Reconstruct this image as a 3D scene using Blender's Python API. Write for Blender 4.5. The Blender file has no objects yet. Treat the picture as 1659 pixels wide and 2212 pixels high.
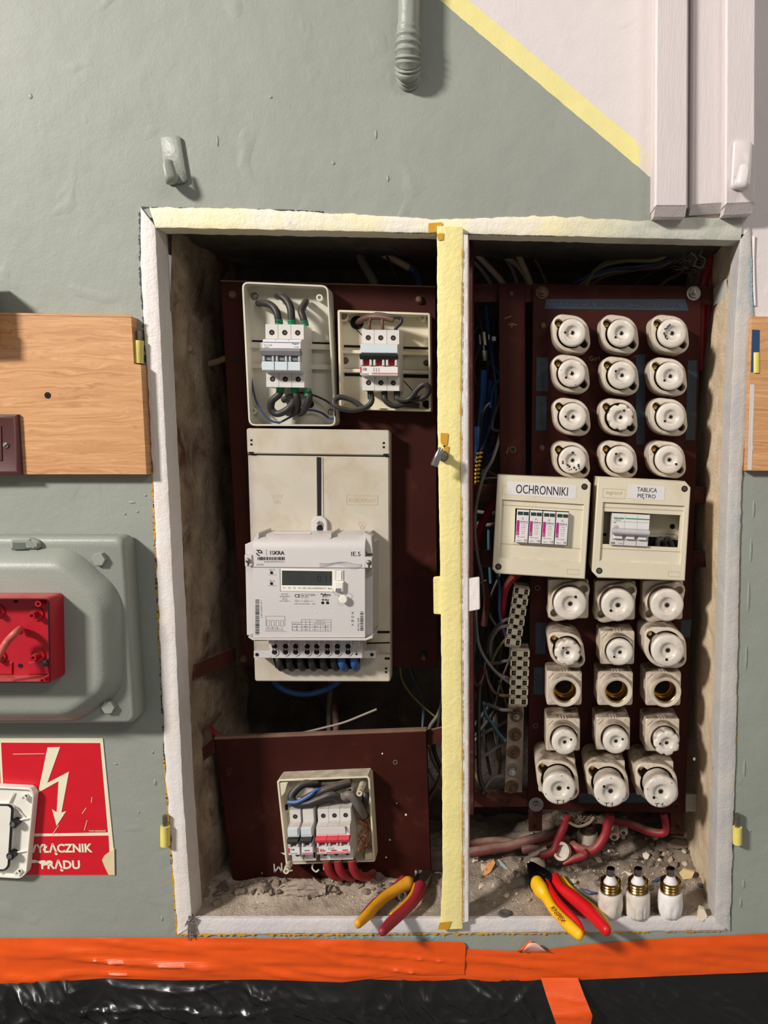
import bpy, bmesh, math, random
from mathutils import Vector, Matrix, noise

# ------------------------------------------------------------------ camera
scene = bpy.context.scene
COL = scene.collection
F = 1661.0; AX, AY = 1080.0, 1106.0          # focal length and optical axis in pixels
TH = math.radians(5.7); D = 1.06             # camera tilt, distance to the wall plane
cam_d = bpy.data.cameras.new('camera'); cam = bpy.data.objects.new('camera', cam_d); COL.objects.link(cam)
cam.location = (0, -D, 0); cam.rotation_euler = (math.pi/2 - TH, 0, 0)
cam_d.sensor_fit = 'AUTO'; cam_d.sensor_width = 36; cam_d.lens = F*36/2212
cam_d.shift_x = -(AX-829.5)/2212; cam_d.clip_start = .02
scene.camera = cam

# ------------------------------------------------------------------ light
world = bpy.data.worlds.new('world'); scene.world = world; world.use_nodes = True
bg = world.node_tree.nodes['Background']
bg.inputs[0].default_value = (1.0, .955, .90, 1); bg.inputs[1].default_value = .22
def area(name, loc, aim, sx, sy, power, col):
    l = bpy.data.lights.new(name, 'AREA'); l.shape = 'RECTANGLE'; l.size = sx; l.size_y = sy
    l.energy = power; l.color = col
    o = bpy.data.objects.new(name, l); COL.objects.link(o); o.location = loc
    o.rotation_euler = (Vector(aim)-Vector(loc)).to_track_quat('-Z', 'Y').to_euler()
    return o
area('ceiling_lamp', (-3.0, -2.5, 2.0), (0, 0, -.1), .6, .4, 232, (1, .95, .89))
area('ceiling_lamp', (1.2, -2.2, 1.5), (0, 0, -.1), .9, .4, 15, (1, .95, .9))
scene.view_settings.view_transform = 'Standard'; scene.view_settings.look = 'None'
scene.view_settings.exposure = 0.0; scene.view_settings.gamma = 1; scene.view_settings.use_curve_mapping = False

# ------------------------------------------------------------------ helpers
random.seed(7)
R = random.Random(11)
def ray(px, py):
    xc = (px-AX)/F; yc = -(py-AY)/F
    return xc, math.cos(TH)+yc*math.sin(TH), -math.sin(TH)+yc*math.cos(TH)
def P(px, py, d):                             # point of the plane y = d seen at that pixel
    x, y, z = ray(px, py); t = (d+D)/y
    return Vector((x*t, d, z*t))
def S(px, py, d):                             # metres per pixel there
    return (d+D)/ray(px, py)[1]/F
FZ = P(1300, 1986, .0).z                      # top of the niche floor
def G(px, py, h=0):                           # point at height h above that floor
    x, y, z = ray(px, py); t = (FZ+h)/z
    return Vector((x*t, y*t-D, FZ+h))

class MB:
    def __init__(s): s.v = []; s.f = []; s.m = []; s.mi = 0
    def vert(s, p): s.v.append(Vector(p)); return len(s.v)-1
    def face(s, ids): s.f.append(tuple(ids)); s.m.append(s.mi)
    def ring(s, pts): return [s.vert(p) for p in pts]
    def loft(s, rings, cap0=True, cap1=True, closed=True):
        R_ = [s.ring(r) for r in rings]
        n = len(R_[0])
        for a, b in zip(R_, R_[1:]):
            for i in range(n if closed else n-1):
                j = (i+1) % n
                s.face((a[i], a[j], b[j], b[i]))
        if cap0: s.face(R_[0][::-1])
        if cap1: s.face(R_[-1])
        return R_
    def layers(s, poly, lay, cap0=True, cap1=True):
        """poly: world XZ outline; lay: (inset, y) pairs"""
        s.loft([[Vector((x, y, z)) for x, z in inset(poly, i)] for i, y in lay], cap0, cap1)
    def box(s, x0, x1, y0, y1, z0, z1, b=.0):
        poly = [(x0, z0), (x1, z0), (x1, z1), (x0, z1)]
        if b: s.layers(poly, [(0, y1), (0, y0+b), (b, y0)])
        else: s.layers(poly, [(0, y1), (0, y0)])
    def lathe(s, c, prof, axis='y', n=24, mod=None, cap0=True, cap1=True):
        c = Vector(c); rings = []
        if axis == 'y': e1, e2, ax = Vector((1,0,0)), Vector((0,0,1)), Vector((0,-1,0))
        elif axis == 'z': e1, e2, ax = Vector((1,0,0)), Vector((0,1,0)), Vector((0,0,1))
        else:
            ax = Vector(axis).normalized(); e1 = ax.orthogonal().normalized(); e2 = ax.cross(e1)
        for k, (r, a) in enumerate(prof):
            pts = []
            for i in range(n):
                t = 2*math.pi*i/n
                rr = r*(mod(t, k) if mod else 1)
                pts.append(c+ax*a+e1*(rr*math.cos(t))+e2*(rr*math.sin(t)))
            rings.append(pts)
        s.loft(rings, cap0, cap1)
    def tube(s, pts, r, n=8, sub=5, flat=1.0, caps=True):
        pts = [Vector(p) for p in pts]
        rs = r if isinstance(r, (list, tuple)) else [r]*len(pts)
        path = []; rad = []
        for i in range(len(pts)-1):
            p0 = pts[max(i-1, 0)]; p1 = pts[i]; p2 = pts[i+1]; p3 = pts[min(i+2, len(pts)-1)]
            for k in range(sub):
                t = k/sub
                path.append(.5*((2*p1)+(p2-p0)*t+(2*p0-5*p1+4*p2-p3)*t*t+(3*p1-p0-3*p2+p3)*t**3))
                rad.append(rs[i]+(rs[i+1]-rs[i])*t)
        path.append(pts[-1]); rad.append(rs[-1])
        nrm = None; rings = []
        for i, p in enumerate(path):
            tg = (path[min(i+1, len(path)-1)]-path[max(i-1, 0)])
            if tg.length < 1e-9: tg = Vector((0, 0, 1))
            tg.normalize()
            if nrm is None:
                nrm = tg.cross(Vector((0, 1, 0)))
                if nrm.length < 1e-3: nrm = tg.orthogonal()
            nrm = (nrm-tg*nrm.dot(tg)); nrm = nrm.normalized() if nrm.length > 1e-6 else tg.orthogonal().normalized()
            bn = tg.cross(nrm)
            rings.append([p+nrm*(rad[i]*math.cos(2*math.pi*k/n))+bn*(flat*rad[i]*math.sin(2*math.pi*k/n)) for k in range(n)])
        s.loft(rings, caps, caps)
    def grid(s, fn, nu, nv, two=None):
        ids = [[s.vert(fn(i/nu, j/nv)) for j in range(nv+1)] for i in range(nu+1)]
        for i in range(nu):
            for j in range(nv):
                s.face((ids[i][j], ids[i+1][j], ids[i+1][j+1], ids[i][j+1]))
        return ids
    def xform(s, m):
        s.v = [m @ p for p in s.v]; return s

def inset(poly, d):
    if not d: return poly
    n = len(poly); out = []
    ar = sum(poly[i][0]*poly[(i+1) % n][1]-poly[(i+1) % n][0]*poly[i][1] for i in range(n))
    sg = 1 if ar > 0 else -1
    for i in range(n):
        a, b, c = Vector(poly[i-1]), Vector(poly[i]), Vector(poly[(i+1) % n])
        e1 = (b-a).normalized(); e2 = (c-b).normalized()
        n1 = Vector((-e1.y, e1.x))*sg; n2 = Vector((-e2.y, e2.x))*sg
        m = n1+n2
        k = d*2/max(m.length_squared, .5)
        p = b+m*k
        out.append((p.x, p.y))
    return out
def rounded(poly, r, n=5):
    out = []; N = len(poly)
    for i in range(N):
        a, b, c = Vector(poly[i-1]), Vector(poly[i]), Vector(poly[(i+1) % N])
        rr = min(r, (a-b).length*.45, (c-b).length*.45)
        p = b+(a-b).normalized()*rr; q = b+(c-b).normalized()*rr
        for k in range(n+1):
            t = k/n
            v = p*(1-t)**2+b*2*t*(1-t)+q*t*t
            out.append((v.x, v.y))
    return out
def pp(pts, d):                               # pixel outline -> world XZ outline at depth d
    o = []
    for x, y in pts:
        v = P(x, y, d); o.append((v.x, v.z))
    return o

MATX = {}
def empty(name, loc=(0, 0, 0), label=None, cat=None, group=None, rot=(0, 0, 0)):
    o = bpy.data.objects.new(name, None); COL.objects.link(o)
    o.location = loc; o.rotation_euler = rot; o.empty_display_size = .02
    MATX[o.name] = Matrix.LocRotScale(Vector(loc), o.rotation_euler.to_quaternion(), None)
    if label: tag(o, label, cat, group)
    return o
def tag(o, label=None, cat=None, group=None, kind=None):
    if label: o['label'] = label
    if cat: o['category'] = cat
    if group: o['group'] = group
    if kind: o['kind'] = kind
    return o
def mesh(name, mb, mats, ang=40):
    me = bpy.data.meshes.new(name)
    me.from_pydata([tuple(p) for p in mb.v], [], mb.f)
    if not isinstance(mats, (list, tuple)): mats = [mats]
    for m in mats: me.materials.append(m)
    if len(mats) > 1: me.polygons.foreach_set('material_index', mb.m)
    bm = bmesh.new(); bm.from_mesh(me); bmesh.ops.recalc_face_normals(bm, faces=bm.faces); bm.to_mesh(me); bm.free()
    me.polygons.foreach_set('use_smooth', [True]*len(me.polygons))
    me.set_sharp_from_angle(angle=math.radians(ang))
    me.update()
    return me
def root_of(o):
    while o.parent: o = o.parent
    return o
def obj(name, mb, mats, parent=None, label=None, cat=None, group=None, kind=None, ang=40):
    """mb is in world space (or in the thing's own space while the thing still sits at the origin)"""
    if parent is not None:
        mb.xform(MATX[root_of(parent).name].inverted())
        o = bpy.data.objects.new(name, mesh(name, mb, mats, ang)); COL.objects.link(o); o.parent = parent
    else:
        lo = Vector([min(p[i] for p in mb.v) for i in range(3)]); hi = Vector([max(p[i] for p in mb.v) for i in range(3)])
        c = Vector(((lo.x+hi.x)/2, (lo.y+hi.y)/2, lo.z))
        mb.xform(Matrix.Translation(-c))
        o = bpy.data.objects.new(name, mesh(name, mb, mats, ang)); COL.objects.link(o); o.location = c
        MATX[o.name] = Matrix.Translation(c)
    return tag(o, label, cat, group, kind)
def kids(o): return [c for c in COL.objects if c.parent == o]
def dup(src, loc, rot=None, label=None, sc=None, skip=()):
    def cp(o, par):
        c = o.copy(); COL.objects.link(c)
        if par: c.parent = par
        for k in CH.get(o, []):
            if k.name.split('.')[0] not in skip: cp(k, c)
        return c
    r = cp(src, None); r.location = loc
    if rot: r.rotation_euler = rot
    if sc: r.scale = (sc, sc, sc)
    if label: r['label'] = label
    MATX[r.name] = Matrix.LocRotScale(Vector(loc), r.rotation_euler.to_quaternion(), r.scale)
    return r
CH = {}
def index_children():
    CH.clear()
    for o in COL.objects:
        if o.parent: CH.setdefault(o.parent, []).append(o)

FONT_CACHE = {}
def text_mb(s, w=None, h=None, bold=0.0, rot=0, thick=0):
    key = (s, bold)
    if key not in FONT_CACHE:
        cu = bpy.data.curves.new('lettering', 'FONT'); cu.body = s; cu.resolution_u = 3; cu.offset = bold; cu.space_line = .85
        cu.align_x = 'CENTER'
        o = bpy.data.objects.new('lettering', cu); COL.objects.link(o)
        dg = bpy.context.evaluated_depsgraph_get()
        me = o.evaluated_get(dg).to_mesh()
        FONT_CACHE[key] = ([v.co.copy() for v in me.vertices], [tuple(p.vertices) for p in me.polygons])
        o.evaluated_get(dg).to_mesh_clear(); bpy.data.objects.remove(o); bpy.data.curves.remove(cu)
    vs, fs = FONT_CACHE[key]
    mb = MB()
    if not vs: return mb
    x0 = min(v.x for v in vs); x1 = max(v.x for v in vs); y0 = min(v.y for v in vs); y1 = max(v.y for v in vs)
    sx = w/(x1-x0) if w else None; sy = h/(y1-y0) if h else None
    sx = sx or sy; sy = sy or sx
    m = Matrix.Rotation(rot, 4, 'Y')
    mb.v = [m @ Vector(((v.x-(x0+x1)/2)*sx, 0, (v.y-(y0+y1)/2)*sy)) for v in vs]
    mb.f = list(fs); mb.m = [0]*len(fs)
    return mb
def txt(s, cx, cy, w, h, d, m, parent, rot=0, bold=0, name='lettering'):
    """lettering centred on pixel (cx, cy), w x h pixels, rot degrees clockwise as seen"""
    k = S(cx, cy, d)
    mb = text_mb(s, w*k if w else None, h*k if h else None, bold, math.radians(rot))
    mb.xform(Matrix.Translation(P(cx, cy, d)))
    return obj(name, mb, m, parent)
def txl(s, c, w, h, m, parent, bold=0, rot=0, name='lettering'):
    mb = text_mb(s, w, h, bold, math.radians(rot)); mb.xform(Matrix.Translation(Vector(c)))
    return obj(name, mb, m, parent)
def ribbon_mb(mb, pts, wd, y_off=0):
    """flat stroke of width wd along world points that lie in a plane y = const"""
    pts = [Vector(p) for p in pts]; L = []; Q = []
    for i, p in enumerate(pts):
        t = pts[min(i+1, len(pts)-1)]-pts[max(i-1, 0)]; t.y = 0; t.normalize()
        n = Vector((-t.z, 0, t.x))*wd*.5
        L.append(p+n); Q.append(p-n)
    a = mb.ring(L); b = mb.ring(Q)
    for i in range(len(pts)-1): mb.face((a[i], a[i+1], b[i+1], b[i]))
    return mb

# ------------------------------------------------------------------ materials
def lin(c): return tuple(((v/255)/12.92 if v/255 <= .04045 else (((v/255)+.055)/1.055)**2.4) for v in c)+(1,)
def nd(nt, t, **k):
    n = nt.nodes.new(t)
    for a, b in k.items(): setattr(n, a, b)
    return n
def mixc(nt, fac, a, b, blend='MIX'):
    m = nd(nt, 'ShaderNodeMix', data_type='RGBA', blend_type=blend)
    for sock, v in ((m.inputs[0], fac), (m.inputs[6], a), (m.inputs[7], b)):
        if hasattr(v, 'links'): nt.links.new(v, sock)
        else: sock.default_value = v
    return m.outputs[2]
def mth(nt, op, a, b=0.0, c=None, clamp=False):
    m = nd(nt, 'ShaderNodeMath', operation=op, use_clamp=clamp)
    for i, v in enumerate((a, b, c)):
        if v is None: continue
        if hasattr(v, 'links'): nt.links.new(v, m.inputs[i])
        else: m.inputs[i].default_value = v
    return m.outputs[0]
def ramp(nt, v, lo, hi): return mth(nt, 'MULTIPLY', mth(nt, 'SUBTRACT', v, lo), 1/(hi-lo), clamp=True)
def noi(nt, vec, sc, det=4, rough=.55, dist=0):
    n = nd(nt, 'ShaderNodeTexNoise'); n.inputs['Scale'].default_value = sc; n.inputs['Detail'].default_value = det
    n.inputs['Roughness'].default_value = rough; n.inputs['Distortion'].default_value = dist
    nt.links.new(vec, n.inputs['Vector']); return n.outputs['Fac']
def coords(nt, stretch=None, rnd=True, world_space=False):
    tc = nd(nt, 'ShaderNodeTexCoord')
    if world_space:
        v = nd(nt, 'ShaderNodeNewGeometry').outputs['Position']
    else: v = tc.outputs['Object']
    if rnd and not world_space:
        oi = nd(nt, 'ShaderNodeObjectInfo'); a = nd(nt, 'ShaderNodeVectorMath', operation='ADD')
        s = nd(nt, 'ShaderNodeVectorMath', operation='SCALE'); nt.links.new(v, a.inputs[0])
        cx = nd(nt, 'ShaderNodeCombineXYZ'); nt.links.new(oi.outputs['Random'], cx.inputs[0]); nt.links.new(oi.outputs['Random'], cx.inputs[2])
        nt.links.new(cx.outputs[0], s.inputs[0]); s.inputs['Scale'].default_value = 9
        nt.links.new(s.outputs[0], a.inputs[1]); v = a.outputs[0]
    if stretch:
        mp = nd(nt, 'ShaderNodeMapping'); mp.inputs['Scale'].default_value = stretch; nt.links.new(v, mp.inputs[0]); v = mp.outputs[0]
    return v
def mat(name, col, rough=.5, metal=0, var=.10, vs=30, bump=0, bs=250, dirt=None, da=.5, ds=25, dust=0, dustc=(140, 120, 102), spec=.5, coat=0, world_space=False, stretch=None):
    m = bpy.data.materials.new(name); m.use_nodes = True; nt = m.node_tree; b = nt.nodes['Principled BSDF']
    v = coords(nt, stretch, world_space=world_space)
    n = noi(nt, v, vs, 5)
    c = lin(col)
    lo = tuple(x*(1-var) for x in c[:3])+(1,); hi = tuple(min(1, x*(1+var)) for x in c[:3])+(1,)
    out = mixc(nt, ramp(nt, n, .3, .7), lo, hi)
    if dirt:
        dn = noi(nt, v, ds, 8, .65, .5)
        out = mixc(nt, mth(nt, 'MULTIPLY', ramp(nt, dn, 1-da-.1, 1-da+.25), .75), out, lin(dirt))
    if dust:
        g = nd(nt, 'ShaderNodeNewGeometry'); sp = nd(nt, 'ShaderNodeSeparateXYZ'); nt.links.new(g.outputs['Normal'], sp.inputs[0])
        up = ramp(nt, sp.outputs[2], .35, .95)
        f = mth(nt, 'MULTIPLY', mth(nt, 'MULTIPLY', up, ramp(nt, noi(nt, v, 60, 6), .2, .6)), dust)
        out = mixc(nt, f, out, lin(dustc))
    nt.links.new(out, b.inputs['Base Color'])
    b.inputs['Roughness'].default_value = rough; b.inputs['Metallic'].default_value = metal
    b.inputs['Specular IOR Level'].default_value = spec; b.inputs['Coat Weight'].default_value = coat
    if bump:
        bn = noi(nt, v, bs, 4); bp = nd(nt, 'ShaderNodeBump'); bp.inputs['Strength'].default_value = bump; bp.inputs['Distance'].default_value = .002
        nt.links.new(bn, bp.inputs['Height']); nt.links.new(bp.outputs[0], b.inputs['Normal'])
    return m

SAGE = (146, 150, 140)
m_sage = mat('sage_paint', SAGE, .45, var=.05, vs=9, bump=.35, bs=160)
m_duct = mat('white_duct_paint', (212, 202, 201), .5, var=.03, bump=.3, bs=90, stretch=(6, 6, .6))
m_whitehook = mat('white_hook_paint', (214, 205, 204), .35, var=.03)
m_porc = mat('porcelain', (218, 209, 197), .28, var=.06, vs=40, dirt=(150, 128, 104), da=.40, ds=45, dust=.55, coat=.2)
m_porcsock = mat('socket_porcelain', (206, 193, 175), .36, var=.07, vs=40, dirt=(140, 116, 92), da=.44, ds=40, dust=1.0, dustc=(104, 88, 74), coat=.1)
m_well = mat('well_painted_shade', (62, 50, 40), .8, var=.3)  # dark brown stands in for the shade inside the fuse wells
m_porcold = mat('old_porcelain', (206, 194, 178), .42, var=.08, vs=40, dirt=(120, 98, 78), da=.45, ds=38, dust=.8)
m_brown = mat('brown_bakelite_sheet', (56, 20, 14), .55, spec=.15, var=.22, vs=14, bump=.08, bs=120, dirt=(104, 66, 54), da=.32, ds=14, dust=.7)
m_brownpaint = mat('red_brown_steel_paint', (70, 33, 26), .6, spec=.2, var=.2, vs=30, bump=.25, bs=140, dirt=(128, 100, 84), da=.36, ds=40, dust=.75)
m_edge = mat('board_cut_edge', (120, 92, 74), .8, var=.2)
m_cream = mat('cream_plastic', (218, 208, 184), .42, var=.04, vs=20, dirt=(196, 176, 140), da=.33, ds=18, dust=.65)
m_creamin = mat('pale_plastic', (206, 201, 185), .45, var=.04, vs=20, dirt=(176, 160, 136), da=.33, ds=16, dust=.6)
m_mcb = mat('light_grey_plastic', (208, 204, 200), .42, var=.03, dust=.45)
m_meter = mat('meter_plastic', (200, 195, 193), .42, var=.02, dust=.25)
m_plate = mat('meter_plate_plastic', (194, 186, 171), .45, var=.05, vs=12, dirt=(168, 146, 108), da=.44, ds=15, dust=.5)
m_cover = mat('bluish_clear_cover', (204, 214, 218), .15, var=.03)
m_grey = mat('grey_plastic', (120, 120, 122), .45)
m_greyl = mat('pale_grey_plastic', (178, 178, 180), .4)
m_blackp = mat('black_plastic', (24, 24, 25), .4)
m_black = mat('dark_hole', (8, 7, 6), .9, var=0)
m_redp = mat('red_toggle_plastic', (214, 58, 74), .35)
m_steel = mat('zinc_steel', (150, 146, 138), .38, 1, var=.2, dirt=(90, 74, 60), da=.4, ds=60)
m_rust = mat('rusty_screw', (96, 72, 58), .6, .5, var=.3, vs=120, dust=.5)
m_chrome = mat('bright_metal', (196, 194, 190), .18, 1)
m_tip = mat('nickel_tip', (150, 140, 136), .12, 1)
m_brass = mat('brass', (186, 152, 84), .28, 1, var=.15)
m_ink = mat('black_ink', (28, 28, 30), .6, var=0)
m_inkgrey = mat('grey_ink', (112, 110, 110), .6, var=0)
m_inkred = mat('red_ink', (196, 48, 58), .5, var=0)
m_inkmag = mat('magenta_ink', (176, 34, 120), .5, var=0)
m_inkblue = mat('blue_ink', (60, 100, 150), .5, var=0)
m_inkgreen = mat('green_ink', (44, 140, 84), .5, var=0)
m_chalk = mat('white_marker', (206, 196, 178), .7)
m_scratch = mat('scratched_mark', (150, 116, 84), .8)
m_label = mat('paper_label', (222, 217, 216), .4, var=.02, dirt=(200, 186, 170), da=.2, ds=30)
m_bluetape = mat('dark_blue_tape', (30, 46, 60), .5, var=.2, dust=.2)
m_cabblack = mat('black_cable', (40, 37, 36), .5, var=.25, dust=.45)
m_cabgrey = mat('grey_cable', (104, 98, 92), .55, var=.2, dust=.5)
m_cabbeige = mat('beige_cable', (160, 140, 116), .55, var=.2, dust=.5)
m_cabbrown = mat('brown_cable', (92, 62, 50), .5, var=.25, dust=.5)
m_cabblue = mat('blue_cable', (46, 88, 150), .45, var=.15, dust=.35)
m_cabdkblue = mat('dark_blue_cable', (36, 62, 104), .5, var=.2, dust=.4)
m_cabred = mat('red_cable', (142, 28, 38), .5, var=.2, dirt=(120, 66, 62), da=.35, ds=60, dust=.75)
m_cabdusty = mat('dusty_red_cable', (104, 46, 44), .7, var=.2, dirt=(104, 80, 70), da=.5, ds=30, dust=.8)
m_cabyg = mat('green_yellow_cable', (112, 112, 58), .5, var=.2, dust=.3)
m_cabwhite = mat('white_cable', (138, 128, 116), .5, dust=.4)
m_cabteal = mat('teal_cable', (44, 84, 98), .5, dust=.4)
m_copper = mat('copper_wire', (190, 116, 80), .35, .9)
m_dkgreen = mat('dark_green_window', (38, 62, 54), .3)
m_green = mat('green_sleeve', (22, 134, 88), .4)
m_plred = mat('red_handle_rubber', (206, 18, 26), .42, var=.06)
m_plyel = mat('yellow_handle_rubber', (240, 184, 22), .45, var=.08, dirt=(170, 120, 30), da=.3, ds=60)
m_pldkred = mat('worn_crimson_rubber', (148, 34, 48), .5, var=.1, dirt=(120, 50, 50), da=.3, ds=60)
m_pldkyel = mat('worn_yellow_rubber', (216, 152, 28), .5, var=.1, dirt=(150, 106, 36), da=.4, ds=60)
m_burn = mat('burnished_steel', (46, 46, 46), .35, .8)
m_redbox = mat('red_box_plastic', (176, 22, 40), .38, var=.06, dust=.35)
m_redboxd = mat('red_box_side', (168, 24, 36), .35, var=.06)
m_signred = mat('sign_red', (206, 18, 38), .38, var=.05, dirt=(190, 60, 76), da=.22, ds=30)
m_signcream = mat('sign_cream', (232, 226, 196), .45, var=.03)
m_white = mat('white_plastic', (232, 228, 218), .4, var=.03)
m_orange = mat('orange_tape', (226, 82, 12), .34, var=.10, vs=20, bump=.25, bs=500)
m_pinkback = mat('tape_pale_back', (226, 176, 160), .4)
m_yelpaint = mat('yellow_paint', (238, 224, 152), .5, var=.05, vs=30, bump=.5, bs=160)
m_ochre = mat('ochre_paint', (204, 152, 34), .5, var=.1)
m_chip = mat('old_dark_paint', (44, 50, 50), .6, var=.4, vs=200)
m_bluechip = mat('old_blue_paint', (136, 170, 186), .5, var=.1)
m_wpaint = mat('fresh_white_paint', (236, 228, 224), .4, var=.03, bump=.4, bs=120)
m_hinge = mat('yellow_hinge_paint', (226, 210, 110), .45, var=.15, dirt=(200, 150, 40), da=.35, ds=120)
m_dkbrown = mat('brown_lacquer', (80, 44, 44), .35, var=.06)

def weave(m):                                  # woven backing of the duct tape
    nt = m.node_tree; b = nt.nodes['Principled BSDF']; v = coords(nt, world_space=True); hs = []
    for d_ in ('X', 'Z'):
        w = nd(nt, 'ShaderNodeTexWave', bands_direction=d_); w.inputs['Scale'].default_value = 170; nt.links.new(v, w.inputs['Vector']); hs.append(w.outputs['Fac'])
    h = mth(nt, 'ADD', mth(nt, 'ADD', hs[0], hs[1]), mth(nt, 'MULTIPLY', noi(nt, v, 60, 4), 2.0))
    bp = nd(nt, 'ShaderNodeBump'); bp.inputs['Strength'].default_value = .12; bp.inputs['Distance'].default_value = .0015
    nt.links.new(h, bp.inputs['Height']); nt.links.new(bp.outputs[0], b.inputs['Normal'])
weave(m_orange)

# ------------------------------------------------------------------ painted wall
def half(nt, vec, p, q, amp, sc=60):
    a, b = P(*p, 0), P(*q, 0)
    t = (b-a).normalized(); n = Vector((-t.z, 0, t.x))        # positive side: left of p->q as drawn with z up
    sp = nd(nt, 'ShaderNodeVectorMath', operation='DOT_PRODUCT'); nt.links.new(vec, sp.inputs[0]); sp.inputs[1].default_value = n
    v = mth(nt, 'SUBTRACT', sp.outputs['Value'], n.dot(a))
    v = mth(nt, 'ADD', v, mth(nt, 'MULTIPLY', mth(nt, 'SUBTRACT', noi(nt, vec, sc, 5), .5), amp))
    return mth(nt, 'GREATER_THAN', v, 0.0)
def wall_material():
    m = bpy.data.materials.new('wall_paint'); m.use_nodes = True; nt = m.node_tree; b = nt.nodes['Principled BSDF']
    v = coords(nt, world_space=True)
    n1 = ramp(nt, noi(nt, v, 5, 5), .3, .7)
    sage = mixc(nt, n1, lin((140, 145, 135)), lin((149, 153, 144)))
    white = mixc(nt, n1, lin((213, 203, 202)), lin((219, 210, 208)))
    yel = mixc(nt, n1, lin((226, 214, 140)), lin((233, 222, 152)))
    up_y = half(nt, v, (1400, 379), (950, 0), .0022, 90)       # above the lower edge of the stripe
    up_w = half(nt, v, (1405, 330), (1012, 0), .001, 60)
    # half() is positive on the left of the direction: walking up-left, left is below, so flip
    up_y = mth(nt, 'SUBTRACT', 1.0, up_y); up_w = mth(nt, 'SUBTRACT', 1.0, up_w)
    right = mth(nt, 'SUBTRACT', 1.0, half(nt, v, (1585, 900), (1585, 100), .001))
    above = half(nt, v, (1200, 850), (1800, 850), .001)
    rw = mth(nt, 'MULTIPLY', right, above)
    fade = mth(nt, 'MULTIPLY', mth(nt, 'SUBTRACT', 1.0, half(nt, v, (1378, 900), (1378, 100), .03, 50)), 1.0)
    c = mixc(nt, up_y, sage, yel)
    c = mixc(nt, mth(nt, 'MULTIPLY', up_y, mth(nt, 'MULTIPLY', fade, .75)), c, white)
    c = mixc(nt, mth(nt, 'MAXIMUM', up_w, rw), c, white)
    nt.links.new(c, b.inputs['Base Color']); b.inputs['Roughness'].default_value = .6
    h = mth(nt, 'ADD', mth(nt, 'MULTIPLY', noi(nt, v, 22, 3, .5), .7), mth(nt, 'MULTIPLY', noi(nt, v, 330, 3), .10))
    blob = ramp(nt, noi(nt, v, 13, 2, .4, .8), .62, .75)
    h = mth(nt, 'ADD', h, mth(nt, 'MULTIPLY', blob, .35))
    bp = nd(nt, 'ShaderNodeBump'); bp.inputs['Strength'].default_value = .42; bp.inputs['Distance'].default_value = .006
    nt.links.new(h, bp.inputs['Height']); nt.links.new(bp.outputs[0], b.inputs['Normal'])
    return m
m_wall = wall_material()
HOLE = [(318, 470), (1610, 506), (1570, 2004), (398, 2004)]
OUT = [(-1000, -900), (2700, -900), (2700, 3300), (-1000, 3300)]
mb = MB()
a = mb.ring([P(x, y, 0) for x, y in OUT]); h0 = mb.ring([P(x, y, 0) for x, y in HOLE])
h1 = mb.ring([P(x, y, 0)+Vector((0, .02, 0)) for x, y in HOLE]); a1 = mb.ring([P(x, y, 0)+Vector((0, .02, 0)) for x, y in OUT])
for i in range(4):
    j = (i+1) % 4
    mb.face((a[i], a[j], h0[j], h0[i])); mb.face((h0[i], h0[j], h1[j], h1[i])); mb.face((a1[i], a1[j], h1[j], h1[i])); mb.face((a[i], a[j], a1[j], a1[i]))
wall = obj('wall_front', mb, m_wall, kind='structure', label='sage green painted wall with a yellow stripe and a white corner')
# lumps and runs of thick old paint
mb = MB()
def blob(px, py, rx, rz, h, n=10):
    c = P(px, py, 0); k = S(px, py, 0)
    rings = []
    for s_, y in ((1, .0002), (.75, -h*.7), (.35, -h)):
        rings.append([c+Vector((rx*k*s_*math.cos(2*math.pi*i/n)*(1+.15*math.sin(3*i)), y, rz*k*s_*math.sin(2*math.pi*i/n))) for i in range(n)])
    mb.loft(rings, False, True)
for px, py, rx, rz in ((812, 290, 3, 12), (838, 385, 3, 9), (1500, 1640, 3, 4), (720, 352, 4, 5), (66, 208, 5, 7), (585, 210, 4, 3), (1628, 1100, 3, 22), (1622, 1190, 3, 30),
        (1617, 1290, 3, 40), (1612, 1420, 3, 34), (1608, 1660, 3, 22), (1606, 1910, 3, 12), (1600, 1950, 3, 14), (285, 1085, 9, 3), (297, 1105, 4, 3), (314, 1070, 4, 3), (270, 1110, 3, 3),
        (335, 1690, 4, 8), (330, 1625, 3, 4), (350, 1985, 3, 6), (1450, 455, 3, 4), (640, 455, 4, 3), (470, 305, 2, 14), (300, 1755, 2, 3), (1620, 1795, 3, 3), (250, 1650, 5, 2)):
    blob(px, py, rx, rz, .0010)
obj('paint_lump', mb, m_sage, wall, kind='stuff')

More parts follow.
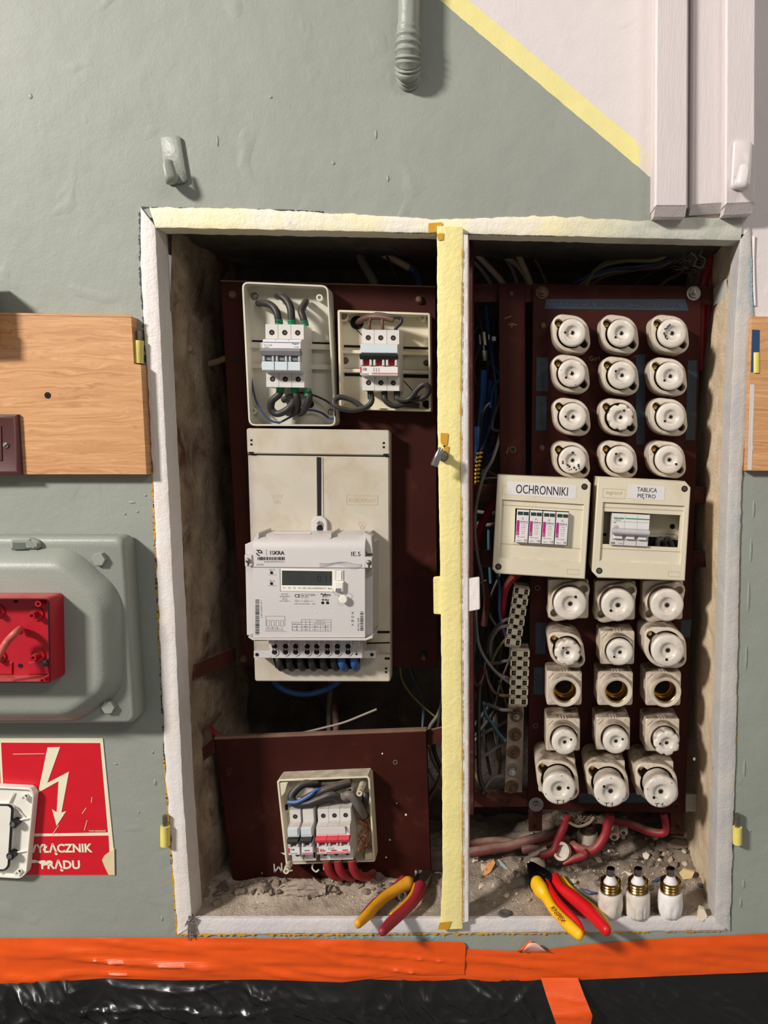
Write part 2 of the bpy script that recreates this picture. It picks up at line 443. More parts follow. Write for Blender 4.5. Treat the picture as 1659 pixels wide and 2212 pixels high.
# ------------------------------------------------------------------ niche shell
m_brickplaster = None
def plaster(name, c1, c2, c3, bump=.6, hi=.5, dirt_y=False):
    m = bpy.data.materials.new(name); m.use_nodes = True; nt = m.node_tree; b = nt.nodes['Principled BSDF']
    v = coords(nt, world_space=True)
    c = mixc(nt, ramp(nt, noi(nt, v, 22, 8, .65, .4), .35, .65), lin(c1), lin(c2))
    c = mixc(nt, ramp(nt, noi(nt, v, 13, 6, .6, .6), hi, hi+.12), c, lin(c3))
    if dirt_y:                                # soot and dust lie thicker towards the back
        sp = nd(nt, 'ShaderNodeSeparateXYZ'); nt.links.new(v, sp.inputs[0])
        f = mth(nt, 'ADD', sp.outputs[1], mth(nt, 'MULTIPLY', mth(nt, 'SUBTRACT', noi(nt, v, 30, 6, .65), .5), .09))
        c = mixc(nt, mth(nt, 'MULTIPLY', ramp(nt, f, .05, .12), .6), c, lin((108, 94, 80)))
    nt.links.new(c, b.inputs['Base Color']); b.inputs['Roughness'].default_value = .95
    h = mth(nt, 'ADD', noi(nt, v, 40, 8, .65), mth(nt, 'MULTIPLY', noi(nt, v, 260, 4), .5))
    bp = nd(nt, 'ShaderNodeBump'); bp.inputs['Strength'].default_value = bump; bp.inputs['Distance'].default_value = .008
    nt.links.new(h, bp.inputs['Height']); nt.links.new(bp.outputs[0], b.inputs['Normal'])
    return m
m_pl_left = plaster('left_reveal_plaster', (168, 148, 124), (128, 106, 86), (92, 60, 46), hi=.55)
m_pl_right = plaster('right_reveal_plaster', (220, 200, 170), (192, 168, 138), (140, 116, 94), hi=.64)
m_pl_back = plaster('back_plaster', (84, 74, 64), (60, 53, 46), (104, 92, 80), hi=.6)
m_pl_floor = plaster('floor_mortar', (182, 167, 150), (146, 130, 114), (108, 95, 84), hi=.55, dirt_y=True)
def lerp_line(pts, t):
    """polyline sampled at 0..1 by its y range or x range (straight parameter)"""
    L = [0]
    for p, q in zip(pts, pts[1:]): L.append(L[-1]+math.hypot(q[0]-p[0], q[1]-p[1]))
    s = t*L[-1]
    for i in range(len(pts)-1):
        if s <= L[i+1]+1e-9:
            k = (s-L[i])/(L[i+1]-L[i]); return (pts[i][0]+(pts[i+1][0]-pts[i][0])*k, pts[i][1]+(pts[i+1][1]-pts[i][1])*k)
    return pts[-1]
BACK = .275
LIN = [(350, 470), (345, 700), (365, 1100), (378, 1350), (394, 1700), (414, 2010)]      # inner edge of the left jamb
RIN = [(1600, 500), (1588, 700), (1578, 900), (1562, 1400), (1553, 1600), (1545, 2010)]
def reveal(line, sgn, seed, rough):
    mb = MB()
    def fn(u, v):
        x, y = lerp_line(line, u)
        p = P(x, y, .0)
        d = .033+v*(BACK+.02-.033)
        k = noise.fractal(Vector((p.z*9+seed, d*16, seed)), 1.0, 2.0, 5)*rough*min(1, v*6+.1)
        return Vector((p.x+sgn*(-.0005+k*.5+.004*v*rough/.01), d, p.z))
    mb.grid(fn, 90, 24)
    return mb
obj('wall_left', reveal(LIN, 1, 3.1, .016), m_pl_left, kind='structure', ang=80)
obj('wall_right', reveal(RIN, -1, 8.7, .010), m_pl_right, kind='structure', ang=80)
XL = P(345, 700, 0).x-.06; XR = P(1600, 600, 0).x+.06
ZT = P(900, 492, 0).z; 
mb = MB()
mb.grid(lambda u, v: Vector((XL+(XR-XL)*u, BACK+.008*noise.noise(Vector((u*14, v*16, 2))), FZ-.03+(ZT+.06-FZ)*v)), 30, 30)
obj('wall_back', mb, m_pl_back, kind='structure', ang=80)
mb = MB()
mb.grid(lambda u, v: Vector((XL+(XR-XL)*u, .006+(BACK+.02)*v, ZT+.006-u*.012+.004*noise.noise(Vector((u*20, v*9, 7))))), 30, 8)
obj('ceiling', mb, m_pl_back, kind='structure', ang=80)
XP = P(980, 1985, 0).x
def floor_h(x, y):
    n = noise.fractal(Vector((x*28, y*28, 4)), 1.0, 2.0, 5)
    n2 = noise.fractal(Vector((x*90, y*90, 9)), 1.0, 2.0, 3)
    t = max(0, min(1, (y-.035)/.04)); t = t*t*(3-2*t)
    if x < XP: h = t*(.009+.007*n)+.0006*n2
    else: h = t*(.006+.010*n+.07*max(0, y-.06))+.0012*n2*(.3+t)
    return max(-.001, h) if y > .02 else 0
mb = MB()
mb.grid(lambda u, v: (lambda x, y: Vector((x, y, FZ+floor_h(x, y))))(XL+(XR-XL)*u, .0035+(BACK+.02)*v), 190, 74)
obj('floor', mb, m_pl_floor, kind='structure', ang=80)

# ------------------------------------------------------------------ steel frame of the cupboard
def bar(A, B, n, d0, d1, jit=.0012, seed=0, yj=.00035):
    """front strip between pixel polylines A (outer) and B (inner), folded back to depth d1"""
    mb = MB(); rows = []
    for i in range(n+1):
        t = i/n
        a = P(*lerp_line(A, t), d0); b = P(*lerp_line(B, t), d0)
        dirv = (b-a).normalized()
        ja = noise.fractal(Vector((a.x*60, a.z*60, seed)), 1, 2, 4)*jit; jb = noise.fractal(Vector((b.x*60, b.z*60, seed+5)), 1, 2, 4)*jit*.4
        a = a+dirv*ja; b = b+dirv*jb
        y = lambda p, s: Vector((p.x, p.y+noise.noise(Vector((p.x*50, p.z*50, s)))*yj, p.z))
        mid = [y(a+(b-a)*k, seed+k) for k in (.06, .35, .65, .96)]
        back = lambda p: Vector((p.x, d1, p.z))
        rows.append([back(a), a+Vector((0, .0006, 0))]+mid+[b+Vector((0, .0004, 0)), back(b)])
    mb.loft([list(r) for r in rows], True, True)
    return mb
def frame_paint(name, base, worn, cream, hi=.62, right=False):
    m = bpy.data.materials.new(name); m.use_nodes = True; nt = m.node_tree; b = nt.nodes['Principled BSDF']
    v = coords(nt, world_space=True)
    c = mixc(nt, ramp(nt, noi(nt, v, 9, 5, .6, .5), .42, .6), lin(base), lin(cream))
    c = mixc(nt, ramp(nt, noi(nt, v, 30, 8, .7, .6), hi, hi+.06), c, lin(worn))
    nt.links.new(c, b.inputs['Base Color']); b.inputs['Roughness'].default_value = .5
    if right:
        sp = nd(nt, 'ShaderNodeSeparateXYZ'); nt.links.new(v, sp.inputs[0])
        x = mth(nt, 'ADD', sp.outputs[0], mth(nt, 'MULTIPLY', mth(nt, 'SUBTRACT', noi(nt, v, 14, 5, .6), .5), .18))
        c2 = mixc(nt, ramp(nt, noi(nt, v, 26, 6, .6), .4, .65), lin((196, 194, 182)), lin((172, 176, 164)))
        c = mixc(nt, ramp(nt, x, P(1180, 480, 0).x, P(1420, 480, 0).x), c, c2); nt.links.new(c, b.inputs['Base Color'])
    h = mth(nt, 'ADD', noi(nt, v, 70, 5, .6), mth(nt, 'MULTIPLY', noi(nt, v, 300, 4), .5))
    bp = nd(nt, 'ShaderNodeBump'); bp.inputs['Strength'].default_value = .32; bp.inputs['Distance'].default_value = .004
    nt.links.new(h, bp.inputs['Height']); nt.links.new(bp.outputs[0], b.inputs['Normal'])
    return m
m_fl = frame_paint('left_jamb_paint', (226, 219, 215), (206, 200, 196), (222, 212, 205), .66)
m_ft = frame_paint('head_rail_paint', (232, 225, 212), (204, 200, 190), (236, 226, 184), .62, True)
m_fr = frame_paint('right_jamb_paint', (198, 192, 186), (176, 180, 184), (184, 182, 180))
m_fb = frame_paint('sill_rail_paint', (216, 209, 206), (196, 190, 188), (208, 202, 204))
m_ftr = frame_paint('greyish_head_paint', (196, 194, 182), (168, 172, 160), (182, 182, 170))
fr = empty('cupboard_frame', P(900, 2000, 0), 'paint-flaked white steel door frame with a yellow centre post around the recessed cupboard', 'frame')
LO = [(303, 447), (304, 580), (330, 1025), (346, 1400), (356, 1640), (384, 2019)]
LI = [(335, 490), (345, 700), (365, 1100), (378, 1350), (394, 1700), (415, 2000)]
obj('jamb', bar(LO, LI, 160, -.003, .036, .0018, 1), m_fl, fr, label='white left jamb')
RO = [(1622, 488), (1625, 680), (1616, 880), (1602, 1040), (1597, 1250), (1590, 1600), (1577, 2012)]
RI = [(1599, 518), (1588, 700), (1578, 900), (1562, 1400), (1553, 1600), (1545, 1990)]
obj('jamb', bar(RO, RI, 160, -.003, .036, .0014, 2), m_fr, fr, label='greyish right jamb')
TO = [(322, 448), (500, 449), (640, 456), (800, 465), (960, 474), (1100, 468), (1200, 467), (1330, 474)]
TI = [(336, 491), (500, 494), (640, 497), (800, 500), (940, 503), (1100, 507), (1200, 509), (1330, 513)]
obj('head_rail', bar(TO, TI, 150, -.0025, .03, .002, 3), m_ft, fr)
obj('head_rail', bar([(1330, 474), (1380, 478), (1440, 474), (1500, 468), (1604, 476)], [(1330, 513), (1600, 519)], 40, -.0027, .03, .0012, 4), m_ft, fr)
obj('sill_rail', bar([(388, 2019), (700, 2017), (960, 2016), (1270, 2014), (1570, 2010)], [(408, 1984.5), (700, 1984.5), (960, 1985), (1270, 1984.5), (1550, 1984)], 150, -.002, .0045, .0012, 5), m_fb, fr)
PA = [(944, 488), (945, 920), (951, 1240), (954, 1500), (956, 1890), (950, 2008)]
PB = [(1000, 490), (995, 920), (996, 1300), (999, 1700), (999, 2006)]
obj('centre_post', bar(PA, PB, 150, -.012, .006, .0008, 6), m_yelpaint, fr, label='yellow centre post')
obj('post_flange', bar([(993, 505), (990, 920), (991, 1300), (994, 1700), (994, 1995)], [(1011, 507), (1011, 1360), (1012, 1990)], 120, -.0108, .03, .0007, 7), m_fl, fr, label='white flange of the centre post')
# strike plates
for q, mm in (([(936, 1247), (958, 1245), (958, 1327), (937, 1326)], m_yelpaint), ([(1006, 1250), (1036, 1247), (1037, 1316), (1010, 1321)], m_wpaint)):
    mb = MB(); mb.layers(rounded(pp(q, -.006), .002, 3), [(0, -.001), (0, -.0075), (.001, -.009)]); obj('strike_plate', mb, mm, fr)
# hinges
for cx, y0, y1, ym in ((300, 706, 785, 736), (357, 1752, 1826, 1784), (1632, 712, 806, 762), (1593, 1746, 1822, 1786)):
    k = S(cx, ym, 0); a = P(cx, y0, -.008); b = P(cx, ym, -.008); c = P(cx, y1, -.008)
    mb = MB(); mb.tube([b, c], 10*k, 12, 3); hg = obj('hinge', mb, m_hinge, fr)
    mb = MB(); mb.tube([a+(b-a)*.3, b+(c-b)*.2], 5.5*k, 10, 3); obj('pin', mb, m_steel, hg)
# latch on the post
mb = MB(); c = P(958, 985, -.012)
mb.lathe(c, [(.0075, 0), (.0075, .006), (.005, .008), (.005, .024), (.003, .026)], n=16)
lt = obj('latch', mb, m_steel, fr)
mb = MB(); mb.tube([P(953, 968, -.036), P(946, 985, -.038), P(938, 1006, -.037)], [.0035, .0048, .0052], 10, 4, .55); obj('latch_wing', mb, m_chrome, lt)
# chips of older paint along the frame
def chips(line, n, w, mm, seed, t0=0, t1=1, d=-.0008, gap=.5, name='old_paint_edge'):
    rr = random.Random(seed); mb = MB(); n = int(n*1.7)
    i = 0
    while i < n:
        if rr.random() < gap: i += rr.randint(1, 3); continue
        L = rr.randint(2, 11); A = []; B = []
        for k in range(L+1):
            t = t0+(t1-t0)*min(1, (i+k)/n); x, y = lerp_line(line, t)
            p = P(x, y, d); dx, dz = (lerp_line(line, min(1, t+.01))[0]-lerp_line(line, max(0, t-.01))[0], lerp_line(line, min(1, t+.01))[1]-lerp_line(line, max(0, t-.01))[1])
            q = Vector((dz, 0, dx)).normalized()*-1
            ww = w*rr.uniform(.1, 1)**1.5 if 0 < k < L else 0
            A.append(p+q*ww+q*.0004); B.append(p-q*ww*.5)
        a = mb.ring(A); b = mb.ring(B)
        for k in range(L): mb.face((a[k], a[k+1], b[k+1], b[k]))
        i += L
    if mb.v: obj(name, mb, mm, fr, kind='stuff')
LOe = [(x-1, y) for x, y in LO]
chips(LOe, 120, .0024, m_chip, 1, 0, .45, gap=.35); chips(LOe, 160, .0022, m_chip, 2, .45, 1, gap=.5)
chips(LOe, 130, .0026, m_ochre, 3, .3, .62, -.0010, .4); chips(LOe, 120, .0030, m_ochre, 4, .76, 1, -.0010, .15)
chips([(305, 447), (640, 454), (960, 472)], 120, .0020, m_chip, 5, 0, .6, gap=.3)
chips(RO, 130, .0020, m_ochre, 6, .32, .8, -.0010, .45); chips(RO, 150, .0014, m_chip, 7, .3, 1, gap=.5)
chips(RO, 60, .0030, m_bluechip, 8, .02, .2, -.0034, .3)
chips([(385, 2019), (700, 2018), (960, 2016), (1180, 2016)], 90, .0034, m_ochre, 9, 0, 1, -.0026, .1)
chips([(1180, 2015), (1575, 2011)], 60, .0018, m_ochre, 10, 0, 1, -.0026, .3)
chips([(420, 2025), (700, 2024), (960, 2022)], 50, .0042, m_bluechip, 11, 0, 1, -.0006, .05)
chips([(700, 500), (940, 504), (1200, 510)], 120, .0016, m_chip, 12, .3, 1, -.0036, .35)
chips([(999, 520), (995, 920), (996, 1300), (999, 1700), (999, 1990)], 160, .0011, m_ochre, 13, 0, 1, -.0128, .45)
for q, d in (([(926, 482), (955, 480), (955, 500), (925, 502)], -.0042), ([(943, 505), (958, 503), (957, 518), (946, 519)], -.0134), ([(952, 935), (968, 936), (966, 958), (960, 967), (952, 955)], -.0134),
          ([(958, 962), (970, 964), (968, 978), (960, 975)], -.0134), ([(950, 1993), (975, 1990), (968, 2008), (946, 2008)], -.0134)):
    mb = MB(); ids = mb.ring([P(x, y, d) for x, y in q]); mb.face(ids); obj('ochre_patch', mb, m_ochre, fr)
# white run of paint at the upper right corner
mb = MB(); mb.tube([P(1628, 510, -.002), P(1628, 560, -.002), P(1629, 620, -.002), P(1631, 660, -.002)], [.0022, .0012, .0016, .0012], 8, 6, .7)
obj('paint_run', mb, m_wpaint, fr)

# ------------------------------------------------------------------ white cable ducts, upper right
def duct(q, d, name, label, bot):
    t = empty(name, P((q[2][0]+q[3][0])/2, q[2][1], -.0), label, 'cable duct', 'white cable ducts')
    poly = pp(q, d)
    mb = MB(); mb.layers(poly, [(0, -.0002), (0, d+.0025), (.0025, d)]); obj('channel', mb, m_duct, t)
    a, b = P(q[3][0], q[3][1], d), P(q[2][0], q[2][1], d); k = S(1500, 460, d)
    mb = MB(); mb.loft([[Vector((a.x+.0012, d+.002, a.z)), Vector((b.x-.0012, d+.002, b.z)), Vector((b.x-.0012, d+.010, b.z-bot*k)), Vector((a.x+.0012, d+.010, a.z-bot*k))],
                       [Vector((a.x+.0012, -.001, a.z)), Vector((b.x-.0012, -.001, b.z)), Vector((b.x-.0012, -.001, b.z-bot*k)), Vector((a.x+.0012, -.001, a.z-bot*k))]])
    obj('end_cap', mb, m_duct, t)
duct([(1421, -700), (1491, -700), (1486, 447), (1414, 447)], -.030, 'cable_duct', 'white square cable duct beside the yellow stripe, leftmost of the three', 16)
duct([(1498, -700), (1569, -700), (1567, 441), (1491, 446)], -.016, 'cable_duct', 'shallow white cable duct squeezed between the two deeper ones', 14)
duct([(1571, -700), (1638, -700), (1632, 440), (1566, 443)], -.030, 'cable_duct', 'white cable duct carrying the white adhesive hook, rightmost of the three', 16)

# ------------------------------------------------------------------ adhesive hooks
def wall_hook(q, hk, d0, m, label):
    t = empty('wall_hook', P((q[2][0]+q[3][0])/2, q[2][1], d0), label, 'hook')
    mb = MB(); mb.layers(rounded(pp(q, d0-.006), .006, 4), [(0, d0-.0002), (0, d0-.0045), (.0018, d0-.006)]); obj('backplate', mb, m, t)
    d = d0-.006
    (xa, ya), (xb, yb) = hk                    # tip and root pixels of the hook
    pts = [P(xb, yb-14, d+.001), P(xb, yb-3, d-.004), P(xb, yb, d-.012), P(xb-.2*(xb-xa), yb-8, d-.018), P(xa, ya+12, d-.0175), P(xa, ya, d-.016)]
    mb = MB(); mb.tube(pts, [.0085, .0085, .0083, .0078, .007, .0052], 12, 5, .42); obj('hook_arm', mb, m, t)
wall_hook([(344, 292), (387, 290), (404, 392), (356, 397)], ((364, 346), (372, 392)), 0, m_sage, 'adhesive hook painted over in sage green on the wall, upper left')
wall_hook([(1586, 300), (1627, 304), (1622, 404), (1580, 408)], ((1607, 356), (1600, 404)), -.030, m_whitehook, 'white adhesive hook stuck on the rightmost cable duct')

# ------------------------------------------------------------------ painted conduit at the top
t = empty('cable_conduit', P(880, 170, 0), 'sage painted pipe with a ribbed end that enters the wall above the cupboard', 'pipe')
k = S(880, 60, -.02)
mb = MB(); mb.tube([P(890, -700, -.022), P(884, -60, -.022), P(882, 70, -.022)], 23*k, 20, 4); obj('pipe', mb, m_sage, t)
rings = []; n = 26
path = [(882, 58, -.022), (881, 90, -.022), (881, 120, -.021), (881, 140, -.018), (881, 156, -.012), (882, 172, -.001), (882, 180, .008)]
mb = MB(); NR = 120
for i in range(NR+1):
    u = i/NR*(len(path)-1); j = min(int(u), len(path)-2); f = u-j
    a = P(*path[j]); b = P(*path[j+1]); c = a+(b-a)*f; tg = (b-a).normalized()
    e1 = Vector((1, 0, 0)); e2 = tg.cross(e1).normalized()
    env = min(1, i/18)
    r = k*(24+2.2*env-max(0, (i-80)/40)*5+2.2*env*math.sin(i/NR*2*math.pi*11))
    rings.append([c+e1*(r*math.cos(2*math.pi*q/n))+e2*(r*math.sin(2*math.pi*q/n)+k*1.2*math.cos(2*math.pi*q/n)*env*0) for q in range(n)])
mb.loft(rings, True, True); obj('ribbed_sleeve', mb, m_sage, t, ang=60)
mb = MB(); mb.lathe(P(883, 158, -.0006), [(19*k, 0), (19*k, .0004)], n=20); obj('wall_hole', mb, m_black, t)

# ------------------------------------------------------------------ wooden boards on the wall
def wood():
    m = bpy.data.materials.new('oak_laminate'); m.use_nodes = True; nt = m.node_tree; b = nt.nodes['Principled BSDF']
    v = coords(nt, (1.1, 1.1, 52), world_space=True)
    w = coords(nt, (1, 1, 5), world_space=True)
    big = noi(nt, w, 9, 3, .5, 1.0)
    v2 = nd(nt, 'ShaderNodeVectorMath', operation='ADD'); nt.links.new(v, v2.inputs[0])
    cx = nd(nt, 'ShaderNodeCombineXYZ'); nt.links.new(mth(nt, 'MULTIPLY', big, 1.5), cx.inputs[2]); nt.links.new(cx.outputs[0], v2.inputs[1])
    g = noi(nt, v2.outputs[0], 5.5, 6, .65, .25)
    c = mixc(nt, ramp(nt, g, .32, .66), lin((182, 126, 82)), lin((220, 170, 120)))
    fine = noi(nt, coords(nt, (10, 10, 260), world_space=True), 8, 3)
    c = mixc(nt, mth(nt, 'MULTIPLY', ramp(nt, fine, .5, .75), .3), c, lin((150, 100, 66)))
    nt.links.new(c, b.inputs['Base Color']); b.inputs['Roughness'].default_value = .35
    return m
m_wood = wood()
t = empty('wood_panel', P(150, 1024, 0), 'oak laminate panel on the wall left of the cupboard with a drilled hole', 'panel')
mb = MB(); mb.layers(pp([(-440, 672), (284, 684), (290, 786), (305, 788), (317, 1025), (-440, 1025)], -.017), [(0, -.0003), (0, -.0165), (.0005, -.017)])
obj('board', mb, m_wood, t)
mb = MB(); mb.lathe(P(103, 854, -.0171), [(.0043, 0), (.0043, .0003)], n=20); obj('drill_hole', mb, m_black, t)
mb = MB(); mb.layers(pp([(-440, 668), (284, 680), (284, 685), (-440, 673)], -.0174), [(0, -.0166), (0, -.0176)]); obj('edge_strip', mb, m_wood, t)
t = empty('wood_panel', P(1700, 1018, 0), 'strip of oak laminate panel at the right, beside the right jamb', 'panel')
mb = MB(); mb.layers(pp([(1623, 683), (2080, 690), (2080, 1021), (1611, 1017)], -.012), [(0, -.0003), (0, -.0115), (.0005, -.012)])
obj('board', mb, m_wood, t)
mb = MB(); mb.layers(pp([(1625, 712), (1641, 713), (1640, 805), (1622, 804)], -.0124), [(0, -.0118), (0, -.0125)]); obj('hinge_cutout', mb, m_cabdkblue, t)
mb = MB(); mb.grid(lambda u, v: P(1614+14*u*(.4+.6*noise.noise(Vector((v*30, u, 1)))**2+.3)+ (1-v)*6, 830+185*v, -.01225), 4, 40); obj('paint_smear', mb, m_duct, t)
# brown switch plate at the left edge
t = empty('switch_plate', P(0, 1024, -.017), 'brown lacquered plate with a slotted screw on the oak panel', 'switch plate')
mb = MB(); mb.layers(pp([(-90, 894), (36, 895), (44, 1026), (-90, 1028)], -.024), [(0, -.0172), (0, -.022), (.003, -.024), (.005, -.024), (.006, -.0235)]); obj('plate', mb, m_dkbrown, t)
mb = MB(); mb.lathe(P(13, 962, -.0236), [(.0042, 0), (.0038, .0012), (.001, .0014)], n=16); sc_ = obj('screw', mb, m_steel, t)
mb = MB(); mb.tube([P(9, 966, -.0252), P(17, 958, -.0252)], .0005, 6, 2); obj('slot', mb, m_black, sc_)
mb = MB(); mb.layers(pp([(-30, 920), (2, 920), (4, 995), (-30, 995)], -.0245), [(0, -.0236), (0, -.0246)]); obj('rocker', mb, m_dkbrown, t)
# something clipped to the wall at the very left edge
t = empty('door_edge', P(-20, 735, -.05), 'edge of a narrow dark board with a sage strip at the far left margin', 'board')
mb = MB(); mb.layers(pp([(-110, 600), (-52, 598), (-47, 640), (-45, 690), (-110, 690)], -.05), [(0, -.012), (0, -.05)]); obj('painted_strip', mb, m_sage, t)
mb = MB(); mb.layers(pp([(-110, 690), (-32, 690), (-33, 735), (-110, 738)], -.048), [(0, -.0172), (0, -.048)]); obj('wood_edge', mb, m_wood, t)

# ------------------------------------------------------------------ generic small parts
def bolt(px, py, d, r, parent, m=None, name='bolt', hexn=6, h=.004, washer=0, dome=False):
    c = P(px, py, d); m = m or m_rust
    mb = MB()
    if washer: mb.lathe(c, [(washer, 0), (washer, .0015)], n=20)
    if dome: mb.lathe(c, [(r, washer and .0015 or 0), (r*.92, h*.5), (r*.6, h*.9), (.0001, h)], n=16)
    else: mb.lathe(c, [(r, washer and .0015 or 0), (r, h), (r*.55, h+.0005), (r*.5, h+.005), (r*.3, h+.0055)], n=hexn)
    return obj(name, mb, m, parent)
def hole(px, py, d, r, parent, name='screw_hole', m=None):
    mb = MB(); mb.lathe(P(px, py, d), [(r, 0), (r, .0004)], n=16); return obj(name, mb, m or m_black, parent)
def ringm(px, py, d, r, parent, m, name='screw_post', h=.006, hole_r=.5):
    mb = MB(); c = P(px, py, d)
    mb.lathe(c, [(r, 0), (r, h), (r*hole_r, h), (r*hole_r, h-.003)], n=18); return obj(name, mb, m, parent)
def cable(name, pts, r, m, label, cat='cable', group=None, n=8):
    """pts: (px, py, depth) triples"""
    mb = MB(); mb.tube([P(*p) for p in pts], r, n, 5)
    return obj(name, mb, m, None, label, cat, group)
def plate(q, d0, d1, m, name, parent, b=.0008, rad=0, **k):
    poly = pp(q, d0)
    if rad: poly = rounded(poly, rad, 4)
    mb = MB(); mb.layers(poly, [(0, d1), (0, d0+b), (b, d0)]); return obj(name, mb, m, parent, **k)
def tray(q, d0, dfl, d1, m, parent, wall=.0025, rad=.006, name='back_box'):
    poly = rounded(pp(q, d0), rad, 4)
    mb = MB(); mb.layers(poly, [(0, d1), (0, d0+.0006), (.0006, d0), (wall, d0), (wall+.0008, dfl)]); return obj(name, mb, m, parent)
DB = .100        # face of the boards

# ------------------------------------------------------------------ left brown boards
t = empty('mounting_board', P(710, 1440, DB+.008), 'tall brown board behind the meter in the left compartment', 'board')
plate([(476, 607), (941, 620), (945, 1443), (524, 1437)], DB, DB+.008, m_brown, 'sheet', t)
mb = MB(); mb.layers(pp([(476, 605), (941, 618), (941, 620.5), (476, 607.5)], DB+.0003), [(0, DB+.0078), (0, DB+.0003)]); obj('cut_edge', mb, m_edge, t)
bolt(502, 637, DB, .0065, t, dome=True, h=.006); bolt(906, 648, DB, .0062, t, dome=True, h=.007); bolt(527, 1423, DB, .006, t, dome=True, h=.006)
hole(512, 780, DB-.0002, .0048, t); hole(881, 1306, DB-.0002, .0034, t); hole(857, 1262, DB-.0002, .0034, t)
mb = MB(); mb.lathe(P(915, 1413, DB-.0002), [(.0066, 0), (.0066, .0004)], n=6); obj('bolt_hole', mb, m_black, t)
mb = MB(); mb.tube([P(915, 1414, DB+.003), P(915, 1422, DB-.010)], [.0034, .0034], 10, 2); obj('stud', mb, m_rust, t)
t = empty('mounting_board', P(715, 1910, .092), 'short wide brown board standing in the rubble at bottom left with chalk marks', 'board')
plate([(463, 1597), (921, 1579), (932, 1912), (506, 1925)], .092, .100, m_brown, 'sheet', t)
mb = MB(); mb.layers(pp([(463, 1592), (921, 1574), (921, 1579.5), (463, 1597.5)], .0918), [(0, .0995), (0, .0918)]); obj('cut_edge', mb, m_edge, t)
ringm(854, 1646, .0921, .0036, t, m_edge, 'eyelet', .0009, .7); hole(854, 1646, .0922, .0024, t)
ringm(495, 1663, .0921, .0040, t, m_brownpaint, 'eyelet', .0009, .6); ringm(494, 1672, .0921, .0030, t, m_brownpaint, 'eyelet', .0009, .6)
for px, py, a in ((877, 1760, 4), (842, 1814, 3), (834, 1852, 3), (826, 1628, 3), (857, 1735, 2), (566, 1886, 2)):
    mb = MB(); c = P(px, py, .0918); k = S(px, py, .092)
    mb.lathe(c, [(a*k*.7, 0), (a*k*.5, .0008)], n=7); obj('paint_speck', mb, m_label, t)
# hand-chalked W and L
for st in ([(592, 1866), (593, 1884)], [(593, 1884), (602, 1872)], [(602, 1872), (609, 1884)], [(609, 1884), (608, 1864)], [(622, 1882), (632, 1880)]):
    mb = MB(); ribbon_mb(mb, [P(x, y, .0917) for x, y in st], .0022); obj('chalk_stroke', mb, m_chalk, t)
# steel straps that carry the boards
def strap(name, quads, label):
    t = empty(name, P(*quads[0][0]), label, 'bracket')
    for pts in quads:
        mb = MB(); front = [P(*p) for p in pts]
        back = [p+Vector((.001, .005, .001)) for p in front]
        mb.loft([front, back]); obj('strap', mb, m_brownpaint, t)
    return t
strap('steel_bracket', [[(405, 1442, .05), (505, 1399, .112), (506, 1433, .112), (406, 1473, .05)]], 'red-brown steel bracket slanting from the left reveal to the tall board')
strap('steel_bracket', [[(418, 1634, .055), (464, 1592, .093), (464, 1624, .093), (418, 1661, .055)]], 'red-brown steel bracket holding the upper left corner of the short wide board')
strap('steel_bracket', [[(921, 1580, .101), (956, 1572, .101), (956, 1604, .101), (922, 1610, .101)]], 'short steel bracket behind the centre post at the right end of the short wide board')

# ------------------------------------------------------------------ breakers (built at the origin, back plane y = 0)
MW = .0177
PROF = [(0, .0425), (-.046, .0425), (-.046, .0232), (-.0585, .0205), (-.0615, .006), (-.055, .004), (-.055, -.008), (-.0625, -.010), (-.0605, -.0215), (-.046, -.0235), (-.046, -.0425), (0, -.0425)]
def module_mb(x0, x1, prof=PROF, b=.0005):
    mb = MB(); n = len(prof)
    ins = inset([(y, z) for y, z in prof], b)
    def ring(x, pr): return [Vector((x, y, z)) for y, z in pr]
    mb.loft([ring(x0, ins), ring(x0+b, prof), ring(x1-b, prof), ring(x1, ins)])
    return mb
def breaker(name, n, label, toggles, terminals=(True, True), group=None, skip_term=()):
    t = empty(name, (0, 0, 0), label, 'circuit breaker', group)
    x0 = -n*MW/2
    for i in range(n):
        obj('module', module_mb(x0+i*MW+.0001, x0+(i+1)*MW-.0001), m_mcb, t)
        xc = x0+(i+.5)*MW
        for s_, on in ((1, terminals[0]), (-1, terminals[1])):
            if not on or (i, s_) in skip_term: continue
            mb = MB(); mb.lathe((xc, -.0459, s_*.0315), [(.0036, 0), (.0036, .0004)], n=18); q = obj('terminal_hole', mb, m_black, t)
            mb = MB(); mb.lathe((xc+.0004, -.0462, s_*.0315-.0004), [(.0022, 0), (.0018, .0004)], n=10); obj('terminal_screw', mb, m_rust, q)
    for i in range(n):
        xc = x0+(i+.5)*MW
        mh, mw = toggles
        for sx in (-1, 1):
            mb = MB(); mb.box(xc+sx*.0062-.0016, xc+sx*.0062+.0016, -.0645, -.0545, -.009, .0015, .0006); obj('guard', mb, m_greyl if mw is None else m_mcb, t)
        mb = MB(); mb.box(xc-.0042, xc+.0042, -.0568, -.0545, -.0085, .002); obj('window', mb, mw or m_grey, t)
    return t
def handle(t, x0, x1, m, z=.0025, y=-.0665, zz=.0065):
    mb = MB(); pr = [(-.055, z+zz*.4), (y, z+zz*.5), (y-.0015, z+zz*.1), (y+.001, z-zz*.5), (-.055, z-zz*.3)]
    mb.loft([[Vector((x0, a, b)) for a, b in pr], [Vector((x1, a, b)) for a, b in pr]])
    return obj('handle', mb, m, t)
def place(t, px, py, d, rot=0, sc=1):
    t.location = P(px, py, d); t.rotation_euler = (0, math.radians(rot), 0); t.scale = (sc, sc, sc)
    MATX[t.name] = Matrix.LocRotScale(t.location, t.rotation_euler.to_quaternion(), t.scale)
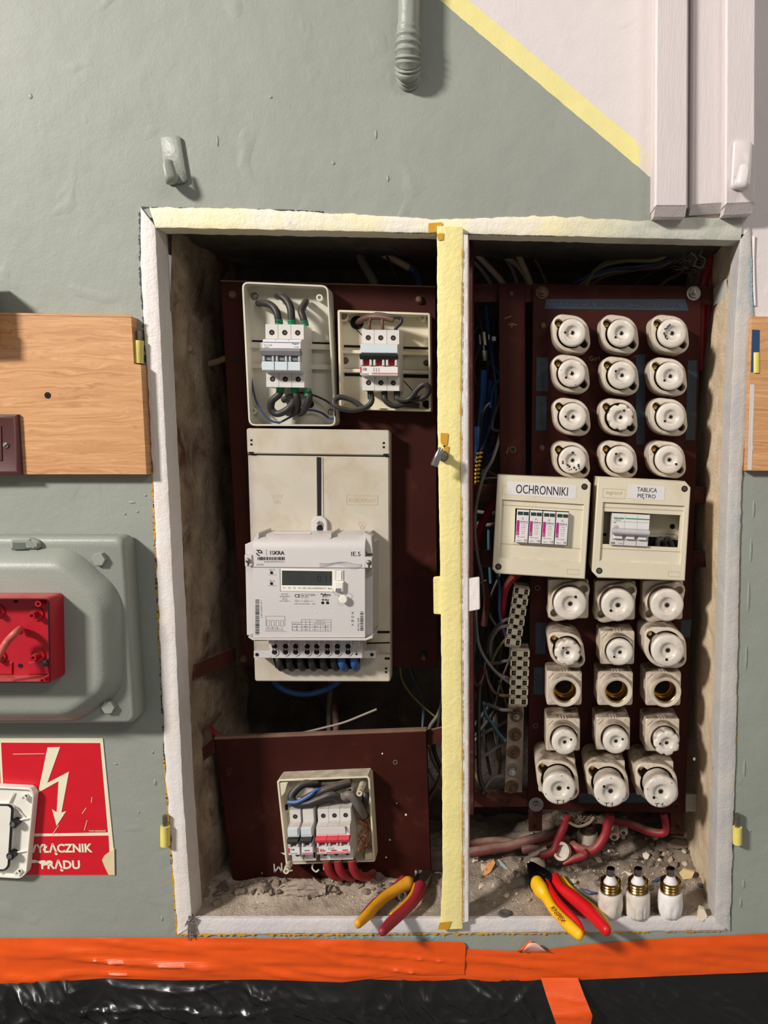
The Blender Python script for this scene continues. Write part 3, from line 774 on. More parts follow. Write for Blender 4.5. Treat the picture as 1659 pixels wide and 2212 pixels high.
def lbox(t, name, m, x0, x1, y0, y1, z0, z1, b=0.0):
    mb = MB(); mb.box(x0, x1, y0, y1, z0, z1, b); return obj(name, mb, m, t)

# --- upper left enclosure and its breaker
e = empty('open_enclosure', P(625, 920, DB), 'tall pale rounded enclosure base, lid off, upper left of the brown board', 'enclosure')
tray([(522, 608), (709, 616), (726, 921), (537, 920)], .070, .095, DB-.0002, m_creamin, e, rad=.010)
for q in ([(531, 738), (717, 744), (718, 756), (532, 751)], [(535, 784), (719, 787), (720, 799), (536, 795)]):
    plate(q, .0862, .0952, m_creamin, 'din_rail', e)
mb = MB(); mb.layers(pp([(531, 734), (717, 740), (717, 744), (531, 738)], .0945), [(0, .0949), (0, .0945)]); obj('rail_gap', mb, m_black, e)
for px, py in ((694, 646), (553, 888)): ringm(px, py, .0949, .0050, e, m_creamin, h=.012)
bolt(550, 640, .0949, .0055, e, m_steel, 'mounting_screw', dome=True, h=.003); bolt(715, 890, .0949, .0050, e, m_steel, 'mounting_screw', dome=True, h=.003); 
hole(670, 873, .0947, .0058, e, 'cable_hole')
hole(704, 617, .0697, .0011, e, 'pin_hole'); hole(540, 917, .0697, .0011, e, 'pin_hole')
b = breaker('circuit_breaker', 3, 'three-pole breaker with a grey bar handle in the tall enclosure, upper left', (m_greyl, None))
handle(b, -.0275, .0262, m_grey, .0035, -.067, .0095)
lbox(b, 'label_plate', m_label, -.0255, .0255, -.0618, -.0575, .0085, .0185)
lbox(b, 'blue_line', m_inkblue, -.025, .0245, -.0621, -.0616, .0160, .0168)
txl('hager', (.0188, -.0622, .0148), .009, .0026, m_inkblue, b, .01); txl('MCN 340E', (-.0185, -.0621, .0125), .011, .0018, m_inkgrey, b); txl('C40', (.020, -.0621, .0105), .006, .0016, m_inkgrey, b); txl('6000', (-.0205, -.0621, .0098), .006, .0014, m_inkgrey, b)
for i in range(3): lbox(b, 'cover', m_cover, -.0262+i*MW, -.0262+i*MW+.0170, -.0655, -.060, -.0215, -.0095, .0008)
for i in range(3): lbox(b, 'toggle', m_grey, -.0222+i*MW, -.0142+i*MW, -.062, -.0545, -.0080, -.0005, .0006)
place(b, 635, 776, .092, .8, 1.03)
def sleeve_cable(pts, r, sleeve, label, cat='cable', group=None, m=None, slm=None):
    t = empty('stub_cable', P(*pts[0]), label, cat, group)
    mb = MB(); mb.tube([P(*p) for p in pts], r, 10, 5); obj('insulation', mb, m or m_cabblack, t)
    mb = MB(); mb.tube([P(*p) for p in sleeve], r*1.12, 12, 3); obj('end_sleeve', mb, slm or m_green, t)
    return t
gA = 'thick black cables of the upper left breaker'
sleeve_cable([(559, 655, .092), (566, 654, .078), (585, 659, .066), (598, 675, .060), (602, 697, .060)], .0052, [(602, 689, .060), (603, 702, .062)], 'black cable with a green sleeve curving left above the breaker, leftmost of the upper three', group=gA)
sleeve_cable([(600, 640, .088), (606, 639, .072), (620, 650, .064), (628, 668, .060), (630, 697, .060)], .0054, [(630, 690, .060), (631, 703, .062)], 'black cable with a green sleeve arching highest above the breaker, middle of the upper three', group=gA)
sleeve_cable([(661, 652, .090), (658, 656, .072), (651, 672, .063), (655, 686, .060), (658, 698, .060)], .0050, [(657, 692, .060), (659, 704, .062)], 'short black cable with a green sleeve above the breaker, rightmost of the upper three', group=gA)
sleeve_cable([(606, 840, .062), (603, 852, .060), (588, 866, .062), (586, 884, .066), (600, 894, .066), (622, 884, .062), (636, 866, .068), (628, 858, .084), (612, 864, .092)], .0052, [(606, 836, .062), (605, 848, .061)], 'black cable with a green sleeve looping round below the breaker, leftmost of the lower three', group=gA)
sleeve_cable([(637, 842, .062), (641, 858, .060), (643, 874, .064), (636, 890, .074), (622, 892, .090)], .0052, [(636, 838, .062), (638, 850, .061)], 'black cable with a green sleeve bending behind the loop, middle of the lower three', group=gA)
sleeve_cable([(664, 845, .062), (668, 856, .060), (664, 872, .062), (655, 888, .070), (646, 893, .088)], .0052, [(663, 842, .062), (666, 855, .061)], 'black cable with a green sleeve curving left below the breaker, rightmost of the lower three', group=gA)
cable('thin_cable', [(540, 796, .090), (545, 830, .086), (552, 862, .082), (566, 890, .080), (584, 908, .078), (604, 912, .078), (625, 902, .078), (650, 890, .082), (672, 886, .086), (695, 892, .086), (712, 904, .082), (723, 903, .072)], .0016, m_cabdkblue, 'thin dark blue wire looping along the bottom of the tall enclosure')
cable('thin_cable', [(648, 848, .088), (678, 854, .086), (708, 868, .080), (722, 884, .070), (724, 900, .0715)], .0015, m_cabblack, 'thin black wire running right from under the breaker to the enclosure rim')

# --- second enclosure and breaker
e = empty('open_enclosure', P(830, 889, DB), 'small cream square enclosure base, lid off, right of the tall one', 'enclosure')
tray([(729, 669), (929, 676), (931, 889), (733, 884)], .072, .096, DB-.0002, m_cream, e, rad=.003, wall=.003)
for q in ([(737, 755), (926, 760), (926, 768), (737, 763)], [(739, 796), (927, 800), (927, 808), (739, 804)]): plate(q, .0865, .0962, m_cream, 'din_rail', e)
plate([(739, 764), (926, 768), (926, 800), (740, 796)], .0952, .0962, m_creamin, 'rail_web', e)
for q in ([(738, 745), (926, 750), (926, 755), (738, 750)], [(740, 806), (927, 810), (927, 817), (740, 812)]):
    mb = MB(); mb.layers(pp(q, .0953), [(0, .0961), (0, .0953)]); obj('slot', mb, m_black, e)
ringm(914, 689, .0958, .0050, e, m_cream, h=.012); ringm(741, 871, .0958, .0048, e, m_cream, h=.014)
hole(745, 684, .0952, .0058, e, 'corner_hole'); hole(921, 873, .0952, .0058, e, 'corner_hole'); hole(771, 697, .0952, .0098, e, 'cable_hole')
bolt(746, 779, .0952, .0050, e, m_rust, 'mounting_screw', dome=True, h=.003); bolt(921, 784, .0952, .0045, e, m_rust, 'mounting_screw', dome=True, h=.003)
mb = MB(); mb.lathe(P(745, 684, .0945), [(.0078, 0), (.0078, .012), (.0062, .012), (.0062, .002)], n=20); obj('corner_ring', mb, m_cream, e)
b = breaker('circuit_breaker', 3, 'three-pole breaker with a black bar handle in the small cream enclosure', (m_blackp, m_inkred))
handle(b, -.0262, .0262, m_blackp, .0035, -.0665, .0075)
lbox(b, 'cover', m_cover, -.0258, .0262, -.0632, -.058, .0085, .0205, .0006)
lbox(b, 'label_plate', m_label, -.0262, .0262, -.0636, -.060, -.0222, -.0105)
lbox(b, 'red_line', m_inkred, -.010, .0262, -.0640, -.0634, -.0196, -.0189); lbox(b, 'red_line', m_inkred, -.010, .0262, -.0640, -.0634, -.0208, -.0203)
lbox(b, 'red_mark', m_inkred, -.0262, -.0244, -.0640, -.0634, -.0188, -.0108)
txl('C25', (-.0198, -.0640, -.0140), .0055, .0034, m_ink, b, .02); txl('legrand', (-.0200, -.0640, -.0206), .0105, .0020, m_ink, b, .02)
for i in range(3):
    mb = MB(); ribbon_mb(mb, [Vector((-.0075+i*.0034, -.0640, -.0122)), Vector((-.0066+i*.0034, -.0640, -.0142)), Vector((-.0076+i*.0034, -.0640, -.0148)), Vector((-.0062+i*.0034, -.0640, -.0175))], .0005); obj('symbol', mb, m_ink, b)
txl('C', (-.0073, -.0465, -.0252), .002, .0022, m_ink, b); txl('C', (.0105, -.0465, -.0252), .002, .0022, m_ink, b)
place(b, 833, 785, .093, .6, 1.0)
gB = 'cables of the breaker in the small cream enclosure'
def plain(pts, r, m, label, group=None, cat='cable', name='cable', n=10):
    return cable(name, pts, r, m, label, cat, group, n)
plain([(771, 697, .098), (780, 692, .080), (800, 685, .068), (830, 686, .062), (850, 692, .060)], .0042, m_cabbrown, 'brown cable leaving the round hole of the small cream enclosure', gB)
plain([(772, 695, .097), (800, 684, .072), (815, 678, .066), (850, 684, .060), (866, 688, .060), (866, 697, .060), (856, 708, .060), (853, 718, .062)], .0026, m_cabblack, 'black wire running along the top of the small cream enclosure to the right terminal', gB)
plain([(800, 690, .066), (798, 700, .060), (798, 716, .062)], .0022, m_cabbrown, 'short brown wire down to the left terminal of the small enclosure breaker', gB)
plain([(826, 688, .062), (826, 700, .060), (827, 717, .062)], .0022, m_cabbrown, 'short brown wire down to the middle terminal of the small enclosure breaker', gB)
for i, (pts, lb) in enumerate((([(800, 846, .060), (803, 866, .058), (790, 880, .056), (760, 886, .054), (730, 880, .052), (721, 868, .054), (734, 858, .058), (760, 864, .060), (782, 880, .060)], 'black cable looping left out of the small cream enclosure'),
      ([(830, 848, .060), (832, 864, .058), (848, 876, .060), (874, 874, .064), (904, 876, .074)], 'black cable lying along the bottom of the small cream enclosure'),
      ([(857, 848, .060), (862, 862, .058), (884, 862, .056), (902, 840, .052), (918, 830, .050), (927, 842, .052), (916, 858, .058), (888, 864, .066), (862, 864, .076)], 'black cable looping right in the small cream enclosure'))):
    sl = [(pts[0][0], pts[0][1]-2, .060), (pts[0][0]+1, pts[0][1]+16, .059)]
    sleeve_cable(pts, .0040, sl, lb, group=gB, slm=m_blackp)

# --- meter plate
e = empty('meter_plate', P(690, 1472, DB), 'large stained cream meter base plate with a vertical slot, on the tall brown board', 'plate')
plate([(533, 926), (841, 932), (843, 1473), (550, 1472)], .077, DB-.0002, m_plate, 'base', e, b=.002, rad=.004)
plate([(532, 925), (841, 929), (842, 984), (534, 980)], .0735, .0775, m_plate, 'top_cover', e, b=.0015, rad=.004)
plate([(550, 1421), (843, 1413), (843, 1473), (551, 1472)], .0700, .0775, m_plate, 'bottom_cover', e, b=.0015, rad=.004)
mb = MB(); mb.layers(pp([(534, 981), (842, 985), (842, 987), (534, 983)], .0767), [(0, .0772), (0, .0767)]); obj('joint_line', mb, m_black, e)
mb = MB(); mb.layers(pp([(685, 987), (694, 988), (694, 1120), (686, 1120)], .0767), [(0, .0772), (0, .0767)]); obj('slot', mb, m_blackp, e)
for a, c in (((682, 987), (683.5, 1120)), ((695.5, 988), (697, 1120))):
    mb = MB(); mb.layers(pp([a, (a[0]+1.4, a[1]), (c[0]+1.4, c[1]), c], .0760), [(0, .0772), (0, .0760)]); obj('slot_rib', mb, m_plate, e)
for px, py in ((543, 951), (543, 960), (829, 957), (829, 966), (834, 1444), (834, 1452)):
    z = .0732 if py < 1000 else .0697
    plate([(px-2.4, py-2.2), (px+2.4, py-2.2), (px+2.4, py+2.2), (px-2.4, py+2.2)], z, z+.0006, m_black, 'slot_mark', e, b=.0001)
for px, py, z in ((542, 979, .0732), (833, 983, .0732), (836, 1423, .0697)):
    plate([(px-5, py-3), (px+6, py-3), (px+6, py+2), (px-5, py+2)], z, z+.0006, m_black, 'clip_slot', e, b=.0001)
txt('380V', 598, 1072, 24, 9, .0768, m_plate, e, 1, .02); txt('63A', 598, 1083, 17, 8, .0768, m_plate, e, 1, .02)
m_emb = mat('painted_emboss_shadow', (186, 166, 140), .5)  # tan tone paints the relief shadow of the embossed marks
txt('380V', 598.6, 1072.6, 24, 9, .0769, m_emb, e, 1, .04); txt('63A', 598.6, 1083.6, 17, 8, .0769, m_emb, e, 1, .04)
for a, b2 in (((749, 1070), (816, 1071)), ((749, 1090), (816, 1091)), ((749, 1070), (749, 1090)), ((816, 1071), (816, 1091))):
    mb = MB(); ribbon_mb(mb, [P(*a, .0768), P(*b2, .0768)], .0006); obj('emboss_line', mb, m_emb, e)
txt('KORDEPLAST', 783, 1081, 58, 8, .0768, m_emb, e, 1)
txt('B', 783, 1137, 8, 10, .0768, m_emb, e, 0, .01)
for q in ([(774, 1131), (778, 1128), (788, 1128), (792, 1131), (784, 1145), (781, 1145), (774, 1131)],):
    mb = MB(); ribbon_mb(mb, [P(x, y, .0768) for x, y in q], .0007); obj('emboss_line', mb, m_emb, e)
for q in ([(565, 1381), (577, 1381), (577, 1384), (550, 1384), (550, 1381)], [(815, 1363), (842, 1363), (842, 1368), (815, 1368)], [(790, 1388), (842, 1387), (842, 1390), (790, 1391)]):
    mb = MB(); mb.layers(pp(q, .0766), [(0, .0772), (0, .0766)]); obj('slot', mb, m_black, e)
# dark wire opening of the plate
mb = MB(); mb.layers(rounded(pp([(588, 1418), (778, 1418), (776, 1442), (770, 1445), (596, 1445)], .0695), .003, 3), [(0, .0702), (0, .0695)]); obj('wire_opening', mb, m_black, e)
for i, x in enumerate((602, 624, 648, 672, 697, 720)):
    plain([(x, 1418, .052), (x+1, 1430, .050), (x+4, 1440, .056), (x+6, 1443, .067)], .0055, m_cabblack, ('leftmost', 'second', 'third', 'fourth', 'fifth', 'sixth')[i]+' black meter cable from the left under the terminal block', 'black meter tails', name='meter_cable')
plain([(738, 1418, .052), (738, 1430, .049), (742, 1439, .054), (746, 1443, .067)], .0062, m_cabblue, 'blue meter cable in the wire opening, left of the two blue ones', name='meter_cable')
plain([(764, 1418, .052), (765, 1428, .049), (767, 1436, .054), (770, 1442, .067)], .0062, m_cabblue, 'blue meter cable in the wire opening, rightmost', name='meter_cable')

# --- the meter
t = empty('electricity_meter', P(668, 1420, .07), 'light grey electronic electricity meter with a dark display on the cream plate', 'electricity meter')
mf = .004
def prism_side(front, prof_y, name, m):      # helper for stepped side wings
    pass
# body: front face with rolled top edge
tl, tr = P(545, 1164, mf), P(788, 1164, mf); bl, br = P(547, 1377, mf), P(788.5, 1377, mf)
ztop = P(690, 1146, .07).z
prof = [(.077, ztop), (.030, ztop), (.012, ztop-.003), (.006, ztop-.010), (mf, ztop-.019), (mf, bl.z), (.077, bl.z)]
def lx(z): return tl.x+(bl.x-tl.x)*(tl.z-z)/(tl.z-bl.z)
def rx(z): return tr.x+(br.x-tr.x)*(tr.z-z)/(tr.z-br.z)
mb = MB(); mb.loft([[Vector((lx(z), y, z)) for y, z in prof], [Vector((rx(z), y, z)) for y, z in prof]]); obj('housing', mb, m_meter, t)
# wings left and right, set back
plate([(529, 1176), (549, 1168), (549, 1377), (533, 1372)], .016, .077, m_meter, 'side_wing', t, b=.001)
plate([(786, 1168), (806, 1174), (806, 1178), (806, 1368), (786, 1377)], .024, .077, m_meter, 'side_wing', t, b=.001)
plate([(786, 1150), (803, 1158), (806, 1196), (793, 1196), (786, 1180)], .012, .03, m_meter, 'side_step', t, b=.001)
plate([(788, 1252), (805, 1240), (805, 1371), (788, 1377)], .014, .03, m_meter, 'side_step', t, b=.001)
for q in ([(528, 1199), (544, 1199), (545, 1223), (529, 1224)], [(788, 1203), (804, 1204), (804, 1227), (789, 1227)]):
    plate(q, .002, .02, m_meter, 'screw_lug', t)
for x, y in ((536, 1211), (797, 1215)):
    bolt(x, y, .0018, .0036, t, m_steel, 'seal_screw', dome=True, h=.003); plate([(x-1.5, y+5), (x+1.5, y+5), (x+1.5, y+11), (x-1.5, y+11)], .0017, .0022, m_black, 'screw_slot', t, b=0.0001)
# ribs on the top face
for q in ((585, 1141, 556, 1157), (733, 1142, 712, 1160)):
    a = P(q[0], q[1], .066); b2 = P(q[2], q[3], .014)
    mb = MB(); z = ztop
    x0, x1 = b2.x, b2.x+.003
    mb.loft([[Vector((x0, .010, z-.004)), Vector((x1, .010, z-.004)), Vector((x1, .010, z+.004)), Vector((x0, .010, z+.004))], [Vector((x0, .070, z-.002)), Vector((x1, .070, z-.002)), Vector((x1, .070, z+.004)), Vector((x0, .070, z+.004))]])
    obj('top_rib', mb, m_meter, t)
# white paper slip on the top face
a = Vector((P(600, 1150, .05).x, .034, ztop+.0006)); mb = MB()
mb.box(a.x, a.x+.052, .030, .040, ztop+.0003, ztop+.0008); obj('paper_slip', mb, m_label, t)
# hanging lug
mb = MB(); c = P(691, 1140, .074); rr = 17*S(690, 1130, .074)
mb.layers([(c.x+rr*math.cos(a_), c.z+rr*math.sin(a_)+.006) for a_ in [math.pi*i/14 for i in range(15)]]+[(c.x-rr, c.z-.008), (c.x+rr, c.z-.008)], [(0, .0768), (0, .072), (.001, .071)]); lug = obj('hanging_lug', mb, m_meter, t)
bolt(690, 1130, .0712, .0040, t, m_chrome, 'hanging_screw', dome=True, h=.005); hole(691, 1141, .0708, .0048, t, 'lug_hole'); 
# joint line under the upper cover
mb = MB(); mb.layers(pp([(546, 1224.5), (788, 1226.5), (788, 1228), (546, 1226)], mf-.0002), [(0, mf+.0003), (0, mf-.0002)]); obj('joint_line', mb, m_inkgrey, t)
# display
plate([(604, 1229), (741, 1232), (741, 1279), (605, 1277)], mf-.0008, mf+.001, m_white, 'display_bezel', t, b=.0004)
mb = MB(); mb.layers(pp([(604, 1229), (605.5, 1229), (606, 1277), (605, 1277)], mf-.001), [(0, mf), (0, mf-.001)]); obj('bezel_edge', mb, m_inkgrey, t)
m_lcd = mat('lcd_glass', (58, 60, 58), .12, var=.1, vs=50)
plate([(609, 1232.5), (717, 1234), (717, 1265), (609, 1264)], mf-.0012, mf-.0004, m_lcd, 'display', t, b=.0001)
m_seg = mat('lcd_segment', (40, 42, 41), .3, var=0)
txt('0.11', 700, 1250, 30, 14, mf-.0014, m_seg, t)
for i, s_ in enumerate(('T1', 'T2', 'T3', 'T4', 'NPL', 'RG2', 'KOM', 'TMAN', 'TT', 'BLA')): txt(s_, 613.5+i*11.0, 1270+i*.12, None, 3.4, mf-.0012, m_inkgrey, t)
plate([(723, 1231), (742, 1232), (742, 1256), (723, 1255)], mf-.0012, mf, m_meter, 'button_frame', t, b=.0004)
plate([(727, 1234), (738, 1234), (738, 1254), (727, 1254)], mf-.0022, mf, m_white, 'button', t, b=.0005)
plate([(722, 1256), (742, 1257), (741, 1279), (723, 1278)], mf-.006, mf, m_white, 'seal_cover', t, b=.0012)
plate([(725, 1271), (737, 1271), (737, 1278), (725, 1278)], mf-.0064, mf-.005, m_grey, 'seal_slot', t, b=.0002)
mb = MB(); mb.lathe(P(742, 1294, mf-.004), [(.0058, 0), (.0060, .003), (.0052, .0038), (.0001, .004)], n=20); sl = obj('seal', mb, m_white, t)
mb = MB(); mb.tube([P(719, 1273, mf-.004), P(722, 1282, mf-.005), P(734, 1290, mf-.007)], .0003, 5, 4); mb.tube([P(744, 1276, mf-.005), P(749, 1280, mf-.006), P(744, 1290, mf-.007)], .0003, 5, 4)
obj('seal_wire', mb, m_inkgrey, sl, kind='stuff')
for x, y in ((586.5, 1237), (586.5, 1260.5), (697, 1302), (707.5, 1302)):
    mb = MB(); mb.lathe(P(x, y, mf-.0001), [(.0021, 0), (.0021, .0004)], n=14); obj('led', mb, m_black, t)
txt('W1 2', 587, 1231, 11, 3.6, mf-.0003, m_inkgrey, t); txt('100 imp/kvarh', 588, 1241.5, 18, 2.4, mf-.0003, m_inkgrey, t)
txt('W1 0', 587, 1255, 11, 3.6, mf-.0003, m_inkgrey, t); txt('100 imp/kWh', 588, 1265, 18, 2.4, mf-.0003, m_inkgrey, t)
# maker's mark and lettering
c = P(560, 1194, mf-.0004); k = S(560, 1194, mf)
mb = MB(); ribbon_mb(mb, [c+Vector((5.6*k*math.cos(a_), 0, 5.6*k*math.sin(a_))) for a_ in [math.radians(q) for q in range(-10, 125, 12)]]+[c+Vector((-1*k, 0, 0)), c+Vector((5.6*k, 0, -.6*k))], .0014); obj('logo_arc', mb, m_ink, t)
mb = MB(); ribbon_mb(mb, [c+Vector((5.8*k*math.cos(a_), 0, 5.8*k*math.sin(a_))) for a_ in [math.radians(q) for q in range(185, 285, 10)]], .0015); obj('logo_arc', mb, m_ink, t)
mb = MB(); mb.lathe(P(555.5, 1188.5, mf-.0002), [(.0009, 0), (.0009, .0003)], n=10); obj('logo_dot', mb, m_ink, t)
mb = MB(); ribbon_mb(mb, [P(575.5, 1187, mf-.0003), P(575.5, 1200.5, mf-.0003)], .0004); obj('logo_bar', mb, m_inkgrey, t)
txt('IS', 587.5, 1194, 8.5, 8.4, mf-.0003, m_ink, t); txt('KRA', 603.5, 1194.2, 22, 8.4, mf-.0003, m_ink, t, 0, .03); txt('IE.5', 768.5, 1196.5, 20, 9.4, mf-.0003, m_ink, t, 1)
def barcode(x0, y0, x1, y1, vertical, seed):
    rr = random.Random(seed); mb = MB(); q = 0.0
    L = (y1-y0) if vertical else (x1-x0)
    while q < L:
        w = rr.choice((.7, .7, 1.3, 2.0)); w = min(w, L-q)
        if vertical: pts = [(x0, y0+q), (x1, y0+q), (x1, y0+q+w), (x0, y0+q+w)]
        else: pts = [(x0+q, y0), (x0+q+w, y0), (x0+q+w, y1), (x0+q, y1)]
        mb.face(mb.ring([P(x, y, mf-.0003) for x, y in pts])); q += w+rr.choice((.7, .9, 1.5))
    obj('barcode', mb, m_ink, t, kind='stuff')
barcode(556, 1203, 615, 1210, False, 1); barcode(551.5, 1295, 560, 1371, True, 2); barcode(778, 1321, 785, 1362, True, 3)
txt('01300-20770310-24 4', 592, 1213.5, 44, 3.2, mf-.0003, m_inkgrey, t); txt('2G/4G', 561.5, 1219.5, 15, 3.6, mf-.0003, m_inkgrey, t)
txt('31001 034604 6 24 5', 564.5, 1316, 38, 3, mf-.0003, m_inkgrey, t, -90); txt('90 946 648', 774, 1349, 28, 4, mf-.0003, m_inkgrey, t, -90)
for i, s_ in enumerate(('IE.5-TD1', '3x230/400 V', '50 Hz', '0,25-5(80) A')): txt(s_, 615, 1283.5+i*5, (14, 22, 10, 22)[i], 3.2, mf-.0003, m_inkgrey, t)
txt('CE', 642.5, 1287, 12, 7.5, mf-.0003, m_ink, t, 0, .01); txt('M 24', 658, 1287, 11, 5, mf-.0003, m_inkgrey, t); txt('1304', 674, 1285, 13, 5, mf-.0003, m_inkgrey, t); txt('A-E-F ID KON-40C ... 70C', 658, 1304.5, 46, 2.6, mf-.0003, m_inkgrey, t)
def box_line(x0, y0, x1, y1, w=.0003, m=None, name='printed_line'):
    mb = MB(); pts = [(x0, y0), (x1, y0), (x1, y1), (x0, y1)]
    for i in range(4):
        ribbon_mb(mb, [P(*pts[i], mf-.0003), P(*pts[(i+1) % 4], mf-.0003)], w)
    obj(name, mb, m or m_inkgrey, t, kind='stuff')
box_line(651.5, 1283, 665.5, 1291); 
mb = MB(); ribbon_mb(mb, [P(638, 1298, mf-.0003), P(676, 1298.6, mf-.0003)], .0003); obj('printed_line', mb, m_inkgrey, t)
for x in (640, 661):
    mb = MB(); c = P(x, 1298, mf-.0003); ribbon_mb(mb, [c+Vector((.0018*math.cos(q*.5), 0, .0018*math.sin(q*.5))) for q in range(14)], .0003); obj('printed_circle', mb, m_inkgrey, t)
txt('dlms', 706, 1284.5, 16, 5.6, mf-.0003, m_ink, t, 0, .02); txt('G3-PLC', 705, 1289, 9, 2.2, mf-.0003, m_ink, t); txt('M-Bus', 703, 1295.5, 15, 4, mf-.0003, m_ink, t, 0, .02)
mb = MB(); ribbon_mb(mb, [P(692, 1284, mf-.0003), P(695.5, 1282.5, mf-.0003), P(698, 1285, mf-.0003), P(697.5, 1290, mf-.0003)], .0012); obj('logo_arc', mb, m_ink, t)
# rate table, wiring diagram, recycling marks
mb = MB()
def ln(a, b2, w=.00035): ribbon_mb(mb, [P(*a, mf-.0003), P(*b2, mf-.0003)], w)
for y in (1344.5, 1350, 1355.5, 1363.5): ln((631, y-.8), (715, y))
for y in (1338.5,): ln((651, y), (715, y+.3))
for x, y0 in ((631, 1344), (641, 1350), (651, 1338.5), (660, 1338.5), (669, 1338.5), (680, 1350), (692, 1350), (703, 1350), (715, 1338.5)): ln((x, y0), (x, 1363))
obj('rate_table', mb, m_inkgrey, t, kind='stuff')
txt('UREDBA T S', 692, 1341.5, 20, 2, mf-.0003, m_inkgrey, t); txt('IMPORT EXPORT', 691, 1347, 24, 2, mf-.0003, m_inkgrey, t); txt('0.25 DIN', 640, 1347.5, 15, 2, mf-.0003, m_inkgrey, t)
for i in range(4): txt('T1 T2', 637+i*22, 1360, 14, 2.2, mf-.0003, m_inkgrey, t)
for i in range(4): txt('1.8.0', 637+i*22, 1353.5, 12, 2, mf-.0003, m_inkgrey, t)
mb = MB()
for i in range(4):
    x = 576+i*10; ln((x, 1340), (x+6, 1340)); ln((x, 1340), (x, 1352)); ln((x+6, 1340), (x+6, 1352)); ln((x-1, 1352), (x+2, 1352)); ln((x+5, 1352), (x+8, 1352)); ln((x+3, 1352), (x+3, 1357+i*1.5))
ln((574, 1331), (615, 1331)); ln((574, 1331), (574, 1352)); ln((615, 1331), (615, 1352))
for i in range(4): ln((573, 1356+i*2.6), (600+i*6, 1356+i*2.6))
obj('wiring_diagram', mb, m_inkgrey, t, kind='stuff')
for i, s_ in enumerate(('X', 'o', '0', 'A')): txt(s_, 761.5, 1324+i*8.5, 5, 5, mf-.0003, m_ink if i in (0, 2) else m_inkgrey, t)
mb = MB()
for j in range(9):
    pts = [P(690+i*4.2, 1216+j*.9+(3+j*.5)*math.sin(i*.36+.6+j*.12)*(.3+i*.04), mf-.0003) for i in range(23)]
    ribbon_mb(mb, pts, .00012 if j else .00030)
obj('wave_print', mb, m_inkgrey, t, kind='stuff')
for x, y in ((683, 1321), (721, 1321), (683, 1284), (723, 1284)):
    mb = MB(); mb.lathe(P(x, y, mf), [(.0009, 0), (.0004, .0008)], n=8); obj('pip', mb, m_white, t)
# skirt and terminal block
plate([(537, 1374), (546, 1379), (790, 1380), (804, 1374), (806, 1378), (790, 1384), (545, 1383), (536, 1377)], .000, .06, m_meter, 'skirt', t, b=.0004)
plate([(579, 1383), (782, 1383), (783, 1422), (586, 1422)], .032, .0693, m_meter, 'terminal_block', t, b=.0006)
for x in (590, 624, 657.5, 688.5, 722, 758, 776): plate([(x-1.2, 1381), (x+1.6, 1381), (x+1.6, 1394), (x-1.2, 1394)], .012, .04, m_meter, 'rib', t, b=.0002)
for q in ([(548, 1406), (586, 1406), (586, 1422), (548, 1422)], [(781, 1406), (811, 1405), (812, 1422), (781, 1422)]): plate(q, .045, .0693, m_meter, 'mounting_ear', t)
hole(555, 1414, .0448, .0026, t, 'ear_hole'); hole(803.5, 1414, .0448, .0026, t, 'ear_hole')
for x in (593.6, 617, 639, 664, 684.4, 707.5, 729, 752):
    for y in (1396, 1408.5):
        mb = MB(); mb.lathe(P(x, y, .0318), [(.0056, 0), (.0056, .0012), (.0042, .0012), (.0040, .0002)], n=18); tm = obj('terminal', mb, m_meter, t)
        mb = MB(); mb.lathe(P(x, y, .0312), [(.0038, 0), (.0038, .0002)], n=14); obj('terminal_hole', mb, m_black, tm)
for y in (1413, 1408): hole(770, y, .0318, .0015 if y > 1410 else .0008, t, 'aux_hole')

# ------------------------------------------------------------------ lower left enclosure with three breakers
e = empty('open_enclosure', P(705, 1862, .09), 'cream enclosure base with its lid off on the short board at the bottom left', 'enclosure')
q = pp([(598, 1689), (603, 1684), (794, 1676), (799, 1682), (810, 1860), (807, 1862), (621, 1868), (617, 1866)], .064)
mb = MB(); mb.layers(q, [(0, .0918), (0, .0646), (.0006, .064), (.0028, .064), (.0036, .088)]); obj('back_box', mb, m_cream, e)
mb = MB(); mb.layers(pp([(606, 1842), (640, 1862), (800, 1860), (800, 1846)], .0878), [(0, .0879), (0, .0878)]); obj('inner_floor', mb, m_creamin, e)
def post(a, b, r): 
    mb = MB(); A, B = P(*a), P(*b); dv = (B-A)
    mb.lathe(A, [(r*1.1, 0), (r, dv.length*.8), (r*.9, dv.length*.8), (r*.9, dv.length), (r*.5, dv.length), (r*.45, dv.length-.004)], axis=dv, n=16); return obj('screw_post', mb, m_cream, e)
post((785, 1690, .080), (776, 1714, .040), .0048); post((629, 1858, .080), (618, 1882, .040), .0048)
for q in ([(600, 1691), (622, 1690), (616, 1712), (606, 1724), (602, 1722)], [(788, 1845), (808, 1840), (809, 1860), (787, 1861)]):
    plate(q, .0655, .086, m_cream, 'corner_gusset', e)
plate([(748, 1702), (761, 1701), (761, 1711), (749, 1712)], .066, .09, m_white, 'clip', e); plate([(751, 1705), (759, 1705), (759, 1708), (751, 1708)], .0657, .0665, m_black, 'clip_slot', e, b=.0001)
plate([(604, 1744), (790, 1736), (792, 1750), (606, 1757)], .080, .089, m_creamin, 'din_rail', e)
plate([(612, 1738), (622, 1738), (622, 1750), (613, 1750)], .0796, .0802, m_black, 'slot', e, b=.0001)
plate([(697, 1862), (702, 1862), (704, 1880), (698, 1880)], .066, .070, m_white, 'clip', e)
mb = MB(); mb.tube([P(676, 1864, .07), P(675, 1876, .066), P(683, 1883, .066), (P(689, 1878, .066))], .0014, 8, 5); obj('clip_hook', mb, m_creamin, e)
rc = math.radians(-1.5)
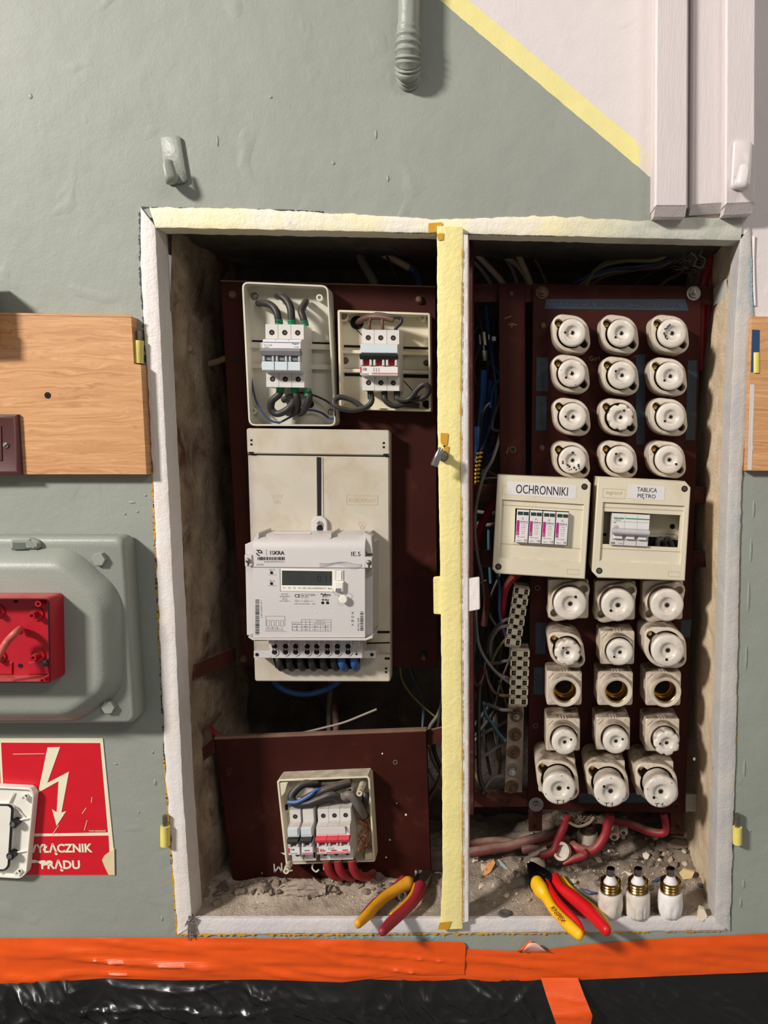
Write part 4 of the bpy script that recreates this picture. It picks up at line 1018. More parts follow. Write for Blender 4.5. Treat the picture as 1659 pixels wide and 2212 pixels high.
def placeC(b, cx): place(b, cx, 1772-(cx-710)*.028, .088, -1.7, .95)
b = breaker('circuit_breaker', 1, 'single breaker with a black toggle, leftmost in the bottom left enclosure', (m_blackp, m_blackp)); 
handle(b, -.0085, .0085, m_blackp, .0015, -.068, .0075)
lbox(b, 'cover', m_cover, -.0086, .0070, -.0622, -.058, .0075, .0200, .0005); lbox(b, 'label_plate', m_label, -.0086, .0086, -.0636, -.060, -.0222, -.0100); lbox(b, 'red_mark', m_inkred, -.0086, -.0064, -.064, -.0634, -.0190, -.0110)
txl('C10', (-.0020, -.0640, -.0135), .0055, .0034, m_ink, b, .02); txl('legrand', (.0, -.0640, -.0200), .0105, .0020, m_ink, b, .02)
placeC(b, 656)
b = breaker('circuit_breaker', 1, 'blank-topped module with a black toggle, second from left in the bottom left enclosure', (m_blackp, m_blackp), (False, False)); 
handle(b, -.0088, .0088, m_blackp, .0025, -.068, .0075)
lbox(b, 'cover', m_cover, -.0086, .0080, -.0622, -.058, .0085, .0205, .0005); lbox(b, 'label_plate', m_label, -.0086, .0086, -.0636, -.060, -.0222, -.0100)
lbox(b, 'red_line', m_inkred, -.0075, .0080, -.0640, -.0634, -.0200, -.0192); lbox(b, 'red_line', m_inkred, -.0075, .0080, -.0640, -.0634, -.0214, -.0208); lbox(b, 'fuse_symbol', m_inkgrey, -.004, .004, -.0640, -.0634, -.0165, -.0148)
lbox(b, 'lamp_window', m_cover, -.0035, .0030, -.0470, -.045, -.038, -.029); lbox(b, 'lamp_slot', m_black, .0050, .0078, -.0466, -.045, -.038, -.029)
placeC(b, 683)
b = breaker('circuit_breaker', 3, 'three-pole switch with three red toggles in the bottom left enclosure', (m_redp, m_redp))
for i in range(3): handle(b, -.0262+i*MW, -.0092+i*MW, m_redp, .0030, -.069, .0085)
lbox(b, 'cover', m_mcb, -.0258, .0200, -.0622, -.058, .0085, .0205, .0006); lbox(b, 'label_plate', m_label, -.0262, .0262, -.0636, -.060, -.0222, -.0100)
lbox(b, 'red_mark', m_inkred, -.0258, -.0236, -.0640, -.0634, -.0190, -.0110)
for i in range(3): lbox(b, 'red_indicator', m_inkred, -.0215+i*MW, -.0130+i*MW, -.0641, -.0634, -.0176, -.0158)
lbox(b, 'red_line', m_inkred, -.0120, .0262, -.0640, -.0634, -.0200, -.0192); lbox(b, 'red_line', m_inkred, -.0120, .0262, -.0640, -.0634, -.0214, -.0209)
txl('63 A', (-.0185, -.0640, -.0142), .006, .0024, m_ink, b); txl('legrand', (-.0195, -.0640, -.0204), .0105, .0020, m_ink, b, .02)
for i in range(4):
    mb = MB(); ribbon_mb(mb, [Vector((-.0078+i*.0026, -.0640, -.0112)), Vector((-.0070+i*.0026, -.0640, -.0125)), Vector((-.0079+i*.0026, -.0640, -.0132)), Vector((-.0070+i*.0026, -.0640, -.0155))], .0004); obj('symbol', mb, m_ink, b)
mb = MB(); ribbon_mb(mb, [Vector((.0185, -.0625, .021)), Vector((.0245, -.0625, .0105))], .0006); ribbon_mb(mb, [Vector((.0225, -.0625, .021)), Vector((.0215, -.0625, .018)), Vector((.0235, -.0625, .0165)), Vector((.0245, -.0625, .0125))], .0005); obj('tick_mark', mb, m_ink, b)
placeC(b, 737.5)
for i in range(2):
    pass
gC = 'cables in the bottom left enclosure'
plain([(686, 1690, .070), (655, 1694, .062), (634, 1712, .056), (630, 1726, .052), (640, 1736, .050), (665, 1736, .049), (690, 1727, .049), (715, 1718, .050), (731, 1723, .054)], .0062, m_cabblack, 'thick black cable curling round the left of the bottom enclosure', gC)
plain([(756, 1690, .066), (735, 1696, .060), (712, 1704, .056), (690, 1712, .054), (668, 1722, .055), (655, 1730, .056)], .0068, m_cabblack, 'thick black cable slanting across the top of the bottom enclosure', gC)
plain([(660, 1692, .076), (690, 1694, .074), (720, 1694, .074), (757, 1686, .074)], .0060, m_cabblack, 'black cable lying against the top wall of the bottom enclosure', gC)
plain([(744, 1722, .054), (752, 1717, .050), (764, 1724, .050), (776, 1742, .054), (786, 1762, .066)], .0064, m_cabgrey, 'dusty grey cable bending down the right side of the bottom enclosure', gC)
plain([(790, 1712, .070), (789, 1728, .066), (784, 1750, .070), (790, 1764, .076)], .0058, m_cabblack, 'black cable dropping along the right wall of the bottom enclosure', gC)
plain([(622, 1733, .046), (640, 1733, .044), (656, 1726, .045), (672, 1716, .047), (683, 1706, .049), (698, 1709, .054)], .0030, m_cabblue, 'light blue wire lying over the black cables in the bottom enclosure', gC)
rr = random.Random(5)
for i in range(7):
    x = 772+rr.random()*24; pts = [(x, 1768, .078)]
    for k in range(4): pts.append((774+rr.random()*28, 1776+k*18+rr.random()*10, .070+rr.random()*.010))
    cable('bare_wire', pts, .0008, m_copper, 'fine bare copper strand tangled right of the breakers in the bottom left enclosure', 'wire', 'copper strands in the bottom left enclosure', 6)
for i, (x0, x1) in enumerate(((706, 740), (730, 768), (760, 800))):
    plain([(x0, 1858, .050), (x0+3, 1876, .050), (x0+14, 1890, .056), (x0+32, 1894, .070), (x0+46, 1886, .090)], .0066, m_cabred, ('leftmost', 'middle', 'rightmost')[i]+' of three red cables bending under the bottom left breakers', 'red cables under the bottom left breakers')

# ------------------------------------------------------------------ right compartment: steel rack and boards
rk = empty('steel_rack', P(1250, 1745, .112), 'red-brown steel rack of one upright and four straps in the right compartment', 'rack')
def member(q, d0, d1, name='strap', m=m_brownpaint): return plate(q, d0, d1, m, name, rk, b=.0006)
member([(1010, 520), (1021, 520), (1023, 1760), (1012, 1760)], .050, .118, 'upright')
for i, q in enumerate(([(1019, 613), (1545, 618), (1545, 657), (1019, 652)], [(1019, 1047), (1540, 1052), (1538, 1087), (1019, 1084)], [(1019, 1189), (1532, 1190), (1530, 1225), (1019, 1226)], [(1020, 1709), (1475, 1706), (1475, 1740), (1020, 1744)])):
    member(q, .110, .116)
for a in (([(1541, 622, .110), (1569, 602, .05), (1573, 643, .05), (1541, 660, .110)]), ([(1534, 1056, .110), (1556, 1068, .058), (1558, 1102, .058), (1534, 1088, .110)]), ([(1529, 1192, .110), (1551, 1206, .060), (1551, 1240, .060), (1529, 1226, .110)])):
    mb = MB(); f = [P(*p) for p in a]; mb.loft([f, [p+Vector((.001, .005, 0)) for p in f]]); obj('strap_end', mb, m_brownpaint if a[0][1] > 700 else m_ftr, rk)
plate([(1480, 1716), (1516, 1716), (1516, 1754), (1481, 1754)], .118, .124, m_ftr, 'strap_end', rk)
for q in ([(1141, 1738), (1171, 1738), (1171, 1796), (1142, 1796)], [(1448, 1750), (1478, 1750), (1477, 1802), (1449, 1802)]): member(q, .112, .118, 'foot')
for x, y in ((1155, 1786), (1464, 1786)): hole(x, y, .1118, .0034, rk)
for x, y in ((1098, 1731),): ringm(x, y, .1098, .0030, rk, m_brownpaint, 'rivet', .0008, .6)
t = empty('fuse_board', P(1310, 1755, DB+.008), 'tall brown bakelite board carrying rows of porcelain fuses, right compartment', 'board')
plate([(1151, 613), (1516, 620), (1480, 1757), (1140, 1748)], DB, DB+.008, m_brown, 'sheet', t)
for x, y, r in ((1171, 632, .0066), (1498, 634, .0072)): bolt(x, y, DB-.0002, r, t, m_rust if x < 1200 else m_steel, washer=r*1.45, h=.005)
bolt(1173, 704, DB, .0050, t, dome=True, h=.004, name='screw'); bolt(1170, 968, DB, .0052, t, dome=True, h=.004, name='screw')
bolt(1158, 1737, DB, .0055, t, m_steel, washer=.0118, h=.005); ringm(1460, 1742, DB, .0062, t, m_brownpaint, 'bolt_hole', .001, .6); hole(1460, 1742, DB-.0006, .0036, t)
for x, y in ((1161, 1270), (1157, 1568)): ringm(x, y, DB, .0042, t, m_rust, 'eyelet', .0008, .6); hole(x, y, DB-.0005, .0026, t)
txt('Gorl', 1284, 774, 22, 10, DB-.0003, m_scratch, t, -3)
mb = MB(); ribbon_mb(mb, [P(1370, 770, DB-.0003), P(1393, 769, DB-.0003)], .0008); obj('scratch', mb, m_scratch, t)
t = empty('cover_strip', P(1110, 1020, .102), 'narrow vertical brown strip board left of the upper fuses', 'board')
plate([(1077, 612), (1134, 611), (1136, 1040), (1080, 1040)], .1005, .108, m_brown, 'sheet', t)
bolt(1104, 634, .1005, .0042, t, dome=True, h=.003, name='screw'); ringm(1108, 971, .1004, .0050, t, m_rust, 'eyelet', .0008, .65); hole(1108, 971, .0997, .0032, t)
for st in ([(1098, 966), (1095, 980)], [(1090, 688), (1104, 683)], [(1098, 700), (1108, 703), (1104, 707)], [(1104, 698), (1116, 702)]):
    mb = MB(); ribbon_mb(mb, [P(x, y, .1002) for x, y in st], .0009); obj('scratch', mb, m_scratch, t)
# dark blue tape labels
def blue(q, label, w=None, seed=0):
    t = empty('tape_label', P((q[2][0]+q[3][0])/2, q[2][1], DB-.0003), label, 'label', 'dark blue tape labels on the fuse board')
    mb = MB(); mb.layers(pp(q, DB-.0005), [(0, DB-.0001), (0, DB-.0005)]); obj('tape', mb, m_bluetape, t)
    rr = random.Random(seed)
    if w: 
        k = w if isinstance(w, tuple) else (w, 0, 0)
        txt(k[0], (q[0][0]+q[2][0])/2, (q[0][1]+q[2][1])/2, k[1], k[2], DB-.0007, m_ink, t, k[3] if len(k) > 3 else 0, name='faint_writing')
blue([(1180, 646), (1480, 646), (1488, 671), (1176, 667)], 'long dark blue tape label across the top of the fuse board', ('TABLICA BEZPIECZNIKOWA', 270, 10, 1))
blue([(1159, 772), (1184, 772), (1184, 845), (1158, 845)], 'dark blue tape label left of the second fuse row', ('PARTER', 9, 54, 0))
blue([(1158, 856), (1181, 855), (1180, 930), (1157, 930)], 'dark blue tape label left of the third fuse row', ('STARE', 9, 50, 0))
blue([(1486, 779), (1506, 778), (1502, 951), (1481, 950)], 'tall dark blue tape label at the right edge beside the upper fuses')
blue([(1374, 766), (1394, 765), (1393, 960), (1374, 960)], 'dark blue tape label between the middle and right upper fuses')
blue([(1157, 1345), (1180, 1345), (1178, 1413), (1156, 1413)], 'dark blue tape label left of the second lower fuse row')
blue([(1153, 1442), (1175, 1441), (1174, 1501), (1152, 1500)], 'dark blue tape label left of the empty fuse sockets', ('T-1', 10, 30, 0))
blue([(1471, 1340), (1494, 1338), (1491, 1376), (1470, 1378)], 'dark blue tape label at the right edge beside the lower fuses')
blue([(1250, 1713), (1460, 1712), (1458, 1733), (1250, 1735)], 'dark blue tape label half hidden under the marked bottom fuses')

# ------------------------------------------------------------------ porcelain fuses
def hull(circ, n=72):
    pts = []
    for cx, cz, r in circ:
        for i in range(48): a = 2*math.pi*i/48; pts.append((cx+r*math.cos(a), cz+r*math.sin(a)))
    pts = sorted(set(pts))
    def half_(ps):
        o = []
        for p in ps:
            while len(o) > 1 and (o[-1][0]-o[-2][0])*(p[1]-o[-2][1])-(o[-1][1]-o[-2][1])*(p[0]-o[-2][0]) <= 0: o.pop()
            o.append(p)
        return o
    h = half_(pts)[:-1]+half_(pts[::-1])[:-1]
    out = []
    for i in range(n):
        a = 2*math.pi*i/n; dx, dz = math.cos(a), math.sin(a); best = 0
        for j in range(len(h)):
            x1, z1 = h[j]; x2, z2 = h[(j+1) % len(h)]; ex, ez = x2-x1, z2-z1; den = dx*ez-dz*ex
            if abs(den) < 1e-12: continue
            t_ = (x1*ez-z1*ex)/den; s_ = (x1*dz-z1*dx)/den
            if -1e-6 <= s_ <= 1+1e-6 and t_ > best: best = t_
        out.append((best*dx, best*dz))
    return out
def lobed(ro, lob, n=72):
    """opening: circle ro merged with keyhole lobes (x, z, r)"""
    out = []
    for i in range(n):
        a = 2*math.pi*i/n; dx, dz = math.cos(a), math.sin(a); r = ro
        for x, z, q in lob:
            b_ = x*dx+z*dz; disc = b_*b_-(x*x+z*z-q*q)
            if b_ > 0 and disc > 0: r = max(r, b_+math.sqrt(disc))
        out.append((r*dx, r*dz))
    return out
def star(poly, n=72):
    out = []
    for i in range(n):
        a = 2*math.pi*i/n; dx, dz = math.cos(a), math.sin(a); best = 0
        for j in range(len(poly)):
            x1, z1 = poly[j]; x2, z2 = poly[(j+1) % len(poly)]; ex, ez = x2-x1, z2-z1; den = dx*ez-dz*ex
            if abs(den) < 1e-12: continue
            t_ = (x1*ez-z1*ex)/den; s_ = (x1*dz-z1*dx)/den
            if -1e-6 <= s_ <= 1+1e-6 and t_ > best: best = t_
        out.append((best*dx, best*dz))
    return out
def scaled(pl, k): return [(x*k, z*k) for x, z in pl]
def socket_a(name, h, R0, off, rl, ro, dirs, label, back_plate=None, lr=.0055, m=m_porcsock):
    """oval screw-down socket; dirs = +1 lobes NE-SW, -1 lobes NW-SE"""
    t = empty(name, (0, 0, 0), label, 'fuse holder', 'porcelain fuse holders on the fuse board')
    s_ = 1 if dirs > 0 else -1
    hu = hull([(0, 0, R0), (s_*off, off, rl), (-s_*off, -off, rl)])
    lo = (ro+lr*.45)/1.293; op = lobed(ro, [(s_*lo, lo*.82, lr), (-s_*lo, -lo*.82, lr)])
    def rg(pl, y): return [Vector((x, y, z)) for x, z in pl]
    mb = MB(); mb.loft([rg(scaled(hu, 1.02), 0), rg(hu, -h+.004), rg(scaled(hu, .985), -h+.0012), rg(scaled(hu, .945), -h), rg(scaled(op, 1.03), -h), rg(op, -h+.0012), rg(op, -h+.016)], True, True)
    obj('porcelain_body', mb, m, t, ang=50)
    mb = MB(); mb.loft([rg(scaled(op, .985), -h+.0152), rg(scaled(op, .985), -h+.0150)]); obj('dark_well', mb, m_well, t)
    mb = MB(); mb.lathe((s_*lo, -h+.0145, lo*.82), [(.0036, 0), (.0034, .0018), (.001, .0022)], n=14); obj('fixing_screw', mb, m_brass, t)
    if back_plate:
        w, hp = back_plate
        mb = MB(); mb.layers(rounded([(-w, -w*.95), (w, -w*.95), (w, w), (-w, w)], .004, 3), [(0, 0), (0, -hp+.001), (.001, -hp)]); obj('base_plate', mb, m, t)
    return t
def socket_b(name, w, hb, rc, hc, ro, label, brass=False, m=m_porcsock):
    """square socket with a round collar and three notches in its top edge"""
    t = empty(name, (0, 0, 0), label, 'fuse holder', 'porcelain fuse holders on the fuse board')
    sq = rounded([(-w, -w), (w, -w), (w, w), (-w, w)], .004, 4)
    if brass:
        st = star(sq); rg = lambda pl, y: [Vector((x, y, z)) for x, z in pl]; ci = [(ro*math.cos(2*math.pi*i/72), ro*math.sin(2*math.pi*i/72)) for i in range(72)]
        mb = MB(); mb.loft([rg(scaled(st, 1.02), 0), rg(st, -hb+.0012), rg(scaled(st, .95), -hb), rg(ci, -hb), rg(ci, -hb+.022)])
    else:
        mb = MB(); mb.layers(sq, [(-.0006, 0), (0, -hb*.5), (.0002, -hb+.0012), (.0016, -hb)])
    obj('porcelain_base', mb, m, t)
    mb = MB(); mb.lathe((0, -hb, 0), [(rc*1.04, -.004), (rc*1.0, .002), (rc*.99, hc-.002), (rc*.95, hc), (ro+.0012, hc), (ro, hc-.0012), (ro, 0 if brass else hc-.018)], n=48, cap0=False, cap1=not brass); obj('collar', mb, m, t, ang=50)
    for i in range(3):
        mb = MB(); mb.box(-.0055+i*.0042, -.0032+i*.0042, -hb-.0004, -hb+.012, w-.0008, w+.0008); obj('top_notch', mb, m_porcold, t)
    for sx in (-1, 1):
        mb = MB(); mb.tube([Vector((sx*(w-.002), -hb+.0004, w-.010)), Vector((sx*(w-.009), -hb+.0002, w-.003))], .0014, 8, 2); obj('corner_rib', mb, m, t)
    if brass:
        mb = MB(); prof = [(ro*.99, hc-.004)]
        for i in range(9): prof.append((ro*(.99 if i % 2 else .93), hc-.005-i*.0030))
        prof += [(ro*.9, hc-.0300)]
        mb.lathe((0, -hb, 0), prof, n=40, cap0=False, cap1=True); obj('brass_thread', mb, m_brass, t, ang=60)
        mb = MB(); mb.lathe((0, -hb, 0), [(ro*.75, hc-.0298), (ro*.72, hc-.0290)], n=24); obj('socket_floor', mb, m_black, t)
    else:
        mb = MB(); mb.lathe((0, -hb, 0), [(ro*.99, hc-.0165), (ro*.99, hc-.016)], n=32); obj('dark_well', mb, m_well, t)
    return t
def fuse_cap(name, r, L, flutes, label, ang, dots=0):
    """origin at the centre of the face, stem going back by L"""
    t = empty(name, (0, 0, 0), label, 'fuse', 'porcelain screw fuses on the fuse board')
    if flutes:
        md = lambda a, k: 1-(.13*max(0, math.cos(flutes*a))**2 if 2 <= k <= 6 else 0)
    else: md = None
    prof = [(r*.89, -L), (r*.90, -.012), (r*.96, -.010), (r, -.0075), (r, -.0035), (r*.965, -.0012), (r*.86, -.0001), (r*.60, 0), (r*.50, -.0002), (r*.455, -.0014), (r*.40, -.0030), (r*.16, -.0036), (r*.15, -.0062)]
    mb = MB(); mb.lathe((0, 0, 0), prof, n=72, mod=md); obj('cap_body', mb, m_porc, t, ang=60)
    mb = MB(); mb.lathe((0, 0, 0), [(r*.15, -.0062), (r*.15, -.0034), (r*.10, -.0030), (r*.09, -.0044)], n=20); obj('eye_ring', mb, m_steel, t)
    mb = MB(); mb.lathe((0, 0, 0), [(r*.085, -.0044), (r*.085, -.0041)], n=14); obj('eye_hole', mb, m_black, t)
    if ang is not None:
        a = math.radians(ang); rr_ = r*.54
        mb = MB(); mb.lathe((rr_*math.cos(a), .0002, rr_*math.sin(a)), [(r*.085, 0), (r*.085, .0007)], n=14); obj('test_hole', mb, m_black, t)
    for i in range(dots):
        a = math.radians(ang+70+i*360/dots)
        mb = MB(); mb.lathe((r*.86*math.cos(a), .0002, r*.86*math.sin(a)), [(r*.028, 0), (r*.028, .0006)], n=8); obj('rim_pip', mb, m_ink, t)
    return t
ROWN = ('top', 'second', 'third', 'fourth', 'fifth', 'sixth', 'seventh', 'eighth', 'bottom'); COLN = ('left', 'middle', 'right')
# prototype sockets are moved to their first place, the rest are copies
H_OF = [.036]*4+[.034, .062, None, None, .064]
caps = [
 # row, col, px, py, cap depth, r px, flutes, hole angle, extra
 (0, 0, 1237, 718, .052, 30, 0, 180, ''), (0, 1, 1343, 719, .052, 30, 0, 215, ''), (0, 2, 1453, 719, .052, 31.5, 0, None, 'chipped '),
 (1, 0, 1236, 806, .052, 30, 0, 215, 'pip-marked '), (1, 1, 1344, 810, .052, 30, 0, 150, ''), (1, 2, 1449, 812, .052, 30.5, 0, 215, ''),
 (2, 0, 1238, 900, .052, 30, 0, 180, ''), (2, 1, 1341, 901, .052, 29, 7, 65, 'fluted '), (2, 2, 1450, 900, .052, 31, 0, 215, ''),
 (3, 0, 1237, 994, .052, 30, 0, 90, 'soot-chipped '), (3, 1, 1341, 993, .052, 30, 0, 130, ''), (3, 2, 1447, 993, .052, 31, 0, -35, ''),
 (4, 0, 1232, 1305, .046, 36, 0, 55, ''), (4, 1, 1335.5, 1308, .046, 36, 0, 215, ''), (4, 2, 1442, 1308, .044, 36, 0, None, ''),
 (5, 0, 1226.5, 1411, .024, 28.5, 7, 130, 'fluted '), (5, 1, 1339.7, 1410, .028, 29, 0, 215, 'blue-stained '), (5, 2, 1443.7, 1406, .022, 36, 0, 260, ''),
 (7, 0, 1220, 1604.6, .024, 28, 0, 30, 'pip-marked '), (7, 1, 1331, 1602.7, .024, 28, 0, 25, ''), (7, 2, 1441, 1606.5, .022, 28, 7, 180, 'fluted '),
 (8, 0, 1208, 1705, .004, 36, 0, 10, ''), (8, 1, 1319.5, 1711, .004, 36, 0, 140, ''), (8, 2, 1428.5, 1712, .004, 36, 0, 215, ''),
]
pA = socket_a('fuse_holder', .036, .0262, .0128, .0150, .0206, -1, 'x', lr=.0058)
pE = socket_a('fuse_holder', .034, .0275, .0178, .0135, .0250, 1, 'x', back_plate=(.0305, .022), lr=.0060)
pF = socket_a('fuse_holder', .058, .0255, .0152, .0125, .0205, -1, 'x', lr=.0062)
pG = socket_a('fuse_holder', .060, .0308, .0170, .0145, .0246, -1, 'x', lr=.0066)
pB = socket_b('fuse_holder', .0255, .045, .0230, .016, .0205, 'x')
pS = socket_b('fuse_holder', .0262, .045, .0236, .017, .0168, 'x', brass=True)
pJ = socket_a('fuse_holder', .066, .0306, .0175, .0150, .0248, -1, 'x', back_plate=(.0275, .050), lr=.0072)
index_children()
used = set()
def put_socket(proto, loc, label, sc=1):
    if proto.name in used: return dup(proto, loc, None, label, sc)
    used.add(proto.name); proto.location = loc; proto.scale = (sc, sc, sc); proto['label'] = label
    MATX[proto.name] = Matrix.LocRotScale(Vector(loc), None, (sc, sc, sc)); return proto
protoCap = {}
for row, col, px, py, d, rp, fl, ang, ex in caps:
    c = P(px, py, d); base = Vector((c.x, DB-.0002, c.z))
    pos = ROWN[row]+' row from the top, '+COLN[col]+' column' if row != 8 else 'bottom row, '+COLN[col]+' column'
    if row < 4: pr, kind = pA, 'oval porcelain fuse holder'
    elif row == 4: pr, kind = pE, 'square-based porcelain fuse holder'
    elif row == 5 and col == 1: pr, kind = pB, 'notched square porcelain fuse holder'
    elif row == 5: pr, kind = (pF if col == 0 else pG), 'tall oval porcelain fuse holder'
    elif row == 7: pr, kind = pB, 'notched square porcelain fuse holder'
    else: pr, kind = pJ, 'large deep porcelain fuse holder'
    off = Vector((-.0008, 0, 0)) if row < 4 else Vector((0, 0, 0))
    put_socket(pr, base+off, kind+', '+pos)
    r = rp*S(px, py, d)
    L = .020 if row < 4 else .034
    cap = fuse_cap('porcelain_fuse', r, L, fl, '', ang, 3 if 'pip' in ex or row == 8 else 0)
    if 'chipped' in ex:                       # worn glaze with soot
        mb = MB(); rr = random.Random(row*7+col)
        lo, hi_ = (100, 230) if row == 0 else (190, 330)
        for a in range(lo, hi_, 9):
            a_ = math.radians(a+rr.uniform(-3, 3)); q = r*rr.uniform(.50, .60 if row == 0 else .8); w = .0008+rr.random()*.0012
            if rr.random() < .3: continue
            cc = Vector((q*math.cos(a_), .0001, q*math.sin(a_)))
            mb.lathe(cc, [(w, 0), (w*.7, .0004)], n=7)
        obj('soot_mark', mb, m_chip, cap, kind='stuff')
    if 'blue' in ex:
        mb = MB(); mb.lathe((-.011, .0001, .003), [(.0018, 0), (.0014, .0004)], n=8); obj('blue_stain', mb, m_bluechip, cap)
    if row == 8:
        x0, z0 = -.003+(.004 if col == 0 else .0), -.0195
        for st in ([(-.0060, .0030), (.0010, .0034)], [(-.0028, .0032), (-.0036, -.0026)], [(.0026, .0010), (.0056, .0042), (.0050, -.0022)]):
            mb = MB(); ribbon_mb(mb, [Vector((x0+a, -.0004, z0+b_)) for a, b_ in st], .0009); obj('pen_stroke', mb, m_ink, cap)
    cap.location = c; MATX[cap.name] = Matrix.Translation(c)
    cap['label'] = (ex+'white porcelain fuse cap'+(' marked T1' if row == 8 else '')+', '+pos).strip()
    if fl: cap['label'] = cap['label'].replace('fluted white', 'white fluted')
for col, (px, py) in enumerate(((1220.8, 1494.5), (1332.8, 1495), (1438, 1495.5))):
    c = P(px, py, DB-.062); put_socket(pS, Vector((c.x, DB-.0002, c.z)), 'empty square porcelain fuse socket with a brass thread, '+COLN[col]+' of the three empty ones')

# ------------------------------------------------------------------ the two cream breaker boxes
def cover_box(q, d0, d1, chamf, label, inset_q, win_q, lip_q):
    t = empty('breaker_box', P((q[2][0]+q[3][0])/2, q[2][1], d1), label, 'breaker box', 'cream breaker boxes on the fuse board')
    tl, tr, br, bl = [Vector(p) for p in q]
    pts = [tl]
    def ch(a, b, c, k): return [b+(a-b).normalized()*k, b+(c-b).normalized()*k]
    pts += ch(tl, tr, br, chamf); pts += [br]; pts += ch(br, bl, tl, chamf)
    poly = pp([tuple(p) for p in pts], d0)
    W_ = pp(win_q, d0+.003) if win_q else None
    I = pp(inset_q, d0)
    mb = MB()
    outer = mb.ring([Vector((x, d0, z)) for x, z in inset(poly, .0015)])
    o2 = mb.ring([Vector((x, d0+.0015, z)) for x, z in poly]); o3 = mb.ring([Vector((x, d1, z)) for x, z in inset(poly, .002)])
    n = len(poly)
    for i in range(n):
        j = (i+1) % n; mb.face((outer[i], outer[j], o2[j], o2[i])); mb.face((o2[i], o2[j], o3[j], o3[i]))
    mb.face(o3)
    i1 = mb.ring([Vector((x, d0, z)) for x, z in I]); i2 = mb.ring([Vector((x, d0+.003, z)) for x, z in inset(I, .0008)])
    # front face around the recess: outer has 6 points tl, tra, trb, br, bla, blb ; recess tl, tr, br, bl
    tlo, tra, trb, bro, bla, blb = outer; a, b, c, d = i1
    for f in ((tlo, tra, b, a), (tra, trb, b), (trb, bro, c, b), (bro, bla, d, c), (bla, blb, d), (blb, tlo, a, d)): mb.face(f)
    for k in range(4): mb.face((i1[k], i1[(k+1) % 4], i2[(k+1) % 4], i2[k]))
    if W_:
        w1 = mb.ring([Vector((x, d0+.003, z)) for x, z in W_]); w2 = mb.ring([Vector((x, d0+.007, z)) for x, z in W_])
        for k in range(4):
            j = (k+1) % 4; mb.face((i2[k], i2[j], w1[j], w1[k])); mb.face((w1[k], w1[j], w2[j], w2[k]))
    else: mb.face(i2)
    obj('cover', mb, m_cream, t)
    return t
d0 = .030
Bx = lambda x, y: (1010+x/2.6333, 1000+y/2.6333)
q1 = [Bx(170, 68), Bx(703, 100), Bx(668, 662), Bx(143, 600)]
bx1 = cover_box([Bx(171, 66), Bx(704, 92), Bx(668, 662), Bx(140, 628)], d0, .0975, 9, 'cream breaker box labelled OCHRONNIKI with four narrow modules', [Bx(195, 207), Bx(663, 235), Bx(642, 570), Bx(178, 540)], [Bx(272, 258), Bx(578, 276), Bx(568, 470), Bx(266, 450)], None)
bx2 = cover_box([Bx(742, 78), Bx(1272, 106), Bx(1237, 672), Bx(706, 652)], d0, .0975, 13, 'cream breaker box labelled TABLICA PIĘTRO with a half-open window', [Bx(770, 222), Bx(1236, 244), Bx(1211, 583), Bx(750, 560)], [Bx(776, 275), Bx(1212, 297), Bx(1198, 482), Bx(767, 462)], None)
for bxx, lab, tx in ((bx1, [Bx(227, 106), Bx(621, 130), Bx(616, 205), Bx(222, 180)], None), (bx2, [Bx(918, 123), Bx(1123, 137), Bx(1118, 215), Bx(912, 200)], None)):
    mb = MB(); mb.layers(pp(lab, d0-.0003), [(0, d0+.0001), (0, d0-.0003)]); obj('paper_label', mb, m_label, bxx)
txt('OCHRONNIKI', *Bx(423, 155), 112, 19, d0-.0006, m_ink, bx1, 3.2)
txt('TABLICA', *Bx(1021, 153), 43, 9.2, d0-.0006, m_ink, bx2, 3.5); txt('PIĘTRO', *Bx(1018, 191), 39, 11.6, d0-.0006, m_ink, bx2, 3.5)
txt('legrand', *Bx(833, 172), 34, 10, d0-.0002, m_emb, bx2, 3)
def wline(t, pts, d, w=.0005, m=None):
    mb = MB(); ribbon_mb(mb, [P(*p, d) for p in pts], w); obj('emboss_line', mb, m or m_emb, t)
wline(bx2, [Bx(772, 145), Bx(898, 152), Bx(894, 204), Bx(768, 197), Bx(772, 145)], d0-.0002); 
wline(bx1, [Bx(222, 130), Bx(200, 128), Bx(197, 178), Bx(218, 180)], d0-.0002)
for t_, x, y in ((bx1, 600, 622), (bx2, 1175, 635)):
    wline(t_, [Bx(x-32, y-18), Bx(x+34, y-14), Bx(x+33, y+14), Bx(x-33, y+10), Bx(x-32, y-18)], d0-.0002)
for t_, a, b_ in ((bx1, (198, 238), (660, 268)), (bx1, (182, 458), (650, 488)), (bx2, (768, 252), (1232, 272)), (bx2, (760, 486), (1214, 506))): wline(t_, [Bx(*a), Bx(*b_)], d0+.0026, .0009)
for t_, (a, b_, c, d_) in ((bx1, ((180, 530), (640, 558), (641, 570), (178, 541))), (bx2, ((752, 548), (1211, 566), (1211, 584), (750, 560)))):
    mb = MB(); k = [P(*Bx(*p), d0+.001) for p in (a, b_, c, d_)]
    mb.loft([[k[0]+Vector((0, .002, 0)), k[1]+Vector((0, .002, 0))], [k[3]+Vector((0, -.001, 0)), k[2]+Vector((0, -.001, 0))]], False, False, False); obj('dusty_lip', mb, m_cream, t_)
for t_, x, y, mm in ((bx1, 665, 135, m_black), (bx1, 175, 590, m_brass), (bx2, 1234, 147, m_black), (bx2, 749, 613, m_steel)):
    px, py = Bx(x, y)
    mb = MB(); mb.lathe(P(px, py, d0), [(.0045, 0), (.0045, .0003)], n=20); obj('screw_hole', mb, m_black, t_)
    mb = MB(); mb.lathe(P(px, py, d0-.0003), [(.0032, 0), (.003, .0004)], n=16); obj('cover_screw', mb, m_steel if mm is m_steel else m_rust, t_)
